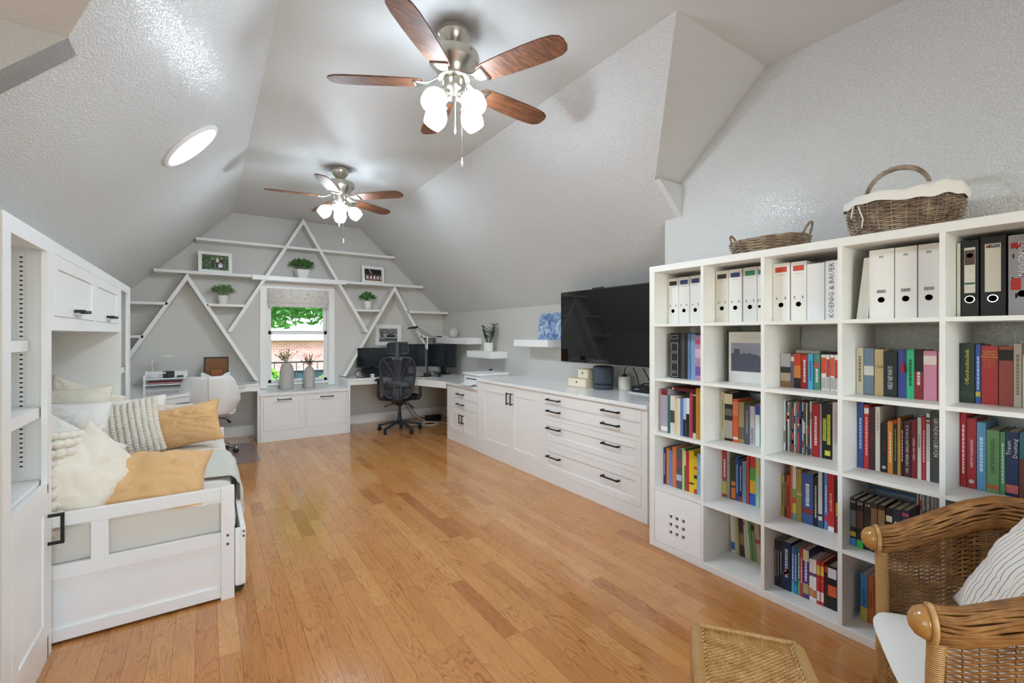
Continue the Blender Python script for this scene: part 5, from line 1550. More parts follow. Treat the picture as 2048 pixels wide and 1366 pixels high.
 ]),
 (3, 3, 2.64, 0.3922, [
  (0.686, 0.68, 0.2758, '#d9d7d2', 'thin magazine in the packed row, fourth column fourth shelf', {'kind': 'mag'}),
  (0.68, 0.674, 0.2768, '#c0392c', 'thin magazine in the packed row, fourth column fourth shelf', {'kind': 'mag'}),
  (0.674, 0.668, 0.2778, '#d8d6d0', 'thin magazine in the packed row, fourth column fourth shelf', {'kind': 'mag'}),
  (0.667, 0.661, 0.2788, '#e2e0da', 'thin magazine in the packed row, fourth column fourth shelf', {'kind': 'mag'}),
  (0.661, 0.655, 0.2798, '#8a8276', 'thin magazine in the packed row, fourth column fourth shelf', {'kind': 'mag'}),
  (0.655, 0.649, 0.2818, '#b8ae9c', 'thin magazine in the packed row, fourth column fourth shelf', {'kind': 'mag'}),
  (0.649, 0.643, 0.2828, '#c9bfae', 'thin magazine in the packed row, fourth column fourth shelf', {'kind': 'mag'}),
  (0.642, 0.636, 0.2838, '#a89c88', 'thin magazine in the packed row, fourth column fourth shelf', {'kind': 'mag'}),
  (0.636, 0.63, 0.2848, '#cfc6b4', 'thin magazine in the packed row, fourth column fourth shelf', {'kind': 'mag'}),
  (0.63, 0.624, 0.2858, '#8f9aa8', 'thin magazine in the packed row, fourth column fourth shelf', {'kind': 'mag'}),
  (0.624, 0.618, 0.2868, '#bdb3a0', 'thin magazine in the packed row, fourth column fourth shelf', {'kind': 'mag'}),
  (0.618, 0.612, 0.2878, '#9a8f7c', 'thin magazine in the packed row, fourth column fourth shelf', {'kind': 'mag'}),
  (0.612, 0.606, 0.2888, '#c4bba8', 'thin magazine in the packed row, fourth column fourth shelf', {'kind': 'mag'}),
 ]),
 (4, 1, 2.611, 1.0946, [
  (0.539, 0.494, 0.2444, '#14281f', 'dark green textbook with yellow lettering, fifth column second shelf', {'t': ('Offsetdrucktechnik', '#d8cf3c', 'up', 0.6, 0.4, 0.6), 'b': [(0.1, 0.2, '#2c3c28')]}),
  (0.493, 0.477, 0.2404, '#2c4f9c', 'blue book with a yellow foot, fifth column second shelf', {'b': [(0.12, 0.2, '#c8b83c')], 'd': '#b8c8e8'}),
  (0.476, 0.428, 0.2364, '#b01c24', 'thick red dictionary with yellow lettering, fifth column second shelf', {'dic': 1}),
  (0.427, 0.387, 0.2354, '#9c3a30', 'brown red book with a black tag, fifth column second shelf', {'b': [(0.76, 0.94, '#1a1616')]}),
  (0.387, 0.365, 0.2454, '#c4bcab', 'beige book with a small oval emblem, fifth column second shelf', {'d': '#8a8270'}),
  (0.364, 0.354, 0.2034, '#d8d0bc', 'cream book at the picture edge, fifth column second shelf', {}),
 ]),
 (4, 2, 2.612, 0.7434, [
  (0.539, 0.52, 0.3066, '#b42028', 'tall red book with white script marks, fifth column third shelf', {'d': '#f0d0d0'}),
  (0.519, 0.49, 0.2866, '#ac2028', 'red plant guide with white lettering, fifth column third shelf', {'t': ('ZIMMERPFLANZEN', '#f4ecec', 'down', 0.5, 0.38, 0.5), 'ring': 1}),
  (0.489, 0.462, 0.2756, '#5f9ecb', 'sky blue plant guide, fifth column third shelf', {'d': '#cfe4f4'}),
  (0.461, 0.424, 0.2496, '#6f9a62', 'sage green garden guide with black lettering, fifth column third shelf', {'t': ('GARTENPFLANZEN', '#16281a', 'up', 0.56, 0.42, 0.58), 'b': [(0.06, 0.12, '#c8602c')]}),
  (0.424, 0.409, 0.2466, '#62a070', 'slim green book, fifth column third shelf', {'d': '#d8ecd8'}),
  (0.408, 0.373, 0.2516, '#1c3262', 'navy dream book with white lettering, fifth column third shelf', {'t': ('Traum\nDeutung', '#f0f2f8', 'up', 0.34, 0.8, 0.75), 'b': [(0.05, 0.18, '#d86a6a')]}),
  (0.372, 0.354, 0.2536, '#2f7288', 'teal book with a brown foot, fifth column third shelf', {'b': [(0, 0.6, '#7a4030')]}),
 ]),
 (4, 3, 2.526, 0.3922, [
  (0.539, 0.53, 0.2798, '#16171a', 'thin black book in shadow at the left end, fifth column fourth shelf', {}),
  (0.529, 0.518, 0.2868, '#1d1e20', 'black book with a grey rim behind the armchair, fifth column fourth shelf', {'b': [(0.9, 0.93, '#b0b0b0')]}),
  (0.518, 0.501, 0.2998, '#17181b', 'black book in shadow beside the emblem one, fifth column fourth shelf', {'b': [(0.93, 0.95, '#c0c0c0')]}),
  (0.5, 0.462, 0.3208, '#131416', 'thick black book with a pale round emblem, fifth column fourth shelf', {'ring': 1}),
  (0.462, 0.436, 0.3228, '#9a958c', 'grey book with dark letter marks, fifth column fourth shelf', {'b': [(0.8, 0.9, '#a04a48')]}),
  (0.436, 0.413, 0.3258, '#8d8880', 'taupe book with dark bands, fifth column fourth shelf', {'b': [(0.7, 0.82, '#26262a')]}),
  (0.413, 0.349, 0.3292, '#1b1c20', 'very thick black book behind the armchair, fifth column fourth shelf', {}),
 ]),
 (3, 4, 2.545, 0.04, [
  (0.865, 0.836, 0.218, '#3f86b4', 'blue comic with a yellow foot, fourth column bottom shelf', {'t': ('DEAD MAN', '#101418', 'up', 0.36, 0.55, 0.5), 'b': [(0, 0.3, '#c8b04a')]}),
  (0.836, 0.814, 0.222, '#c46a34', 'orange comic next to the blue one, fourth column bottom shelf', {'t': ('DEAD MAN', '#101418', 'up', 0.36, 0.55, 0.5)}),
 ]),
]
# ------------------------------------------------------------------ bookcase
KX, KY, PIT, KT = 2.419, 1.9867, .3512, .018
kc = thing('bookcase', 'large white cube bookcase of five by five compartments on the right', 'bookcase', (2.61, 1.08, 0))
KD = 2.806
MB().box(KX, KD, KY - 1.82, KY, 1.78, 1.82).build('top_panel', M_KALLAX, kc, bevel=.0015)
MB().box(KX, KD, KY - 1.82, KY, 0, .04).build('bottom_panel', M_KALLAX, kc, bevel=.0015)
for y in (KY - .04, KY - 1.82): MB().box(KX, KD, y, y + .04, .04, 1.78).build('side_panel', M_KALLAX, kc, bevel=.0015)
dv = [KY - .04 + .008 - PIT * i for i in range(6)]
for i in range(1, 5): MB().box(KX, KD, dv[i] - KT / 2, dv[i] + KT / 2, .04, 1.78).build('divider', M_KALLAX, kc)
sv = [.04 - .008 + PIT * i for i in range(6)]
for i in range(1, 5):
    for c in range(5):
        a = KY - .04 if c == 0 else dv[c] - KT / 2
        bb = KY - 1.82 + .04 if c == 4 else dv[c + 1] + KT / 2
        MB().box(KX + .001, KD, bb, a, sv[i] - KT / 2, sv[i] + KT / 2).build('shelf', M_KALLAX, kc)
# perforated door in the lower left compartment
b = MB()
y1, y0, z0, z1 = KY - .043, dv[1] + KT / 2 + .003, .043, sv[1] - KT / 2 - .003
hy = [1.823, 1.778, 1.733]; hz = [.232, .183, .134]; hs = .011
ys = sorted([y0, y1] + [q for h in hy for q in (h - hs, h + hs)]); zs = sorted([z0, z1] + [q for h in hz for q in (h - hs, h + hs)])
for i in range(len(ys) - 1):
    for j in range(len(zs) - 1):
        cy, cz = (ys[i] + ys[i + 1]) / 2, (zs[j] + zs[j + 1]) / 2
        if not any(abs(cy - h) < hs for h in hy) or not any(abs(cz - h) < hs for h in hz):
            b.box(KX + .002, KX + .02, ys[i], ys[i + 1], zs[j], zs[j + 1])
b.build('door', M_TRIM, kc)
MB().box(KX + .07, KD - .02, y0, y1, z0, z1).build('door_box', mat('box_inside_dark', '#4a3f3a', .8), kc)

CM = {}
def cmat(c, r=.5):
    if (c, r) not in CM: CM[(c, r)] = mat('print_' + c.lstrip('#') + ('_g' if r < .4 else ''), c, r, coat=0)
    return CM[(c, r)]
M_PAGES = ramp_mat('book_pages', [(.35, '#c9bea6'), (.65, '#efe8d8')], tex='NOISE', scale=60, stretch=(.2, 30, .2), rough=.9)
rb = random.Random(21)
def spine_text(o, X, y0, y1, z0, h, t, wth):
    body, col, d, ln, f, cz = (list(t) + [.5])[:6] if len(t) < 6 else t
    cy = (y0 + y1) / 2
    pos = (X - .0009, cy, z0 + h * cz)
    if d == 'up': text_mesh(body, cmat(col), o, pos, (0, 0, 1), (0, 1, 0), wth * f * (.62 if '\n' in body else 1), 'title', fit=h * ln)
    elif d == 'down': text_mesh(body, cmat(col), o, pos, (0, 0, -1), (0, -1, 0), wth * f, 'title', fit=h * ln)
    else: text_mesh(body, cmat(col), o, pos, (0, -1, 0), (0, 0, 1), wth * f * 1.25, 'title', fit=wth * .84)
def make_book(X, z0, y1, y0, h, col, label, ex, group):
    wth = y1 - y0
    g = .0006
    y0 += g; y1 -= g
    kind = ex.get('kind', 'book')
    lean = ex.get('lean', 0)
    X += rb.uniform(-.003, .003) if kind not in ('binder',) else 0
    depth = {'binder': .235, 'file': .22, 'mag': .12}.get(kind, min(.19, h * .68))
    depth = min(depth, KD - .006 - X)
    def sh(pts): return pts
    nm = {'binder': 'ring_binder', 'file': 'magazine_file' if 'file' in label else 'folder', 'mag': 'magazine'}.get(kind, 'book')
    b = MB()
    S = Matrix.Identity(4)
    if lean:
        S = Matrix.Translation((0, 0, z0)) @ Matrix(((1, 0, 0, 0), (0, 1, lean / h, 0), (0, 0, 1, 0), (0, 0, 0, 1))) @ Matrix.Translation((0, 0, -z0))
        b.M = S
    m = cmat(col, .38 if kind == 'book' else .5)
    if kind in ('binder', 'file', 'mag'):
        b.box(X, X + depth, y0, y1, z0, z0 + h)
        o = b.build(nm, m, bevel=.0015)
    else:
        t = min(.0025, wth * .12)
        b.box(X, X + .003, y0, y1, z0, z0 + h)
        b.box(X + .003, X + depth, y0, y0 + t, z0, z0 + h); b.box(X + .003, X + depth, y1 - t, y1, z0, z0 + h)
        o = b.build(nm, m)
        q = MB(S if lean else None).box(X + .003, X + depth - .003, y0 + t, y1 - t, z0 + .002, z0 + h - .003)
        q.build('pages', M_PAGES, o, world=True)
    tag(o, label, {'binder': 'binder', 'file': 'file', 'mag': 'magazine'}.get(kind, 'book'), group)
    XS = X - .0004
    bands = list(ex.get('b', []))
    if kind == 'mag' and rb.random() < .8:
        for _ in range(3):
            a = rb.random() * .8
            bands.append((a, a + rb.uniform(.03, .16), rb.choice(['#1d1d1d', '#e8e8e8', '#b23a48', '#3a5a8a', '#8a8a80'])))
    if bands or ex.get('d') or ex.get('s') or ex.get('koch') or ex.get('panels') or ex.get('swirl'):
        pm = MB(S if lean else None); ml = []
        def use(c):
            c_ = cmat(c)
            if c_ not in ml: ml.append(c_)
            pm.cur = ml.index(c_)
        for f0, f1, c in bands:
            use(c); pm.box(XS, X, y0 + .0004, y1 - .0004, z0 + h * f0, z0 + h * f1)
        if ex.get('s'):
            use('#2a2a2a')
            for k in range(3):
                yy = y0 + (k + .7) / 3.6 * (y1 - y0)
                pm.box(XS, X, yy, yy + (y1 - y0) * .09, z0 + .01, z0 + h * .36)
        if ex.get('d'):
            use(ex['d'])
            zz_ = z0 + h * rb.uniform(.18, .3)
            while zz_ < z0 + h * rb.uniform(.74, .84):
                L_ = rb.uniform(.006, .016)
                clear = not any(f0 * h - .004 < zz_ - z0 < f1 * h + .004 for f0, f1, c in bands)
                if clear: pm.box(XS - .0001, X, (y0 + y1) / 2 - wth * .16, (y0 + y1) / 2 + wth * .16, zz_, zz_ + L_)
                zz_ += L_ + .003
        if ex.get('panels'):
            use('#c9c9c9')
            for f0, f1 in ((.03, .12), (.15, .34), (.37, .56), (.59, .78), (.87, .95)):
                a, c, d_, e_ = z0 + h * f0, z0 + h * f1, y0 + .006, y1 - .004
                pm.box(XS, X, d_, e_, a, a + .002).box(XS, X, d_, e_, c - .002, c).box(XS, X, d_, d_ + .002, a, c).box(XS, X, e_ - .002, e_, a, c)
        if ex.get('swirl'):
            use('#e0702a')
            for k in range(10):
                a = k / 10 * 5; yy = (y0 + y1) / 2 + .011 * cos(a); zc_ = z0 + h * (.3 + .012 * k)
                pm.box(XS - .0001, X, yy - .005, yy + .005, zc_, zc_ + .012)
        if ex.get('koch'):
            use('#d9dc3a')
            pm.box(XS, X, y0 + wth * .58, y0 + wth * .88, z0 + h * .32, z0 + h * .72); pm.box(XS, X, y0 + wth * .18, y0 + wth * .48, z0 + h * .26, z0 + h * .8)
            pm.box(XS, X, y0 + wth * .18, y0 + wth * .7, z0 + h * .06, z0 + h * .15)
        if pm.v: pm.build('spine_print', ml, o, kind='stuff' if len(pm.v) > 8 else None)
    if ex.get('t'): spine_text(o, X, y0, y1, z0, h, ex['t'], wth)
    if ex.get('koch'):
        text_mesh('DAS EINFACHSTE', cmat('#191919'), o, (X - .001, y0 + wth * .73, z0 + h * .52), (0, 0, 1), (0, 1, 0), wth * .24, fit=h * .37)
        text_mesh('KOCHBUCH DER WELT', cmat('#191919'), o, (X - .001, y0 + wth * .33, z0 + h * .53), (0, 0, 1), (0, 1, 0), wth * .24, fit=h * .5)
    if ex.get('dic'):
        for i, (s_, c_) in enumerate((("Cassell's", '#f2cf4a'), ('German', '#f2cf4a'), ('Dictionary', '#f2cf4a'), ('German-', '#e0722c'), ('English', '#e0722c'), ('English-', '#e0722c'), ('German', '#e0722c'))):
            text_mesh(s_, cmat(c_), o, (X - .001, (y0 + y1) / 2, z0 + h * (.9 - .045 * i)), (0, -1, 0), (0, 0, 1), .0115, fit=-1)
    if ex.get('ring'):
        MB().lathe([(wth * .22, 0), (wth * .28, .0004), (wth * .28, .0008), (wth * .22, .0008)], n=20, M=Matrix.Rotation(R(-90), 4, 'Y'), c=(X - .0001, (y0 + y1) / 2, z0 + h * (.1 if ex.get('t') else .82))).build('emblem', cmat('#c8c4ba'), o)
    if ex.get('tassel'):
        MB().tube([(X - .002, y0 + wth * .3, z0 + h), (X - .004, y0 + wth * .3, z0 + h * .74)], .0008, 5).lathe([(.002, 0), (.007, -.02), (.009, -.042), (.001, -.042)], c=(X - .008, y0 + wth * .3, z0 + h * .74), n=10).build('tassel', cmat('#b01c2c'), o)
    if kind == 'binder':
        cy = (y0 + y1) / 2
        Rm = Matrix.Rotation(R(-90), 4, 'Y')
        rr = min(.0125, wth * .3)
        zh = z0 + (.085 if not ex.get('big') else .072)
        MB().lathe([(rr, 0), (.001, 0)], n=20, M=Rm, c=(X - .0008, cy, zh)).build('finger_hole', M_BLACK, o)
        if ex.get('big'):
            MB().lathe([(rr, 0), (rr, .0015), (rr + .0025, .0015), (rr + .003, 0)], n=24, M=Rm, c=(X - .0006, cy, zh)).build('ring', M_CHROME, o)
            la = MB().box(X - .0008, X, cy - wth * .31, cy + wth * .31, z0 + .098, z0 + h - .03).build('label_card', cmat(ex['lab'] or '#a9a7ab'), o) if ex.get('lab') else None
            if la:
                ln = MB()
                for k in range(4): ln.box(X - .001, X - .0008, cy - wth * .31, cy + wth * .31, z0 + .12 + k * .032, z0 + .1205 + k * .032)
                ln.build('rules', cmat('#a39c90'), la, kind='stuff')
        elif ex.get('lab'):
            MB().box(X - .0008, X, cy - wth * .34, cy + wth * .34, z0 + h - .047, z0 + h - .02).build('label_patch', cmat(ex['lab']), o)
            q = MB()
            for s_ in (-1, 1): q.box(X - .0007, X, cy + s_ * wth * .26 - .003, cy + s_ * wth * .26 + .003, zh + .028, zh + .042)
            q.box(X - .0007, X, cy - wth * .22, cy + wth * .22, z0 + h - .062, z0 + h - .0605)
            q.build('marks', cmat('#8a8a88'), o, kind='stuff')
        if ex.get('bar'):
            q = MB()
            for k in range(9): q.box(X - .0007, X, cy - .016 + k * .0036, cy - .0145 + k * .0036 + (k % 3) * .0004, zh + .030, zh + .044)
            for k in range(3): q.box(X - .0007, X, cy - .008, cy + .008, z0 + h - .032 - k * .003, z0 + h - .0305 - k * .003)
            q.build('barcode', cmat('#55555a'), o, kind='stuff')
        if ex.get('photo'):
            MB().box(X - .0012, X - .0008, cy - wth * .29, cy + wth * .29, z0 + h - .10, z0 + h - .04).build('photo', cmat('#5a463e'), o)
            MB().lathe([(wth * .19, 0), (.001, 0)], n=14, M=Rm, c=(X - .0014, cy, z0 + h - .062)).build('photo_face', cmat('#c99a7c'), o)
            MB().box(X - .0012, X - .0008, cy - wth * .29, cy + wth * .29, z0 + .132, z0 + .140).build('green_strip', cmat('#2f6a54'), o)
        if ex.get('office'):
            MB().box(X - .0013, X - .0008, cy - wth * .27, cy + wth * .20, z0 + h - .046, z0 + h - .034).build('logo_strip', cmat('#1c2338'), o)
            MB().box(X - .0014, X - .0008, cy + wth * .16, cy + wth * .27, z0 + h - .046, z0 + h - .036).build('logo_block', cmat('#b8452f'), o)
            text_mesh('OFFICE', cmat('#f2f2f2'), o, (X - .0016, cy - wth * .06, z0 + h - .040), (0, -1, 0), (0, 0, 1), .010, fit=wth * .36)
        if ex.get('london'):
            text_mesh('LONDON', cmat('#f2f2f4'), o, (X - .0012, cy + wth * .02, z0 + h * .70), (0, 0, -1), (0, -1, 0), .03, fit=.13)
            MB().box(X - .001, X, cy + wth * .05, cy + wth * .4, z0 + h - .05, z0 + h - .03).build('red_band', cmat('#b5242c'), o)
            MB().prism([(cy + wth * .05, z0 + .10), (cy + wth * .4, z0 + .10), (cy + wth * .4, z0 + .135), (cy + wth * .32, z0 + .145), (cy + wth * .05, z0 + .145)], 'x', X - .001, X).build('bus_print', cmat('#c0322c'), o)
            q = MB()
            for k in range(22):
                yy = cy + wth * rb.uniform(-.4, .4); zz_ = z0 + rb.uniform(.01, h - .02)
                q.box(X - .0006, X, yy - .003, yy + .002, zz_, zz_ + rb.uniform(.004, .02))
            q.build('skyline_print', cmat('#33343c'), o, kind='stuff')
    return o
for c, r, X, z0, items in BOOKS:
    for y1, y0, h, col, label, ex in items:
        make_book(X, z0 + .0005, y1, y0, h, col, label, ex, 'packed thin magazines, column %d' % (c + 1) if ex.get('kind') == 'mag' else 'books and binders of the white bookcase')
# face-out calendar, lying books
yl, yr, zz0 = 1.59, 1.262, sv[3] + KT / 2 + .0005
cl = thing('calendar', 'white calendar facing outward with a misty skyline photo, second column second shelf', 'calendar', (2.60, 1.42, zz0))
MB().box(2.60, 2.606, 1.272, 1.545, zz0, zz0 + .297).build('sheet', cmat('#e6e5e2'), cl)
MB().box(2.607, 2.625, 1.275, 1.560, zz0, zz0 + .305).build('back_board', cmat('#2a2624'), cl)
MB().box(2.5992, 2.60, 1.272, 1.530, zz0 + .066, zz0 + .232).build('photo', ramp_mat('misty_sky', [(.2, '#7f8496'), (.8, '#c3cadc')], scale=2, stretch=(1, 1, 4)), cl)
b = MB()
sk = [(1.530, .066), (1.272, .066), (1.272, .118), (1.30, .122), (1.32, .128), (1.335, .150), (1.36, .155), (1.375, .165), (1.40, .168), (1.42, .178), (1.425, .170), (1.45, .172), (1.452, .185), (1.455, .172), (1.475, .168), (1.478, .195), (1.51, .198), (1.513, .172), (1.530, .170)]
b.prism([(y, zz0 + z_) for y, z_ in sk], 'x', 2.5988, 2.5992).build('silhouette', cmat('#4e5160'), cl)
text_mesh('KALENDER', cmat('#cfcfcf'), cl, (2.5988, 1.37, zz0 + .262), (0, -1, 0), (0, 0, 1), .03, fit=.17)
def lying(name, label, x0, x1, y0, y1, z, t, c):
    o = MB().box(x0, x1, y0, y1, z, z + t).build(name, cmat(c), bevel=.001)
    q = MB().box(x0 + .003, x1 - .002, y0 - .0008, y1 + .0008, z + .0025, z + t - .0025).build('pages', M_PAGES, o)
    tag(o, label, 'book', 'books lying on top of the upright rows')
    return o
zr = lambda r: (sv[4 - r] + KT / 2) if r < 4 else .04
o = lying('book', 'maroon book with a white round mark lying across the row, first column third shelf', 2.497, 2.68, 1.668, 1.878, zr(2) + .2745, .020, '#6e1a26')
MB().lathe([(.005, 0), (.0075, 0), (.0075, .0006), (.005, .0006)], n=18, M=Matrix.Rotation(R(-90), 4, 'Y'), c=(2.4969, 1.862, zr(2) + .285)).build('round_mark', cmat('#e8e0dc'), o)
lying('book', 'dark book lying above the row, second column third shelf', 2.70, 2.80, 1.40, 1.54, zr(2) + .285, .03, '#2c2a2a')
lying('book', 'flat white book lying behind the row, third column second shelf', 2.70, 2.80, 1.10, 1.215, zr(1) + .178, .018, '#dcd8cc')
lying('book', 'flat black book lying behind the row, third column second shelf', 2.70, 2.80, .985, 1.09, zr(1) + .178, .012, '#26221e')
for k, (c_, n_) in enumerate((('#34507a', 'blue'), ('#8a7a4a', 'gold'), ('#4a3a34', 'brown'))):
    lying('book', n_ + ' comic lying stacked behind the manga row, fourth column fourth shelf', 2.70, 2.80, .695, .88 - k * .004, zr(3) + .235 + k * .013, .012, c_)
for k, (c_, n_, y_) in enumerate((('#4a2a4a', 'plum', 1.06), ('#b03a3a', 'red', 1.02), ('#2a6a7a', 'teal', .98))):
    lying('book', n_ + ' paperback lying behind the row, third column bottom shelf', 2.72, 2.80, .93, y_, zr(4) + .236 + k * .02, .018, c_)
# ------------------------------------------------------------------ daybed
bd = thing('daybed', 'white wooden pull-out daybed standing in the wall unit on the left', 'bed', (-.5, 3.75, 0))
def end_frame(y, near):
    t = .03
    fr_ = MB().box(.061, .121, y, y + .045, 0, .582).build('post', M_WHITE, bd, bevel=.002)
    MB().box(-1.20, -1.14, y, y + .045, 0, .582).build('post', M_WHITE, bd, bevel=.002)
    MB().box(-1.14, .061, y + .006, y + t + .006, .522, .580).build('top_rail', M_WHITE, bd, bevel=.002)
    MB().box(-.440, -.378, y + .008, y + .03, .35, .522).build('slat', M_WHITE, bd, bevel=.0015)
    MB().box(-.86, -.80, y + .008, y + .03, .35, .522).build('slat', M_WHITE, bd, bevel=.0015)
    MB().box(-1.14, .061, y + .006, y + .03, .288, .350).build('middle_rail', M_WHITE, bd, bevel=.0015)
    MB().box(-1.14, .061, y + .006, y + .03, .014, .070).build('bottom_rail', M_WHITE, bd, bevel=.0015)
    MB().box(-1.14, .061, y + .018, y + .026, .070, .288).build('panel', M_WHITE, bd)
    if near:
        for z_ in (.30, .345):
            MB().lathe([(.007, 0), (.007, .002), (.003, .002), (.003, .001)], n=12, M=Matrix.Rotation(R(90), 4, 'X'), c=(.091, y, z_ - .012)).build('bolt', mat('bolt_bronze', '#6a5a4a', .4, metal=.8), fr_)
end_frame(2.79, True)
end_frame(4.585, False)
MB().box(.09, .118, 2.835, 4.585, .17, .285).build('side_rail', M_WHITE, bd, bevel=.002)
MB().box(-1.14, .09, 2.835, 4.585, .26, .286).build('slat_base', mat('pine_slats', '#c9ab82', .6), bd)
tr = thing('trundle_drawer', 'white wheeled trundle front pulled slightly out from under the daybed', 'drawer', (.15, 3.75, 0))
MB().box(.150, .174, 2.825, 4.62, .045, .342).build('front', M_WHITE, tr, bevel=.002)
MB().box(.125, .150, 2.825, 2.85, .045, .342).build('end_board', M_WHITE, tr, bevel=.002)
MB().box(-1.10, .150, 2.86, 4.60, .05, .065).build('base', MATS['pine_slats'], tr)
for z_ in (.325, .30):
    MB().lathe([(.006, 0), (.006, .002), (.002, .002)], n=12, M=Matrix.Rotation(R(90), 4, 'X'), c=(.164, 2.825, z_)).build('bolt', MATS['bolt_bronze'], tr)
for y_ in (2.86, 4.55):
    b = MB().box(.13, .165, y_ - .012, y_ + .012, .03, .046); b.build('wheel_plate', M_CHROME, tr)
    MB().lathe([(.001, -.008), (.02, -.008), (.022, 0), (.02, .008), (.001, .008)], n=16, M=Matrix.Rotation(R(90), 4, 'X'), c=(.148, y_, .022)).build('wheel', M_BLACK, tr, smooth=True, flat_angle=40)

M_SHEET = mat('mattress_cover', '#e3ddd2', .85, bump=(14, .004, 3), sheen=.3)
def mattress(u, v):
    # closed cross-section along u, length v (Y)
    a = 2 * pi * u
    e = .28
    cx, cz = cos(a), sin(a)
    x = (abs(cx) ** e) * (1 if cx > 0 else -1); z_ = (abs(cz) ** e) * (1 if cz > 0 else -1)
    y = 2.845 + 1.735 * v
    edge = min(v, 1 - v)
    sh_ = 1 - .04 * max(0, 1 - edge / .02)
    wr = .006 * noise.noise(Vector((x * 3, y * 5, z_ * 4))) + .010 * max(0, 1 - v / .12) * noise.noise(Vector((x * 9 + z_ * 4, y * 3, 1.7)))
    return Vector((-.525 + x * (.655 * sh_ + wr), y, .395 + z_ * (.105 * sh_ + wr)))
b = MB(); b.grid(mattress, 72, 60, close_u=True)
n0 = 61
b.f.append(tuple(i * n0 for i in range(71, -1, -1))); b.mi.append(0)
b.f.append(tuple(i * n0 + 60 for i in range(72))); b.mi.append(0)
mo = b.build('mattress', M_SHEET, smooth=True, flat_angle=60)
tag(mo, 'thick mattress in a pale cover on the daybed', 'mattress')

M_THROW = mat('throw_knit', '#d5d2c6', .95, bump=(260, .0012), sheen=.4)
def throw(u, v):
    y = 3.30 + .72 * v + .012 * sin(u * 9)
    s = u * 1.02
    L1 = .60
    wr = .006 * noise.noise(Vector((u * 7, v * 6, 0)))
    if s < L1: x, z_ = -.50 + s, .507 + wr + .006
    else:
        q = s - L1; rr = .06
        if q < rr * pi / 2: a = q / rr; x, z_ = .10 + rr * sin(a), .447 + rr * cos(a) + .006
        else: x, z_ = .160 + .012 * sin(v * 23) * min(1, (q - rr * pi / 2) / .06) + .012, .447 + .006 - (q - rr * pi / 2)
    return Vector((x + wr, y, max(z_, .24)))
b = MB(); b.grid(lambda u, v: throw(u * .82, v), 60, 50)
th = b.build('throw_blanket', M_THROW, smooth=True)
q = th.modifiers.new('thickness', 'SOLIDIFY'); q.thickness = .006; q.offset = 1
tag(th, 'grey cream knitted throw with fringe across the daybed', 'blanket')
b = MB(); rg = random.Random(2)
for i in range(110):
    p = throw(.815, i / 109) + Vector((.004, 0, 0))
    b.tube([p, p + Vector((rg.uniform(0, .008), rg.uniform(-.004, .004), -.03)), p + Vector((rg.uniform(0, .012), rg.uniform(-.008, .008), -.065))], [.0022, .002, .003], 4)
b.build('fringe', M_THROW, th, kind='stuff')

# ------------------------------------------------------------------ pillows
def pillow_pt(u, v, w_, h_, t_, sgn, seed, pinch=.10, wr=1):
    x, y = u * 2 - 1, v * 2 - 1
    px = x * (1 - pinch * (1 - y * y) * abs(x) ** 3 * .9)
    py = y * (1 - pinch * (1 - x * x) * abs(y) ** 3 * .9)
    k = max(0, (1 - abs(x) ** 2.6)) ** .62 * max(0, (1 - abs(y) ** 2.6)) ** .62
    rad = sqrt(x * x + y * y)
    wv = noise.noise(Vector((x * 2.2 + seed, y * 2.2, sgn * 3))) * .16
    ang = math.atan2(y, x)
    crease = .05 * wr * sin(ang * 9 + seed + 4 * wv) * min(1, rad * 1.2) * max(0, 1 - abs(max(abs(x), abs(y)) - .72) / .35)
    q1 = noise.noise(Vector((x * 1.3 + seed * 3, y * 3.4 + x, sgn + seed))); q2 = noise.noise(Vector((x * 4.0 - y * 1.6, y * 1.5 + seed, sgn * 2 + 9)))
    ridge = max(0, 1 - abs(q1) * 5) ** 2 + .8 * max(0, 1 - abs(q2) * 5) ** 2
    th_ = t_ / 2 * k * (1 + wv + crease) - .0065 * wr * ridge * min(1, k * 3)
    wob = .012 * noise.noise(Vector((x * 1.5, y * 1.5, seed)))
    return Vector((px * w_ / 2, sgn * th_ + wob, py * h_ / 2))
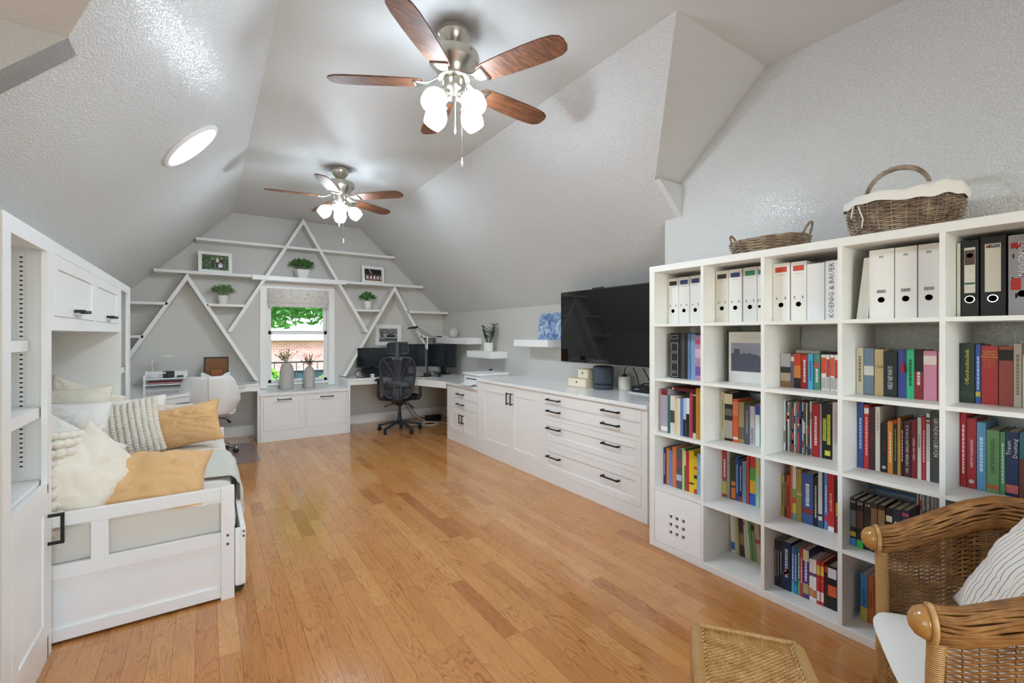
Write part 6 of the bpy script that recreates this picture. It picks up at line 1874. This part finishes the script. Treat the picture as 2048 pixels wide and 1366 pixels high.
def make_pillow(label, c, yaw, pitch, roll, w_, h_, t_, m, seed, bobble=None, sag=0, cat='pillow', stripes=False, wr=1):
    o = thing('pillow', label, cat, c) if bobble else None
    Rm = Matrix.Rotation(yaw, 4, 'Z') @ Matrix.Rotation(pitch, 4, 'X') @ Matrix.Rotation(roll, 4, 'Y')
    n = 44
    vs, fs = [], []
    idx = {}
    for sgn in (-1, 1):
        for i in range(n + 1):
            for j in range(n + 1):
                edge = i in (0, n) or j in (0, n)
                key = (i, j) if edge else (i, j, sgn)
                if key not in idx:
                    idx[key] = len(vs)
                    p = pillow_pt(i / n, j / n, w_, h_, t_, sgn, seed, wr=wr)
                    p.y += sag * ((j / n * 2 - 1) ** 2) + 0
                    vs.append(Rm @ p)
        for i in range(n):
            for j in range(n):
                g = lambda a, b_: idx[(a, b_)] if (a in (0, n) or b_ in (0, n)) else idx[(a, b_, sgn)]
                f = (g(i, j), g(i + 1, j), g(i + 1, j + 1), g(i, j + 1))
                fs.append(f if sgn == -1 else f[::-1])
    body = MB(); body.add(vs, fs)
    if bobble:
        b_o = body.build('cover', m, o, smooth=True, world=False)
        bb = MB()
        nx, ny, r_ = bobble
        for sgn in (-1, 1):
            for i in range(nx):
                for j in range(ny):
                    u, v = (i + .5 + (.25 if j % 2 else -.25) * 0) / nx, (j + .5) / ny
                    p = pillow_pt(u, v, w_, h_, t_, sgn, seed, wr=0); p.y += sgn * .004 + sag * ((v * 2 - 1) ** 2)
                    bb.ball(Rm @ p, r_, 8, 5, (1.25, .8, .78), M=Rm.to_3x3())
        bb.build('bobbles', m, o, smooth=True, world=False, kind='stuff')
        if bobble[0] < 12: pass
        return o
    ob = body.build('pillow', m, smooth=True, shift=(0, 0, 0))
    ob.location = c
    tag(ob, label, cat)
    # piped seam
    edge = [Rm @ (pillow_pt(u, v, w_, h_, t_, 1, seed, wr=wr) + Vector((0, sag * ((v * 2 - 1) ** 2), 0))) for u, v in [(i / 20, 0) for i in range(20)] + [(1, i / 20) for i in range(20)] + [(1 - i / 20, 1) for i in range(20)] + [(0, 1 - i / 20) for i in range(20)]]
    MB().tube(edge, .0022, 5, closed=True).build('seam', m, ob, world=False, smooth=True)
    return ob
M_TAN = mat('velvet_tan', '#dcaf7a', .8, bump=(11, .007, 4), sheen=.15, vary=(5, .06))
M_LINEN = mat('linen_cream', '#ebe3d3', .9, bump=(14, .005, 4), vary=(4, .03))
M_WHT = mat('cotton_white', '#efece5', .9, bump=(12, .005, 4))
M_BEIGE = mat('cotton_beige', '#d9cdbf', .9, bump=(200, .0006))
M_MAUVE = mat('cotton_mauve', '#cdc4bb', .9, bump=(200, .0006))
M_BOB = mat('wool_bobble', '#e8e0d4', .95, bump=(160, .001))
E_ = R
make_pillow('large cream pillow standing at the back of the daybed', (-.86, 4.47, .755), R(4), R(-14), 0, .56, .50, .16, M_LINEN, 1)
make_pillow('cream pillow with its corner peeking over the back pillows', (-.80, 4.575, .80), R(0), R(-8), R(24), .46, .42, .10, M_LINEN, 2)
make_pillow('white pillow behind the far bobble pillow', (-.48, 4.56, .70), R(0), R(-10), R(-3), .44, .38, .12, M_WHT, 3)
make_pillow('pale beige pillow behind the far tan pillow', (-.30, 4.50, .66), R(-8), R(-14), R(4), .40, .36, .13, M_BEIGE, 4)
make_pillow('tan velvet lumbar pillow at the far end of the daybed', (-.155, 4.36, .665), R(-12), R(-20), R(-10), .52, .33, .21, M_TAN, 5, wr=1.5)
make_pillow('plump white pillow beside the far bobble pillow', (-.78, 4.06, .72), R(16), R(-20), R(6), .48, .46, .20, M_WHT, 6)
make_pillow('cream wool bobble pillow in the middle of the back row', (-.50, 4.24, .685), R(-4), R(-26), R(-12), .46, .42, .14, M_BOB, 7, bobble=(13, 22, .0145))
make_pillow('small greyish mauve pillow in the corner by the shelf tower', (-.80, 3.62, .70), R(50), R(-16), R(18), .40, .40, .12, M_MAUVE, 8)
make_pillow('bright white pillow leaning behind the near linen pillow', (-.62, 3.36, .69), R(38), R(-24), R(40), .42, .42, .13, M_WHT, 9)
make_pillow('chunky cream bobble pillow wedged against the near end rail', (-.56, 2.99, .68), R(62), R(-6), R(6), .44, .50, .14, M_BOB, 10, bobble=(9, 11, .027))
make_pillow('crumpled cream linen pillow leaning at the near end rail', (-.475, 3.01, .665), R(48), R(-20), R(60), .43, .43, .26, M_LINEN, 11, wr=1.2)
make_pillow('large tan velvet lumbar pillow resting on the near end rail', (-.285, 3.05, .595), R(-3), R(-56), R(3), .60, .42, .25, M_TAN, 12, wr=2.4)
# ------------------------------------------------------------------ wicker
M_RAT = ramp_mat('rattan_brown', [(.3, '#7c5028'), (.5, '#986632'), (.7, '#b07e44')], scale=22, rough=.42, detail=3)
M_RATL = ramp_mat('rattan_honey', [(.3, '#a97c42'), (.5, '#c1935a'), (.7, '#d2a76c')], scale=26, rough=.42, detail=3)
M_WILLOW = ramp_mat('willow_grey', [(.25, '#5f4f40'), (.45, '#8a7662'), (.6, '#a8947c'), (.75, '#b6a48e')], scale=18, rough=.65, detail=3)
def wrap_mat(axis, name):
    m = ramp_mat(name, [(.0, '#7d5526'), (.22, '#b98a4e'), (.6, '#cfa367'), (1, '#c2955a')], tex='WAVE', scale=52, dist=.6, rough=.42, detail=1, bump=.0012)
    for x in m.node_tree.nodes:
        if x.type == 'TEX_WAVE': x.bands_direction = axis; x.wave_profile = 'SIN'
    return m
WRAP = {a: wrap_mat(a, 'rattan_wrap_' + a.lower()) for a in 'XYZ'}
M_WOODK = mat('varnished_knob', '#b5803f', .22, vary=(6, .08), coat=.4)
def weave(b, P, n_st, n_row, r_row, amp, closed=False, sub=2, sides=5, st=None, r_st=.003, rg=random.Random(4)):
    """rows of rods passing in front of and behind upright stakes; P(u,v)->point"""
    def N(u, v):
        e = .004
        a = P(min(u + e, 1), v) - P(max(u - e, 0), v); c = P(u, min(v + e, 1)) - P(u, max(v - e, 0))
        n = a.cross(c)
        return n.normalized() if n.length > 1e-9 else Vector((0, 0, 1))
    m = n_st * sub
    for j in range(n_row):
        v = (j + .5) / n_row
        pts = []
        for i in range(m if closed else m + 1):
            u = i / m
            ph = cos(pi * i / sub + (pi if j % 2 else 0))
            vj = v + rg.uniform(-.12, .12) / n_row
            pts.append(P(u, min(max(vj, 0), 1)) + N(u, v) * amp * ph)
        b.tube(pts, r_row * rg.uniform(.85, 1.1), sides, closed=closed, cap=False)
    if st is not None:
        for i in range(n_st if closed else n_st + 1):
            u = i / n_st
            st.tube([P(u, k / 8) for k in range(9)], r_st, 5)

# armchair -------------------------------------------------------------
ac = thing('wicker_armchair', 'brown wicker armchair with round wooden knobs on its arms, white seat cushion', 'armchair', (1.866, .5275, 0), R(28.9))
def arm_line(s):   # s 0..1 from knob backwards, for one side (x>0)
    y = .0 - .53 * s
    zt = .60 + .05 * min(1, s / .5) + .10 * max(0, min(1, (s - .1) / .55))
    x = .285 + .045 * sin(min(1, s * 1.2) * pi * .5) - (.10 * max(0, s - .8) / .2)
    return Vector((x, y, zt))
for side in (1, -1):
    S_ = lambda p: Vector((p.x * side, p.y, p.z))
    # rolled arm of parallel strands
    b = MB(); rg = random.Random(11 + side)
    ns = 46
    for k in range(ns):
        a0 = 2 * pi * k / ns
        ph = rg.uniform(0, 6); fq = rg.uniform(2.5, 5)
        pts = []
        for i in range(27):
            s = i / 26
            c = arm_line(s)
            a = a0 + .10 * sin(s * fq * 5 + ph)
            rx_, rz_ = .038 + .004 * sin(s * 3), .044 + .008 * min(1, s * 2)
            pts.append(S_(c + Vector((cos(a) * rx_, 0, sin(a) * rz_))))
        b.tube(pts, .0046 * rg.uniform(.85, 1.15), 6)
    ao = b.build('armrest', M_RAT, ac, smooth=True, world=False, kind='stuff')
    MB().tube([S_(arm_line(i / 12)) for i in range(13)], .034, 10).build('arm_core', mat('rattan_core', '#5a3818', .7), ac, smooth=True, world=False)
    c = S_(arm_line(0))
    Mk = Matrix.Rotation(R(-90), 4, 'X')
    MB().lathe([(.001, .046), (.018, .043), (.034, .032), (.043, .015), (.045, .0)], c=c + Vector((0, .004, 0)), n=28, M=Mk).build('knob', M_WOODK, ac, smooth=True, world=False)
    MB().lathe([(.045, .006), (.052, .004), (.052, -.006), (.045, -.008)], c=c + Vector((0, .002, 0)), n=28, M=Mk).build('knob_rim', M_RATL, ac, smooth=True, world=False)
    # woven side panel
    def Pside(u, v, side=side):
        s = u
        t_ = arm_line(s)
        zb = .09
        flare = .012 * sin(v * pi)
        return S_(Vector((t_.x - .035 * (1 - v) + flare, t_.y * (.96) - .03, zb + (t_.z - .03 - zb) * v))) 
    b = MB(); st = MB()
    weave(b, Pside, 16, 72, .0030, .0040, st=st, r_st=.0032, sub=2)
    b.build('woven_side', M_RAT, ac, smooth=True, world=False, kind='stuff')
    st.build('stakes', M_RAT, ac, smooth=True, world=False, kind='stuff')
    # wrapped front post
    pts = [S_(Vector((.278 - .012 * sin(k / 60 * pi) + .018 * max(0, k / 60 - .8), -.012, .06 + .50 * k / 60))) for k in range(61)]
    MB().tube([p for p in pts], [.021] * 61, 14).build('front_post', WRAP['Z'], ac, smooth=True, world=False)
    MB().tube([S_(Vector((.27, -.02, .16))), S_(Vector((.285, .01, 0)))], [.018, .015], 10).build('leg', M_RAT, ac, smooth=True, world=False)
    MB().tube([S_(Vector((.23, -.48, .16))), S_(Vector((.25, -.52, 0)))], [.018, .015], 10).build('leg', M_RAT, ac, smooth=True, world=False)
def Pfront(u, v):
    return Vector((-.265 + .53 * u, .0 + .035 * sin(u * pi) - .015, .08 + .225 * v))
b = MB(); st = MB()
weave(b, Pfront, 16, 24, .0036, .0048, st=st, r_st=.0042)
b.build('woven_front', M_RAT, ac, smooth=True, world=False, kind='stuff')
st.build('stakes', M_RAT, ac, smooth=True, world=False, kind='stuff')
def Pback(u, v):
    a = (u - .5) * 2
    return Vector((a * .27 * (1 - .15 * max(0, v - .7)), -.50 - .09 * (1 - a * a) - .08 * v, .09 + (.86 - .14 * a * a) * v))
b = MB(); st = MB()
weave(b, Pback, 18, 70, .0038, .005, st=st, r_st=.0042)
b.build('woven_back', M_RAT, ac, smooth=True, world=False, kind='stuff')
st.build('stakes', M_RAT, ac, smooth=True, world=False, kind='stuff')
MB().tube([Pback(i / 24, 1) for i in range(25)], .035, 10).build('back_rim', M_RAT, ac, smooth=True, world=False)
MB().box(-.25, .25, -.49, -.03, .27, .305).build('seat_base', MATS['rattan_core'], ac, world=False)
def cush(sgn):
    def f(u, v):
        x, y = u * 2 - 1, v * 2 - 1
        k = max(0, (1 - abs(x) ** 6) * (1 - abs(y) ** 6)) ** .4
        rc = 1 - .05 * abs(x) ** 4 * abs(y) ** 4 * 2
        return Vector((x * .262 * rc, -.235 + y * .275 * rc, .335 + sgn * .032 * k))
    return f
b = MB(); b.grid(cush(1), 28, 28); b.grid(cush(-1), 28, 28)
co = b.build('seat_cushion', mat('cushion_white', '#f1efea', .85, bump=(260, .0004)), smooth=True, world=False)
co.location = ac.location; co.rotation_euler = ac.rotation_euler
tag(co, 'thin white seat cushion on the wicker armchair', 'cushion')
# striped pillow
def stripe_mat():
    m = mat('ticking_stripe', '#efeae1', .9, bump=(240, .0006))
    n, l = m.node_tree.nodes, m.node_tree.links
    b_ = n['Principled BSDF']
    tc = n.new('ShaderNodeTexCoord'); sp = n.new('ShaderNodeSeparateXYZ')
    l.new(tc.outputs['UV'], sp.inputs[0])
    a = n.new('ShaderNodeMath'); a.operation = 'MULTIPLY'; a.inputs[1].default_value = 24; l.new(sp.outputs[0], a.inputs[0])
    f = n.new('ShaderNodeMath'); f.operation = 'FRACT'; l.new(a.outputs[0], f.inputs[0])
    r = n.new('ShaderNodeValToRGB'); e = r.color_ramp.elements; r.color_ramp.interpolation = 'CONSTANT'
    e[0].position, e[0].color = 0, rgb('#9a949a'); e[1].position, e[1].color = .16, rgb('#efeae1')
    l.new(f.outputs[0], r.inputs[0]); l.new(r.outputs[0], b_.inputs['Base Color'])
    return m
wpos = Matrix.Rotation(R(28.9), 4, 'Z') @ Vector((.02, -.33, 0)) + Vector((1.866, .5275, 0))
sp_ = make_pillow('white pillow with thin grey stripes leaning in the wicker armchair', (wpos.x, wpos.y, .585), R(28.9 + 180 + 10), R(-24), R(14), .48, .46, .17, stripe_mat(), 14, wr=.6)
uvl = sp_.data.uv_layers.new(name='UVMap')
n_ = 26
Ri = (Matrix.Rotation(R(28.9 + 190), 4, 'Z') @ Matrix.Rotation(R(-24), 4, 'X') @ Matrix.Rotation(R(14), 4, 'Y')).inverted()
for lp_ in sp_.data.loops:
    p = Ri @ sp_.data.vertices[lp_.vertex_index].co
    uvl.data[lp_.index].uv = (p.x / .48 + .5, p.z / .46 + .5)

# footstool -------------------------------------------------------------
fsA, fsu, fsw = Vector((1.385, .955, 0)), Vector((.60, -.80, 0)), Vector((-.82, -.573, 0))
ang = math.atan2(fsu.y, fsu.x)
fo = thing('wicker_footstool', 'honey coloured woven footstool in the foreground', 'footstool', (1.385, .955, 0), ang)
# local: x along u (.33), y along -normal; w direction is local -y
def wrapped(pts, r_, name, n=10, wraps=90, ax='Y'):
    P = [Vector(p) for p in pts]
    L = [0]
    for a, c in zip(P[:-1], P[1:]): L.append(L[-1] + (c - a).length)
    out, rr = [], []
    for k in range(wraps * 2 + 1):
        t = L[-1] * k / (wraps * 2)
        i = max(j for j in range(len(L)) if L[j] <= t + 1e-9)
        i = min(i, len(P) - 2)
        f = (t - L[i]) / max(L[i + 1] - L[i], 1e-9)
        out.append(P[i].lerp(P[i + 1], f)); rr.append(r_)
    return MB().tube(out, rr, n).build(name, WRAP[ax], fo, smooth=True, world=False)
def corner(pts, r_, n=5):
    out = [Vector(pts[0])]
    for i in range(1, len(pts) - 1):
        a, c, d = Vector(pts[i - 1]), Vector(pts[i]), Vector(pts[i + 1])
        p0 = c + (a - c).normalized() * r_; p1 = c + (d - c).normalized() * r_
        for k in range(n + 1):
            t = k / n; out.append(p0 * (1 - t) ** 2 + c * 2 * t * (1 - t) + p1 * t * t)
    out.append(Vector(pts[-1]))
    return out
LX, LY, ZT = .32, .46, .385
for x in (.012, LX - .012):
    wrapped(corner([(x, 0, 0), (x, -.004, ZT), (x, -LY + .004, ZT), (x, -LY, 0)], .05), .020, 'side_frame', wraps=150)
for y in (-.012, -LY + .012):
    wrapped([(.012, y, ZT + .002), (LX - .012, y, ZT + .002)], .011, 'cross_bar', wraps=70, ax='X')
wrapped([(.012, -.01, .12), (LX - .012, -.01, .12)], .009, 'stretcher', wraps=60, ax='X')
wrapped([(.012, -LY + .01, .12), (LX - .012, -LY + .01, .12)], .009, 'stretcher', wraps=60, ax='X')
def Ptop(u, v):
    return Vector((.030 + (LX - .060) * u, -.035 - (LY - .07) * v, ZT + .006 - .010 * sin(u * pi) * sin(v * pi)))
b = MB()
for i in range(53):
    u = i / 52
    b.tube([Ptop(u, -.05)] + [Ptop(u, k / 6) for k in range(7)] + [Ptop(u, 1.05)], .0016, 4)
b.build('warp_strands', M_RATL, fo, smooth=True, world=False, kind='stuff')
b = MB()
weave(b, lambda u, v: Ptop(u, .085 + .83 * v), 30, 46, .0022, .0028, sub=2, sides=5)
b.build('woven_top', M_RATL, fo, smooth=True, world=False, kind='stuff')
for x in (.030, LX - .030):
    b = MB()
    for k in range(2):
        b.tube([Vector((x + .004 * cos(t * 1.1 + k * pi), -.035 - (LY - .07) * t / 60, ZT + .008 + .004 * sin(t * 1.1 + k * pi))) for t in range(61)], .003, 5)
    b.build('edge_braid', M_RATL, fo, smooth=True, world=False, kind='stuff')

# baskets on the bookcase -------------------------------------------------
def oval(a, b_, c, z0, h, flare):
    def P(u, v):
        t = 2 * pi * u
        e = .8
        k = 1 + flare * v + .05 * sin(v * pi)
        cx, sy = cos(t), sin(t)
        return Vector((c[0] + a * k * abs(cx) ** e * (1 if cx > 0 else -1), c[1] + b_ * k * abs(sy) ** e * (1 if sy > 0 else -1), z0 + h * v))
    return P
bk = thing('basket', 'large oval willow basket with white cloth liner and arched handle on the bookcase', 'basket', (2.605, .725, 1.8205))
Pb = oval(.125, .175, (2.605, .725), 1.824, .165, .14)
b = MB(); st = MB()
weave(b, Pb, 34, 20, .0042, .0058, closed=True, sub=2, st=st, r_st=.004)
b.build('woven_side', M_WILLOW, bk, smooth=True, kind='stuff')
st.build('stakes', M_WILLOW, bk, smooth=True, kind='stuff')
b = MB(); b.add([Pb(i / 34, .02) for i in range(34)], [tuple(range(34))]); b.build('base', M_WILLOW, bk)
def liner(u, v):
    p = Pb(u, 1)
    c = Vector((2.605, .725, 0))
    d = Vector((p.x - c.x, p.y - c.y, 0))
    wob = .006 * sin(u * 2 * pi * 5) + .004 * sin(u * 2 * pi * 13)
    if v < .4: k = 1.085 + wob; z_ = 1.985 - .03 * (1 - v / .4) + wob + (.0 if v > 0 else -.01 * sin(u * 12))
    elif v < .5: k = 1.07; z_ = 1.999 + wob * .3
    else: t = (v - .5) / .5; k = 1.06 * (1 - t) ; z_ = 2.002 + .028 * sin(t * pi / 2) + wob * (1 - t)
    return Vector((c.x + d.x * k, c.y + d.y * k, z_))
b = MB(); b.grid(liner, 80, 12, close_u=True)
b.build('cloth_liner', M_WHT, bk, smooth=True)
b = MB()
for k in range(4):
    b.tube([Vector((2.60 + .006 * cos(t * .55 + k * pi / 2), .745 + .118 * cos(pi * t / 40) + 0, 1.985 + .145 * sin(pi * t / 40) ** .8 + .006 * sin(t * .55 + k * pi / 2))) for t in range(41)], .0062, 6)
b.build('handle', M_WILLOW, bk, smooth=True, kind='stuff')
MB().tube([(2.49, .86, 1.985), (2.47, .845, 1.95), (2.472, .83, 1.90), (2.47, .835, 1.86)], .003, 5).build('tie_ribbon', M_WHT, bk, smooth=True)
MB().tube([(2.49, .865, 1.985), (2.468, .87, 1.95), (2.468, .875, 1.91)], .003, 5).build('tie_ribbon', M_WHT, bk, smooth=True)
sb_ = thing('basket', 'small shallow grey willow basket with two ear handles on the bookcase', 'basket', (2.575, 1.30, 1.8205))
Ps = oval(.115, .165, (2.575, 1.30), 1.823, .075, .18)
b = MB(); st = MB()
weave(b, Ps, 22, 11, .0042, .007, closed=True, sub=2, st=st, r_st=.004, rg=random.Random(6))
b.build('woven_side', M_WILLOW, sb_, smooth=True, kind='stuff')
b = MB(); b.add([Ps(i / 34, .03) for i in range(34)], [tuple(range(34))]); b.build('base', M_WILLOW, sb_)
for s in (-1, 1):
    b = MB()
    for k in range(3):
        b.tube([Vector((2.575 + .035 * cos(pi * t / 20) + .003 * cos(t * .8 + k * 2), 1.30 + s * (.185 + .03 * sin(pi * t / 20)), 1.885 + .070 * sin(pi * t / 20) + .003 * sin(t * .8 + k * 2))) for t in range(21)], .0045, 5)
    b.build('ear_handle', M_WILLOW, sb_, smooth=True, kind='stuff')
pc = MB().box(2.60, 2.70, 1.0, 1.10, 1.8205, 1.828).build('folded_cloth', mat('cloth_grey', '#77736c', .9), bevel=.002)
tag(pc, 'flat dark folded cloth between the two baskets on the bookcase', 'cloth')
# ------------------------------------------------------------------ roman blind
rbl = thing('roman_blind', 'folded white roman blind with grey paisley print in the window', 'blind', (1.10, 7.14, 1.77))
M_BLIND = ramp_mat('paisley_print', [(.40, '#efece6'), (.46, '#efece6'), (.48, '#b3ada6'), (.50, '#efece6'), (.58, '#ece9e3'), (.60, '#b9b3ac'), (.62, '#efece6')], scale=7, dist=2.6, rough=.9, detail=2)
def fold(z0, z1, y0, bulge, name):
    b = MB()
    b.grid(lambda u, v: Vector((.695 + .81 * u, y0 - bulge * sin(v * pi) , z0 + (z1 - z0) * v)), 2, 8)
    o = b.build(name, M_BLIND, rbl, smooth=True)
    q = o.modifiers.new('thickness', 'SOLIDIFY'); q.thickness = .004
fold(1.885, 2.035, 7.130, .004, 'upper_panel')
fold(1.845, 1.90, 7.125, .014, 'fold')
fold(1.815, 1.865, 7.128, .016, 'fold')
fold(1.765, 1.835, 7.130, .004, 'lower_panel')
MB().box(.69, 1.51, 7.118, 7.155, 2.02, 2.045).build('headrail', M_TRIM, rbl)

# ------------------------------------------------------------------ outside the window
GZ = -3.2
gr = MB().box(-60, 80, 7.6, 90, GZ - .2, GZ).build('lawn', mat('lawn_green', '#5d8a3c', .9, vary=(2, .25)))
gr['kind'] = 'structure'
hs_ = thing('neighbour_house', 'red brick house with white window and pale roof beyond the garden', 'house', (3.0, 24, GZ))
def brick_mat():
    m = bpy.data.materials.new('red_brick'); m.use_nodes = True
    n, l = m.node_tree.nodes, m.node_tree.links
    b = n['Principled BSDF']; b.inputs['Roughness'].default_value = .85
    tc = n.new('ShaderNodeTexCoord'); mp = n.new('ShaderNodeMapping'); mp.inputs['Rotation'].default_value = (R(90), 0, 0)
    t = n.new('ShaderNodeTexBrick'); t.inputs['Scale'].default_value = 1
    t.inputs['Color1'].default_value = rgb('#a0584e'); t.inputs['Color2'].default_value = rgb('#b5766c'); t.inputs['Mortar'].default_value = rgb('#cfc0b6')
    t.inputs['Brick Width'].default_value = .22; t.inputs['Row Height'].default_value = .075; t.inputs['Mortar Size'].default_value = .009
    l.new(tc.outputs['Object'], mp.inputs[0]); l.new(mp.outputs[0], t.inputs['Vector']); l.new(t.outputs['Color'], b.inputs['Base Color'])
    return m
MB().box(-6, 5.6, 24, 32, GZ, 1.15).build('brick_wall', brick_mat(), hs_)
MB().box(5.6, 7.4, 23.6, 32, GZ, 1.15).build('white_gable', mat('siding_white', '#eceef0', .7), hs_)
MB().prism([(23.5, 1.15), (32, 5.2), (40, 1.15)], 'x', -7, 12).build('roof', mat('roof_pale', '#b9bcc4', .8, vary=(3, .1)), hs_)
MB().box(-6.2, 8, 23.55, 23.95, 1.10, 1.32).build('gutter', M_TRIM, hs_)
wf = MB().box(3.55, 4.75, 23.9, 24.02, -2.4, -.30).build('window_frame', M_TRIM, hs_)
MB().box(3.68, 4.62, 23.87, 23.9, -2.28, -1.40).box(3.68, 4.62, 23.87, 23.9, -1.32, -.42).build('window_pane', mat('far_pane', '#a9bfd0', .1), hs_)
wf = MB().box(-1.2, .6, 23.9, 24.02, -2.4, -.60).build('window_frame', M_TRIM, hs_)
MB().box(-1.05, .45, 23.87, 23.9, -2.28, -.72).build('window_pane', MATS['far_pane'], hs_)
# garden fence
fc = thing('garden_fence', 'dark teal metal fence with thin bars outside the window', 'fence', (2, 13, GZ))
M_FEN = mat('fence_teal', '#3c5a62', .5)
MB().box(-3, 7, 13.02, 13.05, -2.9, .40).build('fence_panel', M_FEN, fc)
for i in range(60):
    MB().box(-3 + i * .17, -2.975 + i * .17, 12.98, 13.0, -1.9, .66).build('bar', mat('fence_bar', '#4a5a60', .5), fc)
for z_ in (.64, .40, -1.9): MB().box(-3, 7.2, 12.97, 13.01, z_, z_ + .04).build('rail', M_BLACK, fc)
def leaves(n, c, rad, size, seed, m, shape='ball', under=None):
    rg = random.Random(seed); vs, fs = [], []
    k = 0
    while k < n:
        x, y, z_ = rg.uniform(-1, 1), rg.uniform(-1, 1), rg.uniform(-1, 1)
        q = x * x + y * y + z_ * z_
        if q > 1 or noise.noise(Vector((x * 3.1 + seed, y * 3.1, z_ * 4.2))) < -.05: continue
        p = Vector((c[0] + x * rad[0], c[1] + y * rad[1], c[2] + z_ * rad[2]))
        d = Vector((rg.gauss(0, 1), rg.gauss(0, 1), rg.gauss(0, .7))).normalized(); e = d.orthogonal().normalized()
        s = size * rg.uniform(.6, 1.2); o = len(vs)
        vs += [p - d * s, p + e * s * .45, p + d * s, p - e * s * .45]; fs.append((o, o + 1, o + 2, o + 3)); k += 1
    b = MB(); b.add(vs, fs)
    return b
def leaf_mat(name, c):
    m = mat(name, c, .6, vary=(2.5, .35))
    n, l = m.node_tree.nodes, m.node_tree.links
    tl_ = n.new('ShaderNodeBsdfTranslucent'); tl_.inputs[0].default_value = rgb('#a9d060')
    mx = n.new('ShaderNodeMixShader'); mx.inputs[0].default_value = .35
    l.new(n['Principled BSDF'].outputs[0], mx.inputs[1]); l.new(tl_.outputs[0], mx.inputs[2]); l.new(mx.outputs[0], n['Material Output'].inputs[0])
    return m
LT = leaf_mat('tree_leaf', '#4f9a44')
tr1 = thing('garden_tree', 'leafy green tree whose branches hang across the upper window', 'tree', (-1.2, 12.5, GZ))
leaves(15000, (1.6, 12.2, 3.75), (3.4, 1.6, 2.25), .13, 5, LT).build('foliage', LT, tr1, kind='stuff')
M_BARK = mat('bark', '#6a5a4c', .9)
MB().tube([(-1.6, 12.6, GZ), (-1.4, 12.5, 0), (-1.0, 12.4, 2.2), (-.6, 12.3, 4.0)], [.26, .22, .18, .1], 10).build('trunk', M_BARK, tr1, smooth=True)
for q in ([(-1.0, 12.4, 2.2), (.4, 12.3, 2.6), (2.0, 12.2, 2.45), (3.6, 12.1, 2.8)], [(-1.2, 12.4, 1.6), (-.2, 12.3, 2.1), (.9, 12.2, 2.2), (1.6, 12.1, 2.1)]):
    MB().tube(q, [.09, .06, .035, .012], 7).build('branch', M_BARK, tr1, smooth=True)
LB = leaf_mat('bush_leaf', '#8fbf4e')
for i, (x, rr, lab) in enumerate(((.95, .7, 'bright green shrub outside at the left window edge'), (3.35, 1.15, 'bright green shrub outside behind the smaller vase'))):
    bu = thing('garden_shrub', lab, 'shrub', (x, 12.2, GZ))
    leaves(3200, (x, 12.2, -.05), (rr, .6, .72), .07, 30 + i, LB).build('foliage', LB, bu, kind='stuff')
    MB().tube([(x, 12.2, GZ), (x, 12.2, -.8)], .05, 6).build('stem', M_BARK, bu)
